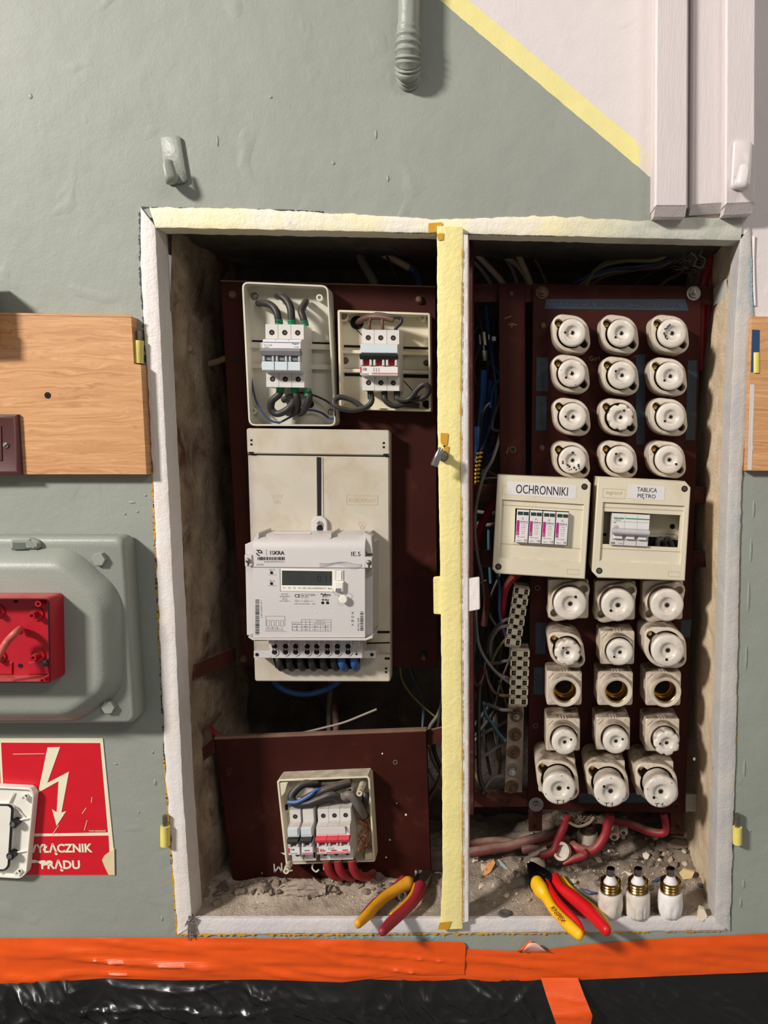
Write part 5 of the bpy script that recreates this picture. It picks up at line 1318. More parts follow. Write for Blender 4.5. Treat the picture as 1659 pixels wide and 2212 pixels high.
# back of the half-open window
plate([Bx(770, 270), Bx(1216, 292), Bx(1204, 500), Bx(760, 480)], .070, .074, m_cream, 'back_box', bx2); plate([Bx(1020, 420), Bx(1200, 440), Bx(1196, 500), Bx(1010, 500)], .0692, .0705, m_black, 'cable_space', bx2, b=.0001)
plate([Bx(1000, 398), Bx(1190, 410), Bx(1189, 430), Bx(1000, 420)], .066, .0705, m_creamin, 'rail_lip', bx2); hole(*Bx(1165, 362), .0698, .0038, bx2, 'slot'); plate([Bx(770, 400), Bx(790, 400), Bx(790, 415), Bx(770, 415)], .0695, .0705, m_black, 'slot', bx2, b=.0001)
for i in range(2): plain([(*Bx(1080+i*40, 480), .060), (*Bx(1085+i*40, 440), .058), (*Bx(1110+i*36, 436), .060), (*Bx(1128+i*36, 478), .062)], .0038, m_cabblack if i else m_cabgrey, ('grey', 'black')[i]+' wire loop inside the window of the TABLICA PIĘTRO box', 'wires in the half-open window')
# surge arrester modules
k1 = P(*Bx(423, 365), d0).x
for i in range(4):
    t = empty('surge_module', (0, 0, 0), ('leftmost', 'second from left', 'third from left', 'rightmost')[i]+' white surge protection module with a magenta stripe in the OCHRONNIKI box', 'surge protector', 'surge modules in the OCHRONNIKI box')
    w = .0178; hgt = .0470
    lbox(t, 'module', m_label, -w/2+.0001, w/2-.0001, -.004, .012, -hgt/2, hgt/2, .0005)
    lbox(t, 'status_window', m_dkgreen, -w/2+.0012, -.0004, -.0044, -.0038, hgt/2-.0070, hgt/2-.0022); lbox(t, 'status_window', m_dkgreen, .0006, w/2-.0012, -.0044, -.0038, hgt/2-.0070, hgt/2-.0022)
    lbox(t, 'magenta_stripe', m_inkmag, -w/2+.0004, -w/2+.0044, -.0043, -.0039, -hgt/2+.0105, hgt/2-.0150)
    txl('ETI', (-w/2+.0024, -.0045, -hgt/2+.0135), .0016, .0044, m_label, t); txl('ETITEC B', (.0018, -.0043, hgt/2-.0165), .0100, .0016, m_ink, t, .02); txl('275/12,5 (1+0)', (.0018, -.0043, hgt/2-.0188), .0105, .0013, m_ink, t)
    for j in range(5): txl(('In 30kA', 'Imax 60kA', 'Up<1,5kV', 'Uc 275V', 'L/N')[j], (.0014, -.0043, hgt/2-.0215-j*.0030), (.006, .007, .0065, .006, .004)[j], .0012, m_inkgrey, t)
    txl('CE', (.0055, -.0043, -hgt/2+.0035), .0042, .0028, m_ink, t); txl('IEC 61643', (-.001, -.0043, -hgt/2+.0082), .0110, .0013, m_inkgrey, t); txl('Ure 1', (-.0035, -.0043, -hgt/2+.0030), .006, .0015, m_ink, t)
    mb = MB(); ribbon_mb(mb, [Vector((-.0013, -.0043, hgt/2-.0128)), Vector((0, -.0043, hgt/2-.0104)), Vector((.0013, -.0043, hgt/2-.0128)), Vector((-.0013, -.0043, hgt/2-.0128))], .0004); obj('warning_triangle', mb, m_ink, t)
    px, py = Bx(423+(i-1.5)*74.5, 366+(i-1.5)*4.6)
    place(t, px, py, d0-.0005, 3.2, .985)
# breaker behind the half-open window
t = empty('circuit_breaker', (0, 0, 0), 'white three-pole breaker with a green line in the window of the TABLICA PIĘTRO box', 'circuit breaker')
lbox(t, 'module_body', m_mcb, -.0267, .0267, -.002, .030, -.0228, .0228, .0006); lbox(t, 'label_plate', m_label, -.0264, .0264, -.0026, -.001, .0020, .0222)
lbox(t, 'green_line', m_inkgreen, -.0080, .0260, -.0030, -.0025, .0158, .0172); txl('Schneider', (-.0172, -.0030, .0166), .0150, .0030, m_inkgreen, t, .02); txl('Electric', (-.0185, -.0030, .0138), .0080, .0018, m_inkgreen, t)
txl('iSW', (-.0225, -.0030, .0098), .0034, .0016, m_ink, t, .02); txl('I.ON', (-.0205, -.0030, .0050), .0056, .0014, m_ink, t); txl('O.OFF', (-.0200, -.0030, .0030), .0064, .0014, m_ink, t)
lbox(t, 'printed_line', m_inkgrey, -.026, .0255, -.0029, -.0026, .0116, .0118)
mb = MB(); mb.tube([Vector((-.0262, -.008, -.0025)), Vector((.0262, -.008, -.0025))], .0042, 10, 2); obj('bar_handle', mb, m_greyl, t)
for i in range(3): lbox(t, 'toggle', m_label, -.0230+i*.0172, -.0110+i*.0172, -.0060, -.0015, -.0130, -.0048, .0006); lbox(t, 'toggle_slot', m_greyl, -.0240+i*.0172, -.0100+i*.0172, -.0032, -.0015, -.0138, -.0120)
txl('63A', (-.0235, -.0026, -.0195), .0058, .0026, m_ink, t, .02); txl('AC-22A', (-.0130, -.0026, -.0197), .0062, .0014, m_ink, t); 
for x in (-.0089, .0089): lbox(t, 'joint_line', m_greyl, x-.0001, x+.0001, -.0029, -.0020, -.0222, .0222)
place(t, *Bx(924, 381), d0+.001, 3.0)

# ------------------------------------------------------------------ wires
gT = 'cables at the top of the left compartment'
plain([(752, 470, .20), (767, 512, .19), (782, 563, .17), (806, 606, .14), (815, 640, .125)], .0068, m_cabgrey, 'thick grey cable dropping behind the tall brown board, top of left compartment', gT)
plain([(780, 480, .21), (793, 512, .20), (806, 534, .19), (824, 547, .18), (858, 564, .175), (887, 580, .17)], .0060, m_cabbeige, 'beige cable bending right at the top of the left compartment', gT)
plain([(886, 579, .17), (898, 588, .17), (906, 606, .16), (908, 640, .14)], .0068, m_cabdkblue, 'dark blue end of the bent beige cable, top of left compartment', gT)
plain([(862, 510, .20), (850, 524, .19), (836, 538, .18), (838, 560, .17), (862, 614, .14), (866, 640, .13)], .0018, m_cabblack, 'thin black wire kinked behind the beige cable, top of left compartment', gT)
plain([(408, 752, .10), (423, 774, .14), (440, 784, .17), (456, 785, .17), (482, 776, .16), (500, 768, .15)], .0050, m_cabbeige, 'pale cable sagging between the left reveal and the tall board')
plain([(590, 1455, .13), (598, 1478, .15), (628, 1495, .16), (666, 1499, .16), (706, 1488, .16), (734, 1470, .14)], .0052, m_cabblue, 'blue cable sagging below the meter plate')
plain([(655, 1460, .15), (676, 1503, .19), (700, 1543, .21), (714, 1575, .20), (718, 1612, .17)], .0042, m_cabblack, 'black cable rising from the short board towards the meter plate')
plain([(716, 1460, .15), (713, 1495, .19), (710, 1540, .20), (710, 1566, .19), (712, 1612, .16)], .0044, m_cabgrey, 'upright dusty grey cable under the meter plate')
plain([(720, 1520, .20), (723, 1540, .20), (726, 1566, .18), (726, 1600, .15)], .0060, m_cabbrown, 'short brown dusty cable behind the short board')
plain([(640, 1586, .14), (700, 1572, .14), (745, 1560, .14), (785, 1544, .14), (814, 1532, .14)], .0020, m_cabwhite, 'pale wire slanting up over the edge of the short wide board')
plain([(864, 1430, .13), (868, 1466, .15), (886, 1497, .16), (914, 1526, .16), (950, 1556, .16)], .0017, m_cabyg, 'thin green-yellow wire running down right beside the meter plate')
plain([(884, 1430, .13), (890, 1452, .15), (910, 1490, .16), (916, 1534, .16), (913, 1575, .15), (911, 1610, .13)], .0016, m_cabblack, 'thin black wire beside the green-yellow one, left compartment')
plain([(880, 1430, .13), (895, 1470, .16), (912, 1510, .17), (912, 1575, .16), (912, 1610, .14)], .0014, m_cabteal, 'thin teal wire next to the thin black one, left compartment')
gR2 = 'cables between the short board and the centre post'
plain([(922, 1590, .15), (928, 1612, .15), (936, 1640, .14), (954, 1672, .13)], .0040, m_cabgrey, 'grey cable behind the right end of the short board, beside the post', gR2)
plain([(936, 1600, .14), (941, 1630, .14), (957, 1668, .12)], .0028, m_cabblack, 'black cable behind the right end of the short board, beside the post', gR2)
plain([(924, 1660, .16), (936, 1684, .15), (954, 1706, .14)], .0018, m_cabwhite, 'thin pale wire crossing the gap right of the short board', gR2)
plain([(958, 1658, .11), (946, 1690, .12), (930, 1718, .13), (918, 1742, .14)], .0036, m_cabbrown, 'brown cable slanting left out of the gap beside the post', gR2)
plain([(955, 1520, .15), (946, 1545, .15), (930, 1568, .15), (924, 1590, .15)], .0034, m_cabgrey, 'grey cable curving down beside the post above the short board', gR2)
plain([(962, 1470, .14), (953, 1520, .14), (948, 1560, .14), (943, 1590, .14)], .0030, m_cabblack, 'black cable running down behind the centre post', gR2)
plain([(398, 1468, .05), (412, 1494, .07), (424, 1520, .09), (440, 1556, .11), (458, 1580, .12), (480, 1596, .125)], .0052, m_cabred, 'dark red cable slanting down the left reveal to the short board')
# right compartment, top
gU = 'cables at the top of the right compartment'
for i, (pts, r, m, lb) in enumerate((
    ([(1018, 538, .16), (1048, 568, .17), (1084, 608, .18), (1110, 650, .2)], .0046, m_cabbeige, 'beige cable nearest the post at the top of the right compartment'),
    ([(1020, 520, .17), (1060, 540, .18), (1110, 566, .18), (1140, 604, .17), (1150, 650, .17)], .0046, m_cabbeige, 'beige cable crossing in front of the others at the top right compartment'),
    ([(1096, 505, .17), (1112, 535, .17), (1126, 566, .17), (1143, 606, .17), (1150, 640, .17)], .0052, m_cabbeige, 'thick beige cable dropping to the strip board, top right compartment'),
    ([(1040, 508, .19), (1070, 530, .19), (1104, 576, .19), (1120, 620, .19)], .0040, m_cabgrey, 'grey cable behind the beige ones, top right compartment'),
    ([(1128, 520, .18), (1150, 552, .18), (1166, 580, .18), (1180, 612, .18)], .0030, m_cabbrown, 'thin brown cable right of the beige ones, top right compartment'),
    ([(1016, 556, .18), (1046, 590, .18), (1064, 620, .18)], .0034, m_cabgrey, 'short grey cable low against the post, top right compartment'),
    ([(1070, 515, .2), (1088, 550, .2), (1092, 580, .2), (1096, 620, .2)], .0032, m_cabblack, 'black cable behind the beige ones, top right compartment'),
    ([(1462, 510, .15), (1455, 534, .15), (1430, 557, .15), (1400, 563, .16), (1352, 563, .17), (1310, 572, .18), (1283, 587, .18), (1266, 618, .18)], .0034, m_cabyg, 'green-yellow wire arching over the fuse board, top of the bundle'),
    ([(1452, 508, .16), (1444, 530, .16), (1420, 550, .16), (1360, 558, .17), (1310, 566, .18), (1278, 590, .18), (1262, 618, .18)], .0026, m_cabgrey, 'grey wire just above the green-yellow one over the fuse board'),
    ([(1505, 520, .16), (1480, 545, .16), (1432, 566, .17), (1380, 576, .17), (1330, 580, .18), (1280, 592, .18), (1240, 612, .18)], .0032, m_cabdkblue, 'dark blue wire of the bundle over the fuse board'),
    ([(1490, 530, .17), (1436, 572, .17), (1380, 582, .18), (1320, 588, .18), (1270, 604, .18), (1246, 622, .18)], .0028, m_cabgrey, 'grey wire under the dark blue one over the fuse board'),
    ([(1470, 560, .17), (1406, 577, .17), (1360, 586, .18), (1310, 596, .18), (1274, 616, .18)], .0026, m_cabbrown, 'brown wire of the bundle over the fuse board'),
    ([(1460, 575, .18), (1420, 584, .18), (1390, 600, .18), (1366, 620, .18)], .0018, m_cabblack, 'thin black wire lowest in the bundle over the fuse board'),
    ([(1500, 560, .17), (1470, 590, .17), (1440, 606, .17), (1420, 624, .17)], .0026, m_cabbrown, 'brown wire curving down at the right end of the bundle'),
    ([(1543, 505, .135), (1539, 540, .135), (1530, 575, .135), (1519, 616, .135), (1516, 680, .14), (1514, 800, .15)], .0068, m_cabred, 'thick red cable at the top right, left of the pair'),
    ([(1556, 505, .135), (1552, 540, .135), (1544, 575, .135), (1535, 616, .135), (1530, 680, .14), (1526, 800, .15)], .0062, m_cabred, 'thick red cable at the top right, right of the pair'),
    ([(1572, 505, .16), (1562, 560, .16), (1548, 640, .16), (1540, 760, .17)], .0062, m_cabblack, 'thick black cable behind the red pair, top right'))):
    plain(pts, r, m, lb, gU)
# cobweb
mb = MB(); rr = random.Random(3)
for i in range(60):
    a = P(1440+rr.random()*90, 535+rr.random()*50, .10+rr.random()*.03); b_ = P(1478+rr.gauss(20, 22), 560+rr.gauss(0, 22), .10+rr.random()*.03)
    mb.tube([a, (a+b_)/2+Vector((rr.gauss(0, .004), 0, -rr.random()*.006)), b_], .00025, 3, 3)
mb.tube([P(1492, 545, .1), P(1505, 558, .1), P(1500, 572, .1), P(1516, 578, .1), P(1524, 560, .1), P(1512, 552, .1), P(1518, 538, .1)], .0011, 6, 5)
m_web = mat('cobweb', (120, 112, 102), .9)
obj('cobweb', mb, m_web, None, 'dusty cobweb at the top right corner over the wire bundle', 'cobweb', None, 'stuff')
# right compartment, behind and beside the strip board
gV = 'wires between the post and the terminal strips'
W_ = [
 ([(1046, 800, .17), (1045, 840, .17), (1042, 880, .18), (1036, 930, .18)], .0060, m_cabblue, 'thick blue cable under the lug left of the strip board'),
 ([(1058, 822, .19), (1054, 846, .19), (1049, 872, .19)], .0050, m_cabblue, 'shorter blue cable right of the lugged one'),
 ([(1031, 922, .15), (1029, 950, .15), (1026, 990, .16)], .0054, m_cabblue, 'lower blue cable close to the post upright'),
 ([(1082, 816, .14), (1072, 830, .14), (1064, 848, .14), (1061, 880, .15)], .0026, m_cabblue, 'thin blue wire curling out from behind the strip board'),
 ([(1082, 862, .14), (1072, 886, .14), (1064, 914, .13), (1066, 928, .13), (1084, 931, .13)], .0024, m_cabgrey, 'grey wire bent in a hook beside the strip board'),
 ([(1080, 938, .11), (1073, 966, .10), (1062, 996, .09), (1048, 1020, .09), (1038, 1050, .09), (1028, 1098, .09), (1026, 1147, .09), (1032, 1203, .09), (1040, 1240, .10), (1046, 1290, .12)], .0026, m_cabgrey, 'long grey wire running down in front of the straps'),
 ([(1040, 1036, .13), (1056, 1033, .12), (1078, 1032, .11)], .0014, m_cabwhite, 'white wire end reaching the OCHRONNIKI box'),
 ([(1036, 1005, .14), (1056, 1018, .12), (1078, 1030, .11)], .0012, m_copper, 'thin copper wire slanting to the OCHRONNIKI box'),
 ([(1060, 870, .15), (1050, 880, .15), (1042, 900, .15), (1036, 960, .16)], .0024, m_cabblack, 'black wire arching left of the strip board'),
 ([(1068, 980, .14), (1055, 1000, .14), (1044, 1020, .15), (1040, 1060, .16)], .0024, m_cabblack, 'black wire dropping behind the upper strap'),
 ([(1082, 968, .13), (1064, 978, .13), (1052, 996, .14), (1048, 1030, .15)], .0030, m_cabdkblue, 'dark blue wire curving out from the strip board foot'),
 ([(1060, 920, .16), (1050, 950, .16), (1036, 980, .15), (1024, 1000, .14)], .0024, m_cabdkblue, 'dark blue wire slanting down to the post'),
 ([(1068, 1075, .12), (1056, 1104, .13), (1042, 1130, .13), (1033, 1156, .13), (1028, 1200, .14)], .0062, m_cabred, 'red cable slanting left of the OCHRONNIKI box'),
 ([(1122, 1238, .10), (1104, 1252, .10), (1091, 1272, .10), (1086, 1300, .105), (1085, 1335, .11), (1090, 1370, .12)], .0066, m_cabred, 'thick red cable bending down below the OCHRONNIKI box'),
 ([(1045, 1255, .14), (1052, 1280, .14), (1052, 1310, .14), (1046, 1350, .15)], .0056, m_cabdusty, 'dull red cable upright behind the grey wires'),
 ([(1074, 1240, .09), (1079, 1270, .09), (1078, 1318, .09), (1085, 1350, .09), (1094, 1378, .09)], .0022, m_cabdkblue, 'thin blue wire in front of the thick red bend'),
 ([(1104, 1336, .09), (1086, 1342, .09), (1072, 1356, .10), (1058, 1380, .11), (1054, 1410, .12)], .0028, m_cabgrey, 'grey wire from the upper terminal strip, upper one'),
 ([(1100, 1352, .09), (1080, 1356, .09), (1066, 1372, .10), (1059, 1396, .11), (1062, 1430, .12)], .0030, m_cabgrey, 'grey wire from the upper terminal strip, lower one'),
 ([(1096, 1378, .09), (1084, 1390, .09), (1072, 1408, .10), (1062, 1430, .11)], .0022, m_cabyg, 'dusty yellowish wire from the foot of the upper strip'),
 ([(1108, 1427, .09), (1090, 1428, .09), (1076, 1432, .10), (1058, 1434, .11)], .0026, m_cabgrey, 'grey wire from the top of the lower terminal strip'),
 ([(1036, 1230, .11), (1030, 1290, .11), (1028, 1340, .10), (1036, 1398, .10), (1064, 1444, .09), (1100, 1474, .09)], .0026, m_cabgrey, 'long grey wire crossing to the lower terminal strip'),
 ([(1046, 1440, .12), (1054, 1470, .11), (1066, 1494, .10), (1082, 1502, .09), (1100, 1503, .09)], .0026, m_cabbrown, 'brown wire to the lower terminal strip'),
 ([(1080, 1456, .10), (1090, 1462, .09), (1106, 1468, .09)], .0026, m_cabbrown, 'short brown wire to the middle of the lower strip'),
 ([(1078, 1470, .12), (1086, 1496, .12), (1096, 1526, .12)], .0018, m_cabyg, 'thin yellowish wire behind the lower terminal strip'),
 ([(1024, 1330, .09), (1026, 1380, .09), (1022, 1430, .09), (1024, 1472, .09), (1034, 1480, .10), (1044, 1460, .11), (1048, 1430, .12)], .0026, m_cabblack, 'black wire looping beside the post upright'),
 ([(1046, 1440, .12), (1040, 1466, .12), (1030, 1490, .12), (1020, 1512, .12)], .0050, m_cabred, 'red cable slanting down to the post upright'),
 ([(1108, 1533, .09), (1084, 1533, .09), (1066, 1526, .10), (1050, 1522, .11)], .0028, m_cabgrey, 'grey wire to the topmost earth bolt'),
 ([(1044, 1516, .12), (1050, 1545, .11), (1064, 1564, .10), (1080, 1588, .10), (1094, 1602, .095)], .0028, m_cabteal, 'light blue wire to the second earth bolt'),
 ([(1036, 1480, .11), (1034, 1540, .10), (1034, 1620, .10), (1036, 1676, .10), (1046, 1704, .10), (1058, 1712, .10)], .0034, m_cabblack, 'thick black wire hanging down to the bottom strap'),
 ([(1100, 1554, .13), (1072, 1570, .13), (1048, 1582, .13), (1024, 1600, .13)], .0026, m_cabgrey, 'grey wire behind the earth bar, upper'),
 ([(1096, 1603, .10), (1076, 1612, .11), (1060, 1624, .11), (1040, 1634, .11), (1022, 1636, .11)], .0030, m_cabgrey, 'grey wire from the second earth bolt to the post'),
 ([(1104, 1678, .10), (1084, 1676, .10), (1064, 1680, .10), (1050, 1698, .10), (1044, 1712, .11)], .0028, m_cabgrey, 'grey wire from the lowest earth bolt'),
 ([(1078, 1612, .12), (1074, 1630, .12), (1080, 1650, .12), (1078, 1676, .12)], .0022, m_cabbrown, 'brown wire upright behind the earth bar'),
 ([(1060, 1520, .15), (1040, 1548, .15), (1026, 1566, .15)], .0036, m_cabblack, 'black wire slanting behind the long black one'),
 ([(1086, 1510, .15), (1062, 1546, .15), (1036, 1580, .15), (1024, 1590, .15)], .0034, m_cabblack, 'black wire slanting down behind the earth bar'),
 ([(1022, 1660, .13), (1036, 1690, .13), (1048, 1712, .13)], .0030, m_cabyg, 'dusty wire at the foot of the post upright'),
 ([(1030, 1105, .15), (1050, 1108, .15), (1070, 1108, .15)], .0030, m_cabgrey, 'grey wire across behind the red cable, upper'),
 ([(1030, 1130, .15), (1050, 1134, .15), (1072, 1133, .15)], .0030, m_cabgrey, 'grey wire across behind the red cable, lower'),
 ([(1056, 1130, .16), (1056, 1180, .16), (1060, 1260, .16)], .0026, m_cabteal, 'teal wire upright behind the straps'),
]
for pts, r, m, lb in W_: plain(pts, r, m, lb, gV, 'wire', 'wire', 8)
rr = random.Random(21)
mb_l = []
for i in range(16):                            # deep tangle behind
    x = 1026+rr.random()*64; y0 = 660 if i < 7 else 1240
    L = rr.uniform(240, 380) if i < 7 else rr.uniform(260, 460)
    pts = []; d = .17+rr.random()*.07
    for k in range(6): pts.append((x+rr.gauss(0, 11), y0+L*k/5, d+rr.gauss(0, .008)))
    plain(pts, rr.uniform(.0018, .0034), rr.choice((m_cabblack, m_cabbrown, m_cabgrey, m_cabdkblue, m_cabblack)), 'dim wire in the deep tangle behind the rack straps', 'deep tangle of wires behind the rack', 'wire', 'wire', 7)
# striped sleeve
t = empty('striped_sleeve', P(1030, 1040, .13), 'black and yellow striped sleeve beside the upper strap', 'cable sleeve')
mb = MB(); mb.tube([P(1037, 972, .13), P(1035, 1000, .13), P(1029, 1046, .13)], .0046, 10, 4); obj('sleeve', mb, m_blackp, t)
a, b_ = P(1037, 974, .13), P(1029, 1044, .13)
for i in range(8):
    c = a+(b_-a)*((i+.5)/8); mb = MB(); ax = (b_-a).normalized(); ax = (ax+Vector((.35, 0, 0))).normalized()
    mb.lathe(c, [(.0049, -.0016), (.0051, 0), (.0049, .0016)], axis=ax, n=14); obj('yellow_stripe', mb, m_plyel, t)
# cable lugs at the upper left of the rack
t = empty('cable_lug', P(1048, 800, .17), 'cluster of grey metal lugs above the blue cable', 'cable lug')
for q, d in (([(1034, 722), (1038, 722), (1040, 744), (1035, 744)], .165), ([(1042, 716), (1049, 716), (1052, 746), (1045, 746)], .160), ([(1054, 722), (1059, 722), (1058, 734), (1053, 734)], .165), ([(1062, 726), (1072, 726), (1072, 737), (1063, 737)], .165)):
    plate(q, d, d+.004, m_steel, 'lug', t)
plate([(1043, 745), (1047, 745), (1048, 760), (1044, 760)], .163, .166, m_steel, 'lug_neck', t)
mb = MB(); mb.tube([P(1048, 757, .166), P(1048, 779, .168)], .0058, 12, 2); obj('crimp', mb, m_steel, t)

# ------------------------------------------------------------------ terminal strips and earth bar
def terminal_strip(a, b_, w, n, label):
    """a, b_: top and bottom pixel of the centre line"""
    t = empty('terminal_strip', P(*b_, .09), label, 'terminal strip', 'cream terminal strips on the fuse board edge')
    d = .070; A, B = P(*a, d), P(*b_, d); ax = (B-A); L = ax.length; ux = ax.normalized(); uy = Vector((-ux.z, 0, ux.x)); k = S(*a, d)
    if uy.x < 0: uy = -uy
    hw = w*k/2
    def bx(s0, s1, v0, v1, y0, y1, name, m, bev=.0006):
        mb = MB(); poly = [(A+ux*s+uy*v) for s, v in ((s0, v0), (s1, v0), (s1, v1), (s0, v1))]
        mb.layers([(p.x, p.z) for p in poly], [(0, y1), (0, y0+bev), (bev, y0)]); return obj(name, mb, m, t)
    bx(-L*.01, L*1.01, -hw*.9, hw*.9, d+.006, DB+.004, 'strip_base', m_porcsock)
    pitch = L/n
    for i in range(n):
        s = i*pitch
        p_ = bx(s+pitch*.10, s+pitch*.72, -hw, hw, d, d+.012, 'block', m_cream)
        for v in (-.60, .60):
            mb = MB(); poly = [(A+ux*(s+pitch*q)+uy*(hw*(v+e_))) for q, e_ in ((.17, -.22), (.17, .22), (.65, .22), (.65, -.22))]
            mb.layers([(p.x, p.z) for p in poly], [(0, d+.001), (0, d-.0003)]); ho = obj('terminal_hole', mb, m_black, p_)
            mb = MB(); mb.lathe(A+ux*(s+pitch*.42)+uy*(hw*(v+.03))+Vector((0, -.0004, 0)), [(.0022, 0), (.0018, .0005)], n=9); obj('terminal_screw', mb, m_rust, p_)
        if i < n-1:
            bx(s+pitch*.72, s+pitch*1.10, -hw*.85, hw*.85, d+.004, d+.012, 'bridge', m_cream)
            mb = MB(); mb.lathe(A+ux*(s+pitch*.91)+Vector((0, .0036, 0)), [(.0034, 0), (.0034, .0004)], n=14); obj('fixing_hole', mb, m_black, t)
terminal_strip((1128, 1268), (1106, 1400), 35, 6, 'upper cream terminal strip, tilted, left of the lower fuses')
terminal_strip((1124, 1404), (1119, 1528), 41, 6, 'lower cream terminal strip, upright, above the earth bolts')
t = empty('earth_bar', P(1110, 1705, .095), 'grey dusty metal bar with five bolts below the terminal strips', 'earth bar')
plate([(1098, 1520), (1132, 1520), (1128, 1712), (1090, 1712)], .094, .099, mat('dusty_bar', (140, 124, 108), .7, .2, var=.2, dirt=(90, 74, 60), da=.5), 'bar', t)
for x, y, m in ((1115, 1544, m_steel), (1112, 1586, m_rust), (1109, 1624, m_rust), (1106, 1663, m_chrome), (1105, 1699, m_rust)):
    bolt(x, y, .094, .0076, t, m_rust if m is not m_chrome else m_steel, washer=.0108, h=.007)
    bolt(x+1, y+3, .086, .0048, t, m, 'stud', hexn=12, h=.005)

# ------------------------------------------------------------------ red cables on the niche floor, right
gF = 'red cables under the fuse board'
for pts, r, m, lb in (
    ([(1226, 1760, .115), (1220, 1780, .115), (1212, 1800, .112), (1204, 1818, .110), (1197, 1836, .106), (1184, 1844, .104), (1168, 1848, .104)], .0068, m_cabred, 'red cable stub hanging from under the fuse board, leftmost'),
    ([(1318, 1758, .115), (1314, 1778, .115), (1306, 1806, .112), (1288, 1832, .108), (1268, 1838, .108), (1246, 1832, .112), (1236, 1824, .12)], .0076, m_cabred, 'red cable hanging from the middle of the fuse board and turning left'),
    ([(1433, 1756, .118), (1438, 1776, .118), (1439, 1792, .118), (1428, 1800, .120), (1396, 1794, .13), (1360, 1779, .14), (1326, 1772, .145), (1290, 1770, .15)], .0066, m_cabred, 'red cable looping under the right end of the fuse board'),
    ([(1258, 1838, .100), (1262, 1846, .098), (1250, 1852, .096), (1236, 1857, .094), (1216, 1867, .090)], [.0064, .0068, .0064, .0052, .0016], m_cabred, 'red tapering cable end lying on the dust'),
    ([(1014, 1842, .125), (1060, 1834, .13), (1100, 1828, .135), (1154, 1812, .14), (1200, 1800, .15), (1222, 1786, .16)], .0082, m_cabdusty, 'long dusty red cable along the floor from the post'),
    ([(1016, 1822, .16), (1080, 1818, .16), (1130, 1826, .15), (1180, 1820, .15), (1230, 1812, .15)], .0078, m_cabdusty, 'dusty red cable lying behind the long one'),
    ([(1130, 1836, .125), (1146, 1834, .122), (1176, 1838, .118)], .0070, m_cabdusty, 'short dusty red cable behind the paper tube')):
    plain(pts, r, m, lb, gF)

# ------------------------------------------------------------------ cast box on the wall, lower left
m_cast = mat('sage_cast_paint', (146, 150, 141), .45, var=.04, vs=14, bump=.16, bs=300)
t = empty('cast_junction_box', P(130, 1565, 0), 'large sage painted cast box with a domed octagonal lid on the wall', 'junction box')
FD = -.036
fl = rounded(pp([(-230, 1160), (266, 1160), (293, 1564), (-230, 1566)], FD), .014, 6)
mb = MB(); mb.layers(fl, [(.004, -.0002), (0, -.006), (0, FD+.006), (.002, FD+.002), (.006, FD)]); obj('flange_body', mb, m_cast, t)
lid = rounded(pp([(-230, 1184), (160, 1184), (246, 1262), (264, 1300), (268, 1468), (254, 1500), (176, 1556), (-230, 1556)], FD), .02, 5)
mb = MB(); mb.layers(lid, [(0, FD+.001), (.001, FD-.003), (.008, FD-.013), (.016, FD-.021), (.020, FD-.0235), (.026, FD-.0245)]); obj('domed_lid', mb, m_cast, t, ang=60)
for x, y in ((218, 1207), (238, 1525)):
    c = P(x, y, FD); mb = MB(); mb.lathe(c, [(.0100, 0), (.0098, .006), (.0088, .0072)], n=6); obj('hex_bolt', mb, m_cast, t)
plate([(22, 1162), (62, 1162), (84, 1170), (84, 1186), (20, 1190)], FD-.008, FD, m_cast, 'lug', t, b=.003, rad=.004); plate([(27, 1172), (55, 1172), (55, 1186), (27, 1187)], FD-.0083, FD-.007, mat('slot_paint', (92, 100, 92), .6), 'lug_slot', t, b=.0002)
mb = MB(); mb.tube([P(62, 1168, FD-.006), P(76, 1182, FD-.006)], [.004, .003], 10, 3); obj('lug_pin', mb, m_cast, t)
# red open box
LD = FD-.0245
t = empty('red_call_box', P(40, 1478, LD), 'open red plastic call point box with its cover off on the sage cast box', 'call point')
q = rounded(pp([(-130, 1291), (108, 1291), (112, 1477), (-130, 1478)], LD-.031), .007, 5)
mb = MB(); mb.layers(q, [(0, LD-.0002), (0, LD-.030), (.0008, LD-.031), (.0028, LD-.031), (.0036, LD-.008)]); obj('box', mb, m_redbox, t)
qi = inset(q, .0022); mb = MB(); mb.tube([Vector((x, LD-.0312, z)) for x, z in qi+[qi[0]]], .0010, 6, 1, caps=False); obj('gasket', mb, m_blackp, t)
for x, y, r in ((80, 1326, .0095), (83, 1416, .0095), (-4, 1320, .0095), (0, 1418, .009)):
    c = P(x, y, LD-.0082); mb = MB(); mb.lathe(c, [(r, 0), (r*.95, .0018), (r*.5, .0022), (r*.42, .012), (r*.24, .012), (r*.2, .006)], n=20); obj('boss', mb, m_redbox, t)
for x, y in ((92, 1301), (101, 1466)):
    c = P(x, y, LD-.020); mb = MB(); mb.lathe(c, [(.0040, -.012), (.0040, .010), (.0022, .010), (.0020, .004)], n=16); obj('corner_post', mb, m_redbox, t)
hole(41, 1362, LD-.0083, .0050, t, 'cable_hole'); hole(44, 1438, LD-.0083, .0030, t); hole(34, 1298, LD-.0083, .0028, t)
c = P(97, 1434, LD-.020); mb = MB(); mb.lathe(c, [(.0046, -.012), (.0042, 0), (.001, .001)], n=14); obj('black_screw', mb, m_blackp, t)
plate([(60, 1431), (102, 1431), (106, 1457), (60, 1457)], LD-.0100, LD-.0082, m_redbox, 'raised_panel', t); plate([(-60, 1431), (26, 1431), (26, 1457), (-60, 1457)], LD-.0100, LD-.0082, m_redbox, 'raised_panel', t)
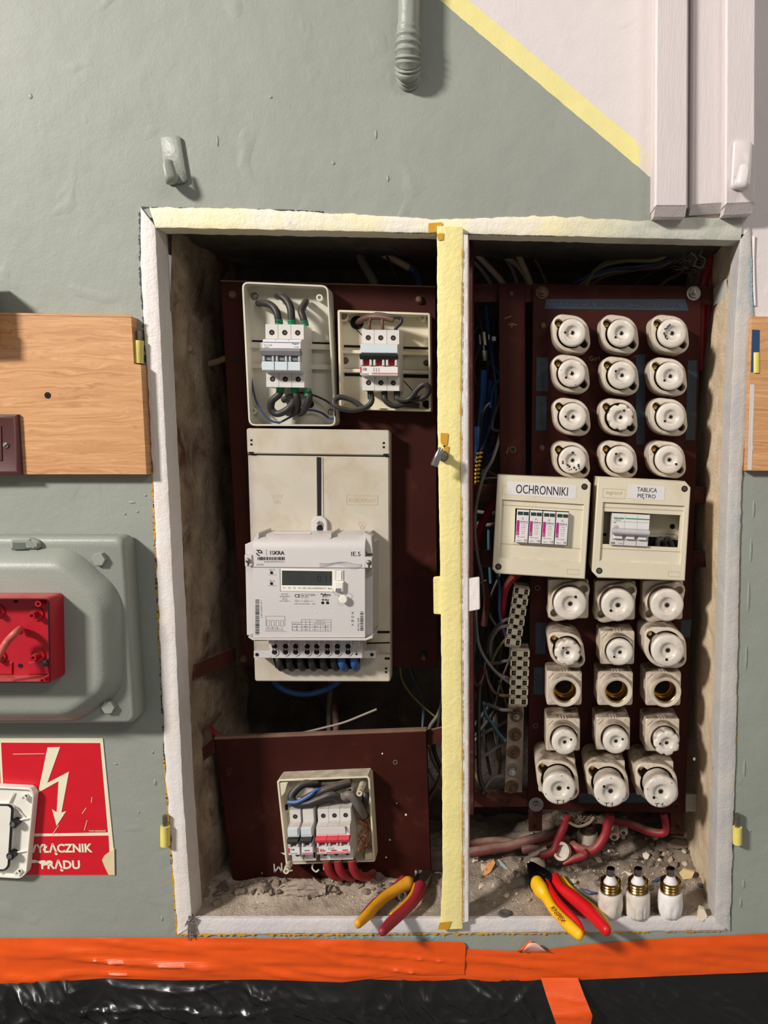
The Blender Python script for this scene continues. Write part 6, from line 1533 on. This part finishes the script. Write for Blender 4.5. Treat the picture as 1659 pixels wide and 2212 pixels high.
plain([(42, 1361, LD-.013), (42, 1360, LD-.022), (30, 1370, LD-.034), (14, 1388, LD-.031), (-4, 1418, LD-.046), (-20, 1450, LD-.044)], .0045, mat('pink_red_cable', (196, 100, 88), .5), 'pinkish cable coming out of the red call point box')
# warning sign
m_torn = mat('torn_paper', (220, 200, 160), .6)
Sx = lambda x, y: (x/3.6065, 1560+y/3.6065)
t = empty('warning_sign', P(110, 1890, 0), 'red warning sign with a cream lightning arrow reading WYŁĄCZNIK PRĄDU', 'sign')
def flat(pts, d, m, name, parent):
    mb = MB(); mb.layers(pp(pts, d), [(0, d+.0006), (0, d)]); return obj(name, mb, m, parent)
flat([(-170, 1595), Sx(800, 125), Sx(885, 985), Sx(892, 1192), (-170, 1890)], -.0012, m_signcream, 'backing', t)
flat([Sx(8, 160), Sx(778, 163), Sx(838, 858), Sx(40, 872), Sx(24, 500)], -.0016, m_signred, 'red_field', t)
flat([(-170, 1604), Sx(-12, 155), Sx(4, 500), Sx(12, 872), (-170, 1804)], -.0016, m_signred, 'red_field', t)
flat([(-170, 1808), Sx(40, 893), Sx(843, 884), Sx(850, 1010), Sx(810, 1040), Sx(792, 1075), Sx(815, 1130), Sx(845, 1190), (-170, 1890)], -.0016, m_signred, 'red_field', t)
flat([Sx(852, 1010), Sx(890, 985), Sx(893, 1192), Sx(846, 1190), Sx(816, 1130), Sx(794, 1075), Sx(812, 1040)], -.0020, m_torn, 'torn_corner', t)
flat([Sx(*p) for p in ((370, 197), (468, 195), (368, 474), (537, 386), (478, 705), (515, 694), (441, 808), (405, 678), (441, 703), (456, 460), (297, 549))], -.0021, m_signcream, 'lightning_arrow', t)
txt('WYŁĄCZNIK', 126, 1834.5, 148, 26.5, -.0020, m_signcream, t, -.6, .035); txt('PRĄDU', 131, 1870, 84, 26.5, -.0020, m_signcream, t, 0, .035); txt('TOP-DESIGN®', 210, 1795, 37, 4.2, -.0020, m_signcream, t, -.6)
rr = random.Random(4)
for i in range(9):
    x, y = 62+rr.random()*52, 1859+rr.random()*8; mb = MB(); w = rr.uniform(4, 12)
    mb.face(mb.ring([P(x+w*math.cos(a)*(1+.3*rr.random()), y+2.4*math.sin(a), -.0024-i*.00002) for a in [k*math.pi/5 for k in range(10)]])); obj('wear_patch', mb, m_signcream, t)
for st in ([(199, 1722), (197, 1734)], [(186, 1745), (177, 1758)], [(127, 1782), (113, 1803)], [(188, 1772), (182, 1794)], [(28, 1629), (96, 1628)]):
    mb = MB(); ribbon_mb(mb, [P(*p, -.0022) for p in st], .0008); obj('scratch', mb, m_signcream, t)
# white open cover hanging in front of the sign
WD = -.013
t = empty('white_cover', P(20, 1896, WD), 'white plastic cover lying face-in over the lower left of the warning sign', 'cover')
q = rounded(pp([(-110, 1694), (66, 1703), (74, 1716), (58, 1886), (44, 1899), (-110, 1890)], WD), .005, 4)
mb = MB(); mb.layers(q, [(0, -.0026), (0, WD+.001), (.001, WD), (.0022, WD), (.003, WD+.005)]); obj('rim', mb, m_white, t)
q2 = rounded(pp([(-110, 1736), (22, 1738), (29, 1744), (21, 1868), (13, 1876), (-110, 1872)], WD), .004, 4)
mb = MB(); mb.layers(q2, [(0, WD+.006), (0, WD-.003), (.001, WD-.004)]); obj('panel', mb, m_white, t)
mb = MB(); q3 = inset(q2, -.0005); mb.tube([Vector((x, WD-.0025, z)) for x, z in q3+[q3[0]]], .0017, 8, 1, caps=False); obj('gasket', mb, m_blackp, t)
for x, y in ((31, 1779), (24, 1848)):
    c = P(x, y, WD-.003); mb = MB(); mb.lathe(c, [(.0058, -.008), (.0058, .002), (.0050, .003)], n=18); w = obj('screw_washer', mb, m_blackp, t)
    mb = MB(); mb.lathe(c, [(.0036, .002), (.0032, .0042), (.001, .0046)], n=14); obj('screw', mb, m_chrome, w)
for x, y in ((56, 1720), (42, 1882)):
    ringm(x, y, WD+.004, .0042, t, m_white, 'screw_post', .006); hole(x, y, WD-.0006, .0020, t)
for a, b_ in (((36, 1772), (62, 1768)), ((30, 1842), (58, 1838)), ((18, 1738), (30, 1712)), ((34, 1745), (52, 1764)), ((10, 1876), (2, 1888))):
    A, B = P(*a, WD+.003), P(*b_, WD+.003); mb = MB(); mb.tube([A, B], [.0016, .0008], 6, 2); obj('rib', mb, m_white, t)

# ------------------------------------------------------------------ orange tape and black sheet
def band(name, top, bot, n, m, dfn, amp, seed, label, nv=10, creases=(), parent=None):
    mb = MB()
    def fn(u, v):
        a = lerp_line(top, u); b_ = lerp_line(bot, u)
        x, y = a[0]+(b_[0]-a[0])*v, a[1]+(b_[1]-a[1])*v
        p = P(x, y, 0); d = dfn(u, v)
        e = min(1, 8*min(v, 1-v)+.05)*min(1, 30*min(u, 1-u)+.1)
        h = noise.fractal(Vector((p.x*7+seed, p.z*30, seed)), 1, 2, 4)*amp
        r = (1-abs(noise.noise(Vector((p.x*5+seed, p.z*55+p.x*6, seed+9)))))**8*amp*2.2
        for cu, cv, cl, ch in creases:
            du = (u-cu)/cl
            if abs(du) < 1: h += ch*math.exp(-((v-cv-.10*du)/.05)**2)*(1-du*du)
        q = P(x, y, d); return Vector((q.x, d-(abs(h)+r)*e, q.z))
    mb.grid(fn, n, nv)
    return obj(name, mb, m, parent, label, 'tape' if label else None, ang=75)
band('orange_tape', [(690, 2034), (1003, 2049), (1100, 2054), (1190, 2050), (1250, 2041), (1450, 2026), (1800, 2010), (2500, 1990)], [(690, 2112), (1000, 2122), (1250, 2117), (1450, 2108), (1800, 2094), (2500, 2074)], 150, m_orange, lambda u, v: -.0012-.0026*v, .0012, 4.4,
     'right length of orange tape along the wall, ending beyond the right edge', 12, ((.2, .3, .07, .002), (.26, .5, .06, .002)))
band('orange_tape', [(-800, 2030), (-160, 2027), (200, 2026), (400, 2025), (700, 2028), (850, 2032), (1000, 2035), (1006, 2042)], [(-800, 2124), (-160, 2126), (40, 2130), (130, 2120), (230, 2113), (380, 2118), (560, 2116), (740, 2122), (850, 2108), (1003, 2105)], 220, m_orange, lambda u, v: -.0022-.0030*v-.003*max(0, u-.6), .0018, 1.7,
     'left length of orange tape along the wall with glossy wrinkles', 16, ((.61, .58, .09, .005), (.68, .66, .08, .004), (.79, .4, .11, .002), (.84, .8, .06, .004), (.53, .3, .08, .002)))
band('orange_tape', [(1168, 2112), (1183, 2160), (1202, 2214), (1212, 2246)], [(1248, 2112), (1262, 2150), (1280, 2194), (1272, 2236)], 24, m_orange, lambda u, v: -.0062-.026*min(1, u*1.6), .0012, 7.7, 'short orange tape piece hanging down over the black sheet', 10, ())
mb = MB(); mb.grid(lambda u, v: P(1128+58*u, 2056-(24-10*u)*math.sin(math.pi*min(1, u*1.1))*v, -.004-.007*math.sin(math.pi*v*.7)), 12, 6); obj('tape_flap', mb, m_pinkback, None, 'pale curled flap of tape at the top edge of the orange band', 'tape')
mb = MB(); mb.grid(lambda u, v: P(1116+30*u, 2056-24*u*v-2*u, -.0045-.004*math.sin(math.pi*v)), 8, 6); obj('tape_flap', mb, m_orange, None, 'small orange fold of tape left of the pale flap', 'tape')
m_sheet = bpy.data.materials.new('black_polythene'); m_sheet.use_nodes = True
_b = m_sheet.node_tree.nodes['Principled BSDF']; _b.inputs['Base Color'].default_value = lin((20, 20, 21)); _b.inputs['Roughness'].default_value = .3
mb = MB()
def rid(w, p): return (1-abs(noise.noise(w)))**p
def sheet(u, v):
    x, y = -800+3300*u, 2080+(220+120*v)*v
    p = P(x, y, 0); q = Vector((p.x, 0, p.z))
    k = max(0, min(1, (y-2102+8*noise.noise(Vector((p.x*7, 0, 2))))/46)); left = max(.35, 1.15-.65*(x+200)/2080)
    wp = Vector((noise.noise(q*6), 0, noise.noise(q*6+Vector((9, 0, 0)))))
    n1 = noise.fractal(Vector((p.x*4.5, p.z*3.0, 1.5)), 1, 2, 2)
    r = 0
    for i, (sx, sz, sk, am, pw) in enumerate(((16, 5, .5, .0055, 5), (7, 18, -.9, .0045, 7), (30, 12, 1.3, .0030, 7), (24, 30, -.4, .0020, 6), (60, 40, .8, .0010, 5))):
        r += am*rid(Vector(((p.x+p.z*sk)*sx+wp.x*1.3, p.z*sz+wp.z*1.3, 3+i*7)), pw)
    d = -.0006-.006*k-k*left*(.010*n1+r*1.5)
    return Vector((p.x, min(d, -.0005), p.z))
mb.grid(sheet, 760, 90)
obj('black_sheet', mb, m_sheet, None, 'crumpled glossy black plastic sheet taped along the bottom of the wall', 'plastic sheet', ang=180)

# ------------------------------------------------------------------ pliers
def gp(l, h): return [G(x, y, h if len(r_) < 2 else r_[1]) for (x, y, *r_) in l]
def handle_mesh(pts, kr, flat_=.85, n=14):
    """pts: px, py, radius px, height"""
    W = [G(x, y, h) for x, y, r, h in pts]; rs = [r*S(x, y, max(w.y, -.05))*kr for (x, y, r, h), w in zip(pts, W)]
    d0 = (W[0]-W[1]).normalized(); d1 = (W[-1]-W[-2]).normalized()
    W = [W[0]+d0*rs[0]*.9, W[0]+d0*rs[0]*.55]+W+[W[-1]+d1*rs[-1]*.6, W[-1]+d1*rs[-1]*.95]
    rs = [rs[0]*.25, rs[0]*.75]+rs+[rs[-1]*.8, rs[-1]*.3]
    mb = MB(); mb.tube(W, rs, n, 4, flat_); return mb
t = empty('combination_pliers', G(1200, 1950, 0), 'side cutters with bright red and yellow handles on the right of the sill', 'pliers')
a = obj('handle', handle_mesh([(1160, 1909, 15, .017), (1169, 1923, 15.5, .017), (1180, 1938, 11, .014), (1192, 1959, 10, .013), (1211, 1981, 10.5, .013), (1231, 2001, 12, .013), (1250, 2018, 10.5, .013)], 1.18), m_plyel, t, label='yellow handle')
obj('red_inlay', handle_mesh([(1181, 1905, 7, .018), (1193, 1928, 8, .018), (1209, 1952, 9, .018), (1231, 1976, 9.5, .018), (1250, 1996, 8, .017), (1259, 2014, 6, .015)], 1), m_plred, a)
b_ = obj('handle', handle_mesh([(1199, 1899, 12, .016), (1211, 1919, 11, .016), (1237, 1939, 13, .015), (1266, 1963, 13.5, .015), (1291, 1988, 12.5, .015), (1309, 2008, 11, .015)], 1.15), m_plred, t, label='red handle')
obj('yellow_inlay', handle_mesh([(1214, 1899, 8.5, .012), (1228, 1915, 7, .011), (1250, 1935, 6, .011), (1280, 1959, 7, .011), (1303, 1983, 7, .011), (1317, 2004, 6, .012)], 1), m_plyel, b_)
# lettering laid along the yellow handle
A, B = G(1195, 1962, .0205), G(1218, 1991, .0205)
ux = (B-A).normalized(); n_ = Vector((0, -.62, .78)); n_ = (n_-ux*n_.dot(ux)).normalized(); uy = n_.cross(ux)
mb = text_mb('KNIPEX', (B-A).length*1.12, .0068, .01); c = (A+B)/2+n_*.0014-uy*.001
mb.v = [c+ux*v.x+uy*v.z for v in mb.v]; obj('lettering', mb, mat('dark_red_ink', (120, 30, 20), .6), a)
def jaw(pts, h0, h1, m, name, par):
    poly = [G(x, y, h1) for x, y in pts]; mb = MB()
    top = [Vector((p.x, p.y, FZ+h1)) for p in poly]; cen = sum(top, Vector())/len(top)
    mid = [cen+(p-cen)*1.06-Vector((0, 0, .002)) for p in top]
    mb.loft([[Vector((p.x, p.y, FZ+h0)) for p in top], mid, top]); return obj(name, mb, m, par)
jaw([(1139, 1864), (1151, 1866), (1158, 1882), (1176, 1890), (1194, 1894), (1178, 1904), (1150, 1908), (1143, 1896)], .008, .022, m_burn, 'jaw', t)
jaw([(1144, 1861), (1153, 1862), (1184, 1880), (1198, 1892), (1178, 1889), (1160, 1882)], .010, .024, m_burn, 'jaw', t)
mb = MB(); mb.lathe(G(1183, 1896, .022), [(.007, 0), (.006, .002)], axis='z', n=18); obj('pivot', mb, m_burn, t)
t = empty('combination_pliers', G(850, 1960, 0), 'worn pliers with ochre and crimson handles on the left of the sill', 'pliers')
a = obj('handle', handle_mesh([(881, 1908, 14, .018), (860, 1920, 11.5, .016), (836, 1935, 11.5, .014), (812, 1956, 11, .013), (793, 1977, 11, .013), (775, 1994, 9.5, .013)], 1.12), m_pldkyel, t, label='ochre handle')
obj('crimson_inlay', handle_mesh([(869, 1900, 9, .012), (850, 1916, 6, .010), (822, 1936, 6, .009), (800, 1956, 6, .009), (784, 1974, 5, .009)], 1), m_pldkred, a)
b_ = obj('handle', handle_mesh([(908, 1918, 15, .018), (898, 1940, 11.5, .017), (882, 1959, 11, .016), (860, 1979, 11.5, .015), (840, 1997, 11.5, .015), (827, 2011, 9.5, .015)], 1.12), m_pldkred, t, label='crimson handle')
obj('ochre_inlay', handle_mesh([(897, 1913, 6, .020), (888, 1934, 6, .020), (869, 1955, 6, .019), (847, 1974, 5, .018)], 1), m_pldkyel, b_)
jaw([(905, 1896), (912, 1880), (930, 1878), (932, 1886), (922, 1902), (912, 1908)], .012, .026, m_steel, 'jaw', t)
jaw([(893, 1898), (900, 1888), (915, 1884), (917, 1896), (906, 1908)], .010, .024, m_burn, 'jaw', t)

# ------------------------------------------------------------------ loose fuses standing on the sill
def loose_fuse(px, py, kind, label):
    c = G(px, py, .0005)
    t = empty('loose_fuse', c, label, 'fuse', 'porcelain fuses standing on the sill')
    nf = (6, 10, 8)[kind]
    md = lambda a, k: 1-(.055*(max(0, math.cos(nf*a)) > .55) if 1 <= k <= 4 else 0)
    prof = [(.0125, 0), (.0150, .0012), (.0172, .006), (.0184, .012), (.0188, .020), (.0184, .0215), (.0180, .030), (.0172, .0365), (.0162, .0380)] if kind != 1 else [(.0140, 0), (.0168, .0015), (.0180, .005), (.0182, .014), (.0182, .020), (.0180, .0215), (.0180, .030), (.0172, .0365), (.0162, .0380)]
    mb = MB(); mb.lathe(c, prof, 'z', 60, md); obj('porcelain_cap', mb, m_porc2 if kind == 2 else m_porc, t, ang=45)
    pr = [(.0152, .0370)]
    for i in range(7): pr.append((.0152 if i % 2 else .0138, .0385+i*.0021))
    pr += [(.0150, .0534), (.0148, .0540), (.0142, .0538), (.0139, .0440)]
    mb = MB(); mb.lathe(c, pr, 'z', 40); obj('brass_thread', mb, m_bronze, t, ang=60)
    mb = MB(); mb.lathe(c, [(.0108, .042), (.0108, .0500), (.0102, .0522), (.0078, .0560), (.0062, .0595), (.0058, .0620), (.0058, .0640)], 'z', 32); bd = obj('fuse_body', mb, m_porc2, t)
    mb = MB(); mb.lathe(c, [(.0062, .0625), (.0064, .0635), (.0064, .0712), (.0058, .0724)], 'z', 28); obj('metal_tip', mb, m_tip, bd)
m_bronze = mat('dark_brass', (150, 122, 72), .25, 1, var=.2)
m_porc2 = mat('white_porcelain', (232, 227, 224), .2, var=.03, coat=.2)
loose_fuse(1318, 1976, 0, 'porcelain fuse standing tip-up on the sill, leftmost of three, by the pliers')
loose_fuse(1377, 1976, 1, 'porcelain fuse standing tip-up on the sill, middle of three')
loose_fuse(1447, 1976, 2, 'porcelain fuse standing tip-up on the sill, rightmost of three')

# ------------------------------------------------------------------ rubble
RR = random.Random(77)
m_rub = [mat('rubble_grey', (132, 116, 102), .95, var=.2, bump=.5, bs=300), mat('rubble_tan', (186, 164, 138), .95, var=.15, bump=.5, bs=300), mat('rubble_pale', (212, 198, 178), .9, var=.12), mat('rubble_dark', (92, 80, 72), .95, var=.25, bump=.4), mat('rubble_dust', (116, 102, 92), .95, var=.2, bump=.5)]
def rock_mb(c, r, rr, sq=.7):
    bm = bmesh.new(); bmesh.ops.create_icosphere(bm, subdivisions=1, radius=1)
    o = Vector((rr.random()*50, rr.random()*50, rr.random()*50)); ex = Vector((rr.uniform(.75, 1.3), rr.uniform(.75, 1.2), rr.uniform(.5, .9)*sq+.2))
    rot = Matrix.Rotation(rr.random()*6.28, 4, 'Z') @ Matrix.Rotation(rr.uniform(-.5, .5), 4, 'X')
    mb = MB()
    for v in bm.verts:
        k = 1+.6*noise.noise(v.co*1.3+o)+.4*noise.noise(v.co*3+o)
        mb.v.append(c+rot @ Vector((v.co.x*ex.x, v.co.y*ex.y, v.co.z*ex.z))*(k*r))
    for f in bm.faces: mb.f.append(tuple(x.index for x in f.verts)); mb.m.append(0)
    bm.free(); return mb
def at_floor(px, py):
    c = G(px, py, 0)
    for _ in range(4): c = G(px, py, floor_h(c.x, c.y))
    return c
NEAR = {'L': 'small rubble lump at the foot of the short board, left compartment', 'R': 'small rubble chip on the dusty floor of the right compartment'}
for i in range(170):
    if i < 70: px, py, g = RR.uniform(425, 945), RR.gauss(1921, 9), 'L'
    else:
        px, py, g = (RR.uniform(1025, 1535), RR.uniform(1800, 1925), 'R') if i % 2 else (RR.gauss(1450, 45), RR.gauss(1840, 22), 'R')
        if px < 1150: py = RR.uniform(1850, 1950)
    if g == 'L' and (870 < px < 930): continue
    c = at_floor(px, py); r = RR.uniform(.0030, .0085) if g == 'L' else RR.uniform(.0025, .0070)
    if c.y > .27 or c.y < .018: continue
    m = RR.choice(m_rub if g == 'R' else [m_rub[0], m_rub[3], m_rub[3], m_rub[4]])
    o = obj('rubble', rock_mb(c+Vector((0, 0, r*.35)), r, RR), m, None, NEAR[g], 'rubble', 'rubble lumps, left compartment' if g == 'L' else 'rubble chips, right compartment', ang=25)
# fine grit: too small and many to count
for g, (x0, x1, y0, y1, n) in (('L', (425, 950, 1898, 1945, 500)), ('R', (1022, 1540, 1790, 1950, 1300))):
    mb = MB(); MI = []
    for mi in range(3):
        for i in range(n//3):
            px = RR.uniform(x0, x1); py = RR.uniform(y0, y1) if RR.random() < .8 else RR.uniform(y0, y1+25)
            c = at_floor(px, py); r = RR.uniform(.0007, .0022)
            if c.y > .27 or c.y < .006: continue
            k = len(mb.v); tri = [Vector((r*RR.uniform(.6, 1.2)*math.cos(a), r*RR.uniform(.6, 1.2)*math.sin(a), 0)) for a in (0, 1.6, 3.1, 4.7)]
            mb.v += [c+p for p in tri]+[c+Vector((RR.uniform(-.3, .3)*r, RR.uniform(-.3, .3)*r, r*RR.uniform(.6, 1.1)))]
            for j in range(4): mb.f.append((k+j, k+(j+1) % 4, k+4)); mb.m.append(mi)
    obj('grit', mb, m_rub[:3], None, 'fine grit scattered on the '+('left' if g == 'L' else 'right')+' compartment floor', 'grit', None, 'stuff', ang=10)
def shard(pts, h, m, name, label, cat, lift=.0, tilt=.3):
    """broken flat piece: pixel outline on the floor, thickness h, leaning back"""
    c0 = at_floor(sum(p[0] for p in pts)/len(pts), max(p[1] for p in pts)); top = []
    for x, y in pts:
        a = P(x, y, c0.y+ (max(p[1] for p in pts)-y)*.0004); top.append(a)
    mb = MB(); mb.loft([top, [p+Vector((.0006, h, -.0002)) for p in top]]); return obj(name, mb, m, None, label, cat)
shard([(1043, 1888), (1050, 1868), (1066, 1857), (1070, 1864), (1060, 1884), (1048, 1892)], .004, mat('rust_orange_stone', (196, 140, 84), .9, var=.3, vs=200), 'stone_shard', 'orange-tan stone shard standing in the rubble near the post', 'shard')
shard([(1071, 1860), (1078, 1856), (1092, 1870), (1100, 1880), (1092, 1886), (1072, 1884)], .003, mat('grey_glaze', (150, 156, 152), .25, var=.05), 'glazed_shard', 'grey glazed shard right of the orange-tan stone', 'shard')
shard([(1145, 1858), (1160, 1853), (1176, 1862), (1178, 1876), (1160, 1870)], .012, m_rub[2], 'plaster_chunk', 'pale plaster chunk behind the jaws of the bright pliers', 'chunk')
shard([(1220, 1822), (1228, 1814), (1241, 1824), (1234, 1836), (1226, 1832)], .004, m_rub[2], 'plaster_flake', 'cream flake beside the porcelain ring', 'flake')
shard([(1468, 1888), (1478, 1878), (1500, 1884), (1494, 1898), (1476, 1900)], .005, mat('yellow_plaster', (214, 190, 140), .9), 'plaster_flake', 'yellowish plaster flake behind the rightmost standing fuse', 'flake')
shard([(1508, 1976), (1512, 1962), (1522, 1966), (1528, 1980), (1518, 1990), (1508, 1988)], .008, m_rub[2], 'plaster_chunk', 'whitish plaster chunk in the right corner of the sill', 'chunk')
shard([(1440, 1822), (1456, 1812), (1484, 1816), (1490, 1830), (1462, 1834), (1444, 1830)], .014, m_rub[0], 'stone', 'large flat grey stone at the back right of the floor', 'stone')
shard([(1340, 1888), (1350, 1882), (1366, 1888), (1356, 1894)], .003, m_rub[2], 'plaster_flake', 'cream flake behind the middle standing fuse', 'flake')
# crumpled paper scrap at the left
mb = MB(); c = at_floor(650, 1935)
def pap(u, v):
    x = 596+108*u; y = 1934-34*v*(.5+.5*math.sin(math.pi*min(1, u*1.05)))-8*u*v
    a = at_floor(x, 1936); b_ = P(x, y, max(.03, a.y+.006*v)); return Vector((b_.x, b_.y-.004*noise.noise(Vector((u*7, v*5, 2)))-.002, b_.z+.003*noise.noise(Vector((u*9, v*7, 6)))))
mb.grid(pap, 16, 7); obj('paper_scrap', mb, mat('grey_paper', (150, 136, 122), .9, var=.15), None, 'crumpled grey paper scrap at the foot of the short board', 'paper scrap', ang=20)
mb = MB(); mb.grid(lambda u, v: P(676+24*u, 1916-22*v*(1-u*.6)+8*u, .055+.01*v), 4, 4); obj('paper_scrap', mb, mat('grey_paper_light', (178, 166, 150), .9, var=.15), None, 'pale folded paper corner sticking up right of the grey scrap', 'paper scrap', ang=20)
# foil scrap beside the worn pliers
mb = MB(); mb.grid(lambda u, v: P(896+38*u, 1904-26*v+4*u, .080+.004*noise.noise(Vector((u*6, v*6, 1)))+.006*v), 9, 7); obj('foil_scrap', mb, mat('grey_foil', (120, 112, 108), .3, .6, var=.3), None, 'crumpled grey foil behind the head of the worn pliers', 'scrap', ang=15)
# grommet between the worn handles
c = at_floor(868, 1944); mb = MB(); ax = Vector((.35, -.8, .35)).normalized(); mb.lathe(c+Vector((0, 0, .007)), [(.0075, -.003), (.0080, 0), (.0066, .004), (.0042, .004), (.0038, -.002)], axis=ax, n=20)
obj('rusty_grommet', mb, mat('brown_grommet', (112, 92, 76), .6, .3, var=.3), None, 'rusty ring lying between the handles of the worn pliers', 'ring')
# paper tube, porcelain bits, old fuses
mb = MB(); A, B = P(1143, 1849, .105), P(1180, 1831, .112); ax = (B-A); L = ax.length
mb.lathe(A, [(.0046, 0), (.0046, L), (.0034, L), (.0034, L-.004)], axis=ax, n=16); obj('paper_tube', mb, m_porcsock, None, 'pale ceramic tube lying across the dusty red cables', 'tube')
t = empty('spring_fuse_socket', at_floor(1269, 1822), 'round porcelain base with a spiral spring under the fuse board', 'fuse base')
c = P(1269, 1822, .150); k = S(1269, 1800, .15)
mb = MB(); mb.lathe(c, [(.0150, 0), (.0165, .003), (.0172, .016), (.0160, .021), (.0130, .021), (.0125, .012)], 'z', 28); obj('body', mb, m_porcold, t)
mb = MB(); mb.tube([c+Vector((.0118*math.cos(i*.7), .0118*math.sin(i*.7), .016+i*.00040)) for i in range(52)], .0011, 6, 2); obj('spring', mb, m_rust, t)
t_ = MB(); c = P(1216, 1846, .104); t_.lathe(c+Vector((0, 0, .005)), [(.0130, -.004), (.0145, 0), (.0140, .008), (.0095, .009), (.0088, 0)], axis=(-.45, -.75, .5), n=24); obj('porcelain_ring', t_, m_porcold, None, 'broken porcelain ring lying behind the tapering red cable end', 'ring')
for i, (px, py, r, lb) in enumerate(((1327, 1806, .0085, 'old cylindrical fuse lying end-on behind the middle red cable'), (1347, 1797, .0070, 'smaller old fuse lying end-on right of the cylindrical one'))):
    c = P(px, py, .128+.01*i); t = empty('old_fuse', c, lb, 'fuse')
    mb = MB(); mb.lathe(c, [(r, -.03), (r, 0), (r*.9, .002), (r*.5, .002)], axis=(-.1, -1, -.25), n=20); obj('barrel', mb, m_porcold, t)
    mb = MB(); mb.lathe(c, [(r*.45, .001), (r*.40, .004), (r*.1, .005)], axis=(-.1, -1, -.25), n=14); obj('end_contact', mb, m_rust, t)
for pts, lb in (([(1252, 1922), (1266, 1928), (1276, 1932), (1290, 1932)], 'blue wire offcut on the dust behind the bright pliers'), ([(1408, 1908), (1420, 1904), (1432, 1898)], 'grey-blue wire offcut between the middle and rightmost standing fuses')):
    mb = MB(); mb.tube([at_floor(*p)+Vector((0, 0, .0022)) for p in pts], [.0010, .0030, .0030, .0012][:len(pts)], 8, 4); obj('wire_offcut', mb, m_cabdkblue, None, lb, 'wire offcut')
c = at_floor(1090, 1977)+Vector((0, 0, .0012)); mb = MB(); mb.lathe(c, [(.0092, -.0005), (.0096, .0012), (.0086, .0030), (.0050, .0032), (.0040, .0024)], 'z', 24); obj('rubber_grommet', mb, mat('grey_rubber', (84, 78, 74), .8, var=.2), None, 'grey rubber grommet lying flat near the sill edge, right compartment', 'grommet')
# dust tuft at the lower left frame corner, dust threads under the fuse board
mb = MB(); rr = random.Random(8)
for i in range(60):
    x, y = 413+rr.gauss(0, 3), 1996+rr.gauss(0, 9); mb.tube([P(x, y, -.004), P(x+rr.gauss(0, 3), y+rr.gauss(3, 5), -.006), P(x+rr.gauss(1, 4), y+rr.gauss(6, 6), -.005)], .0009, 4, 3)
obj('dust_tuft', mb, mat('grey_dust', (120, 110, 102), 1), None, 'grey tuft of dust on the lower left corner of the frame', 'dust', None, 'stuff')
mb = MB()
for i in range(70):
    x = 1195+rr.random()*120; mb.tube([P(x, 1757+rr.random()*8, .118), P(x+rr.gauss(0, 12), 1768+rr.random()*16, .118), P(x+rr.gauss(0, 20), 1762+rr.random()*12, .122)], .0004, 3, 3)
mb.tube([P(1212, 1764, .112), P(1232, 1778, .112), P(1250, 1785, .112), P(1272, 1778, .114), P(1284, 1764, .116)], .0024, 6, 5)
obj('dust_fibre', mb, mat('tan_dust', (132, 116, 98), 1), None, 'dusty fibre strands sagging under the fuse board', 'dust', None, 'stuff')
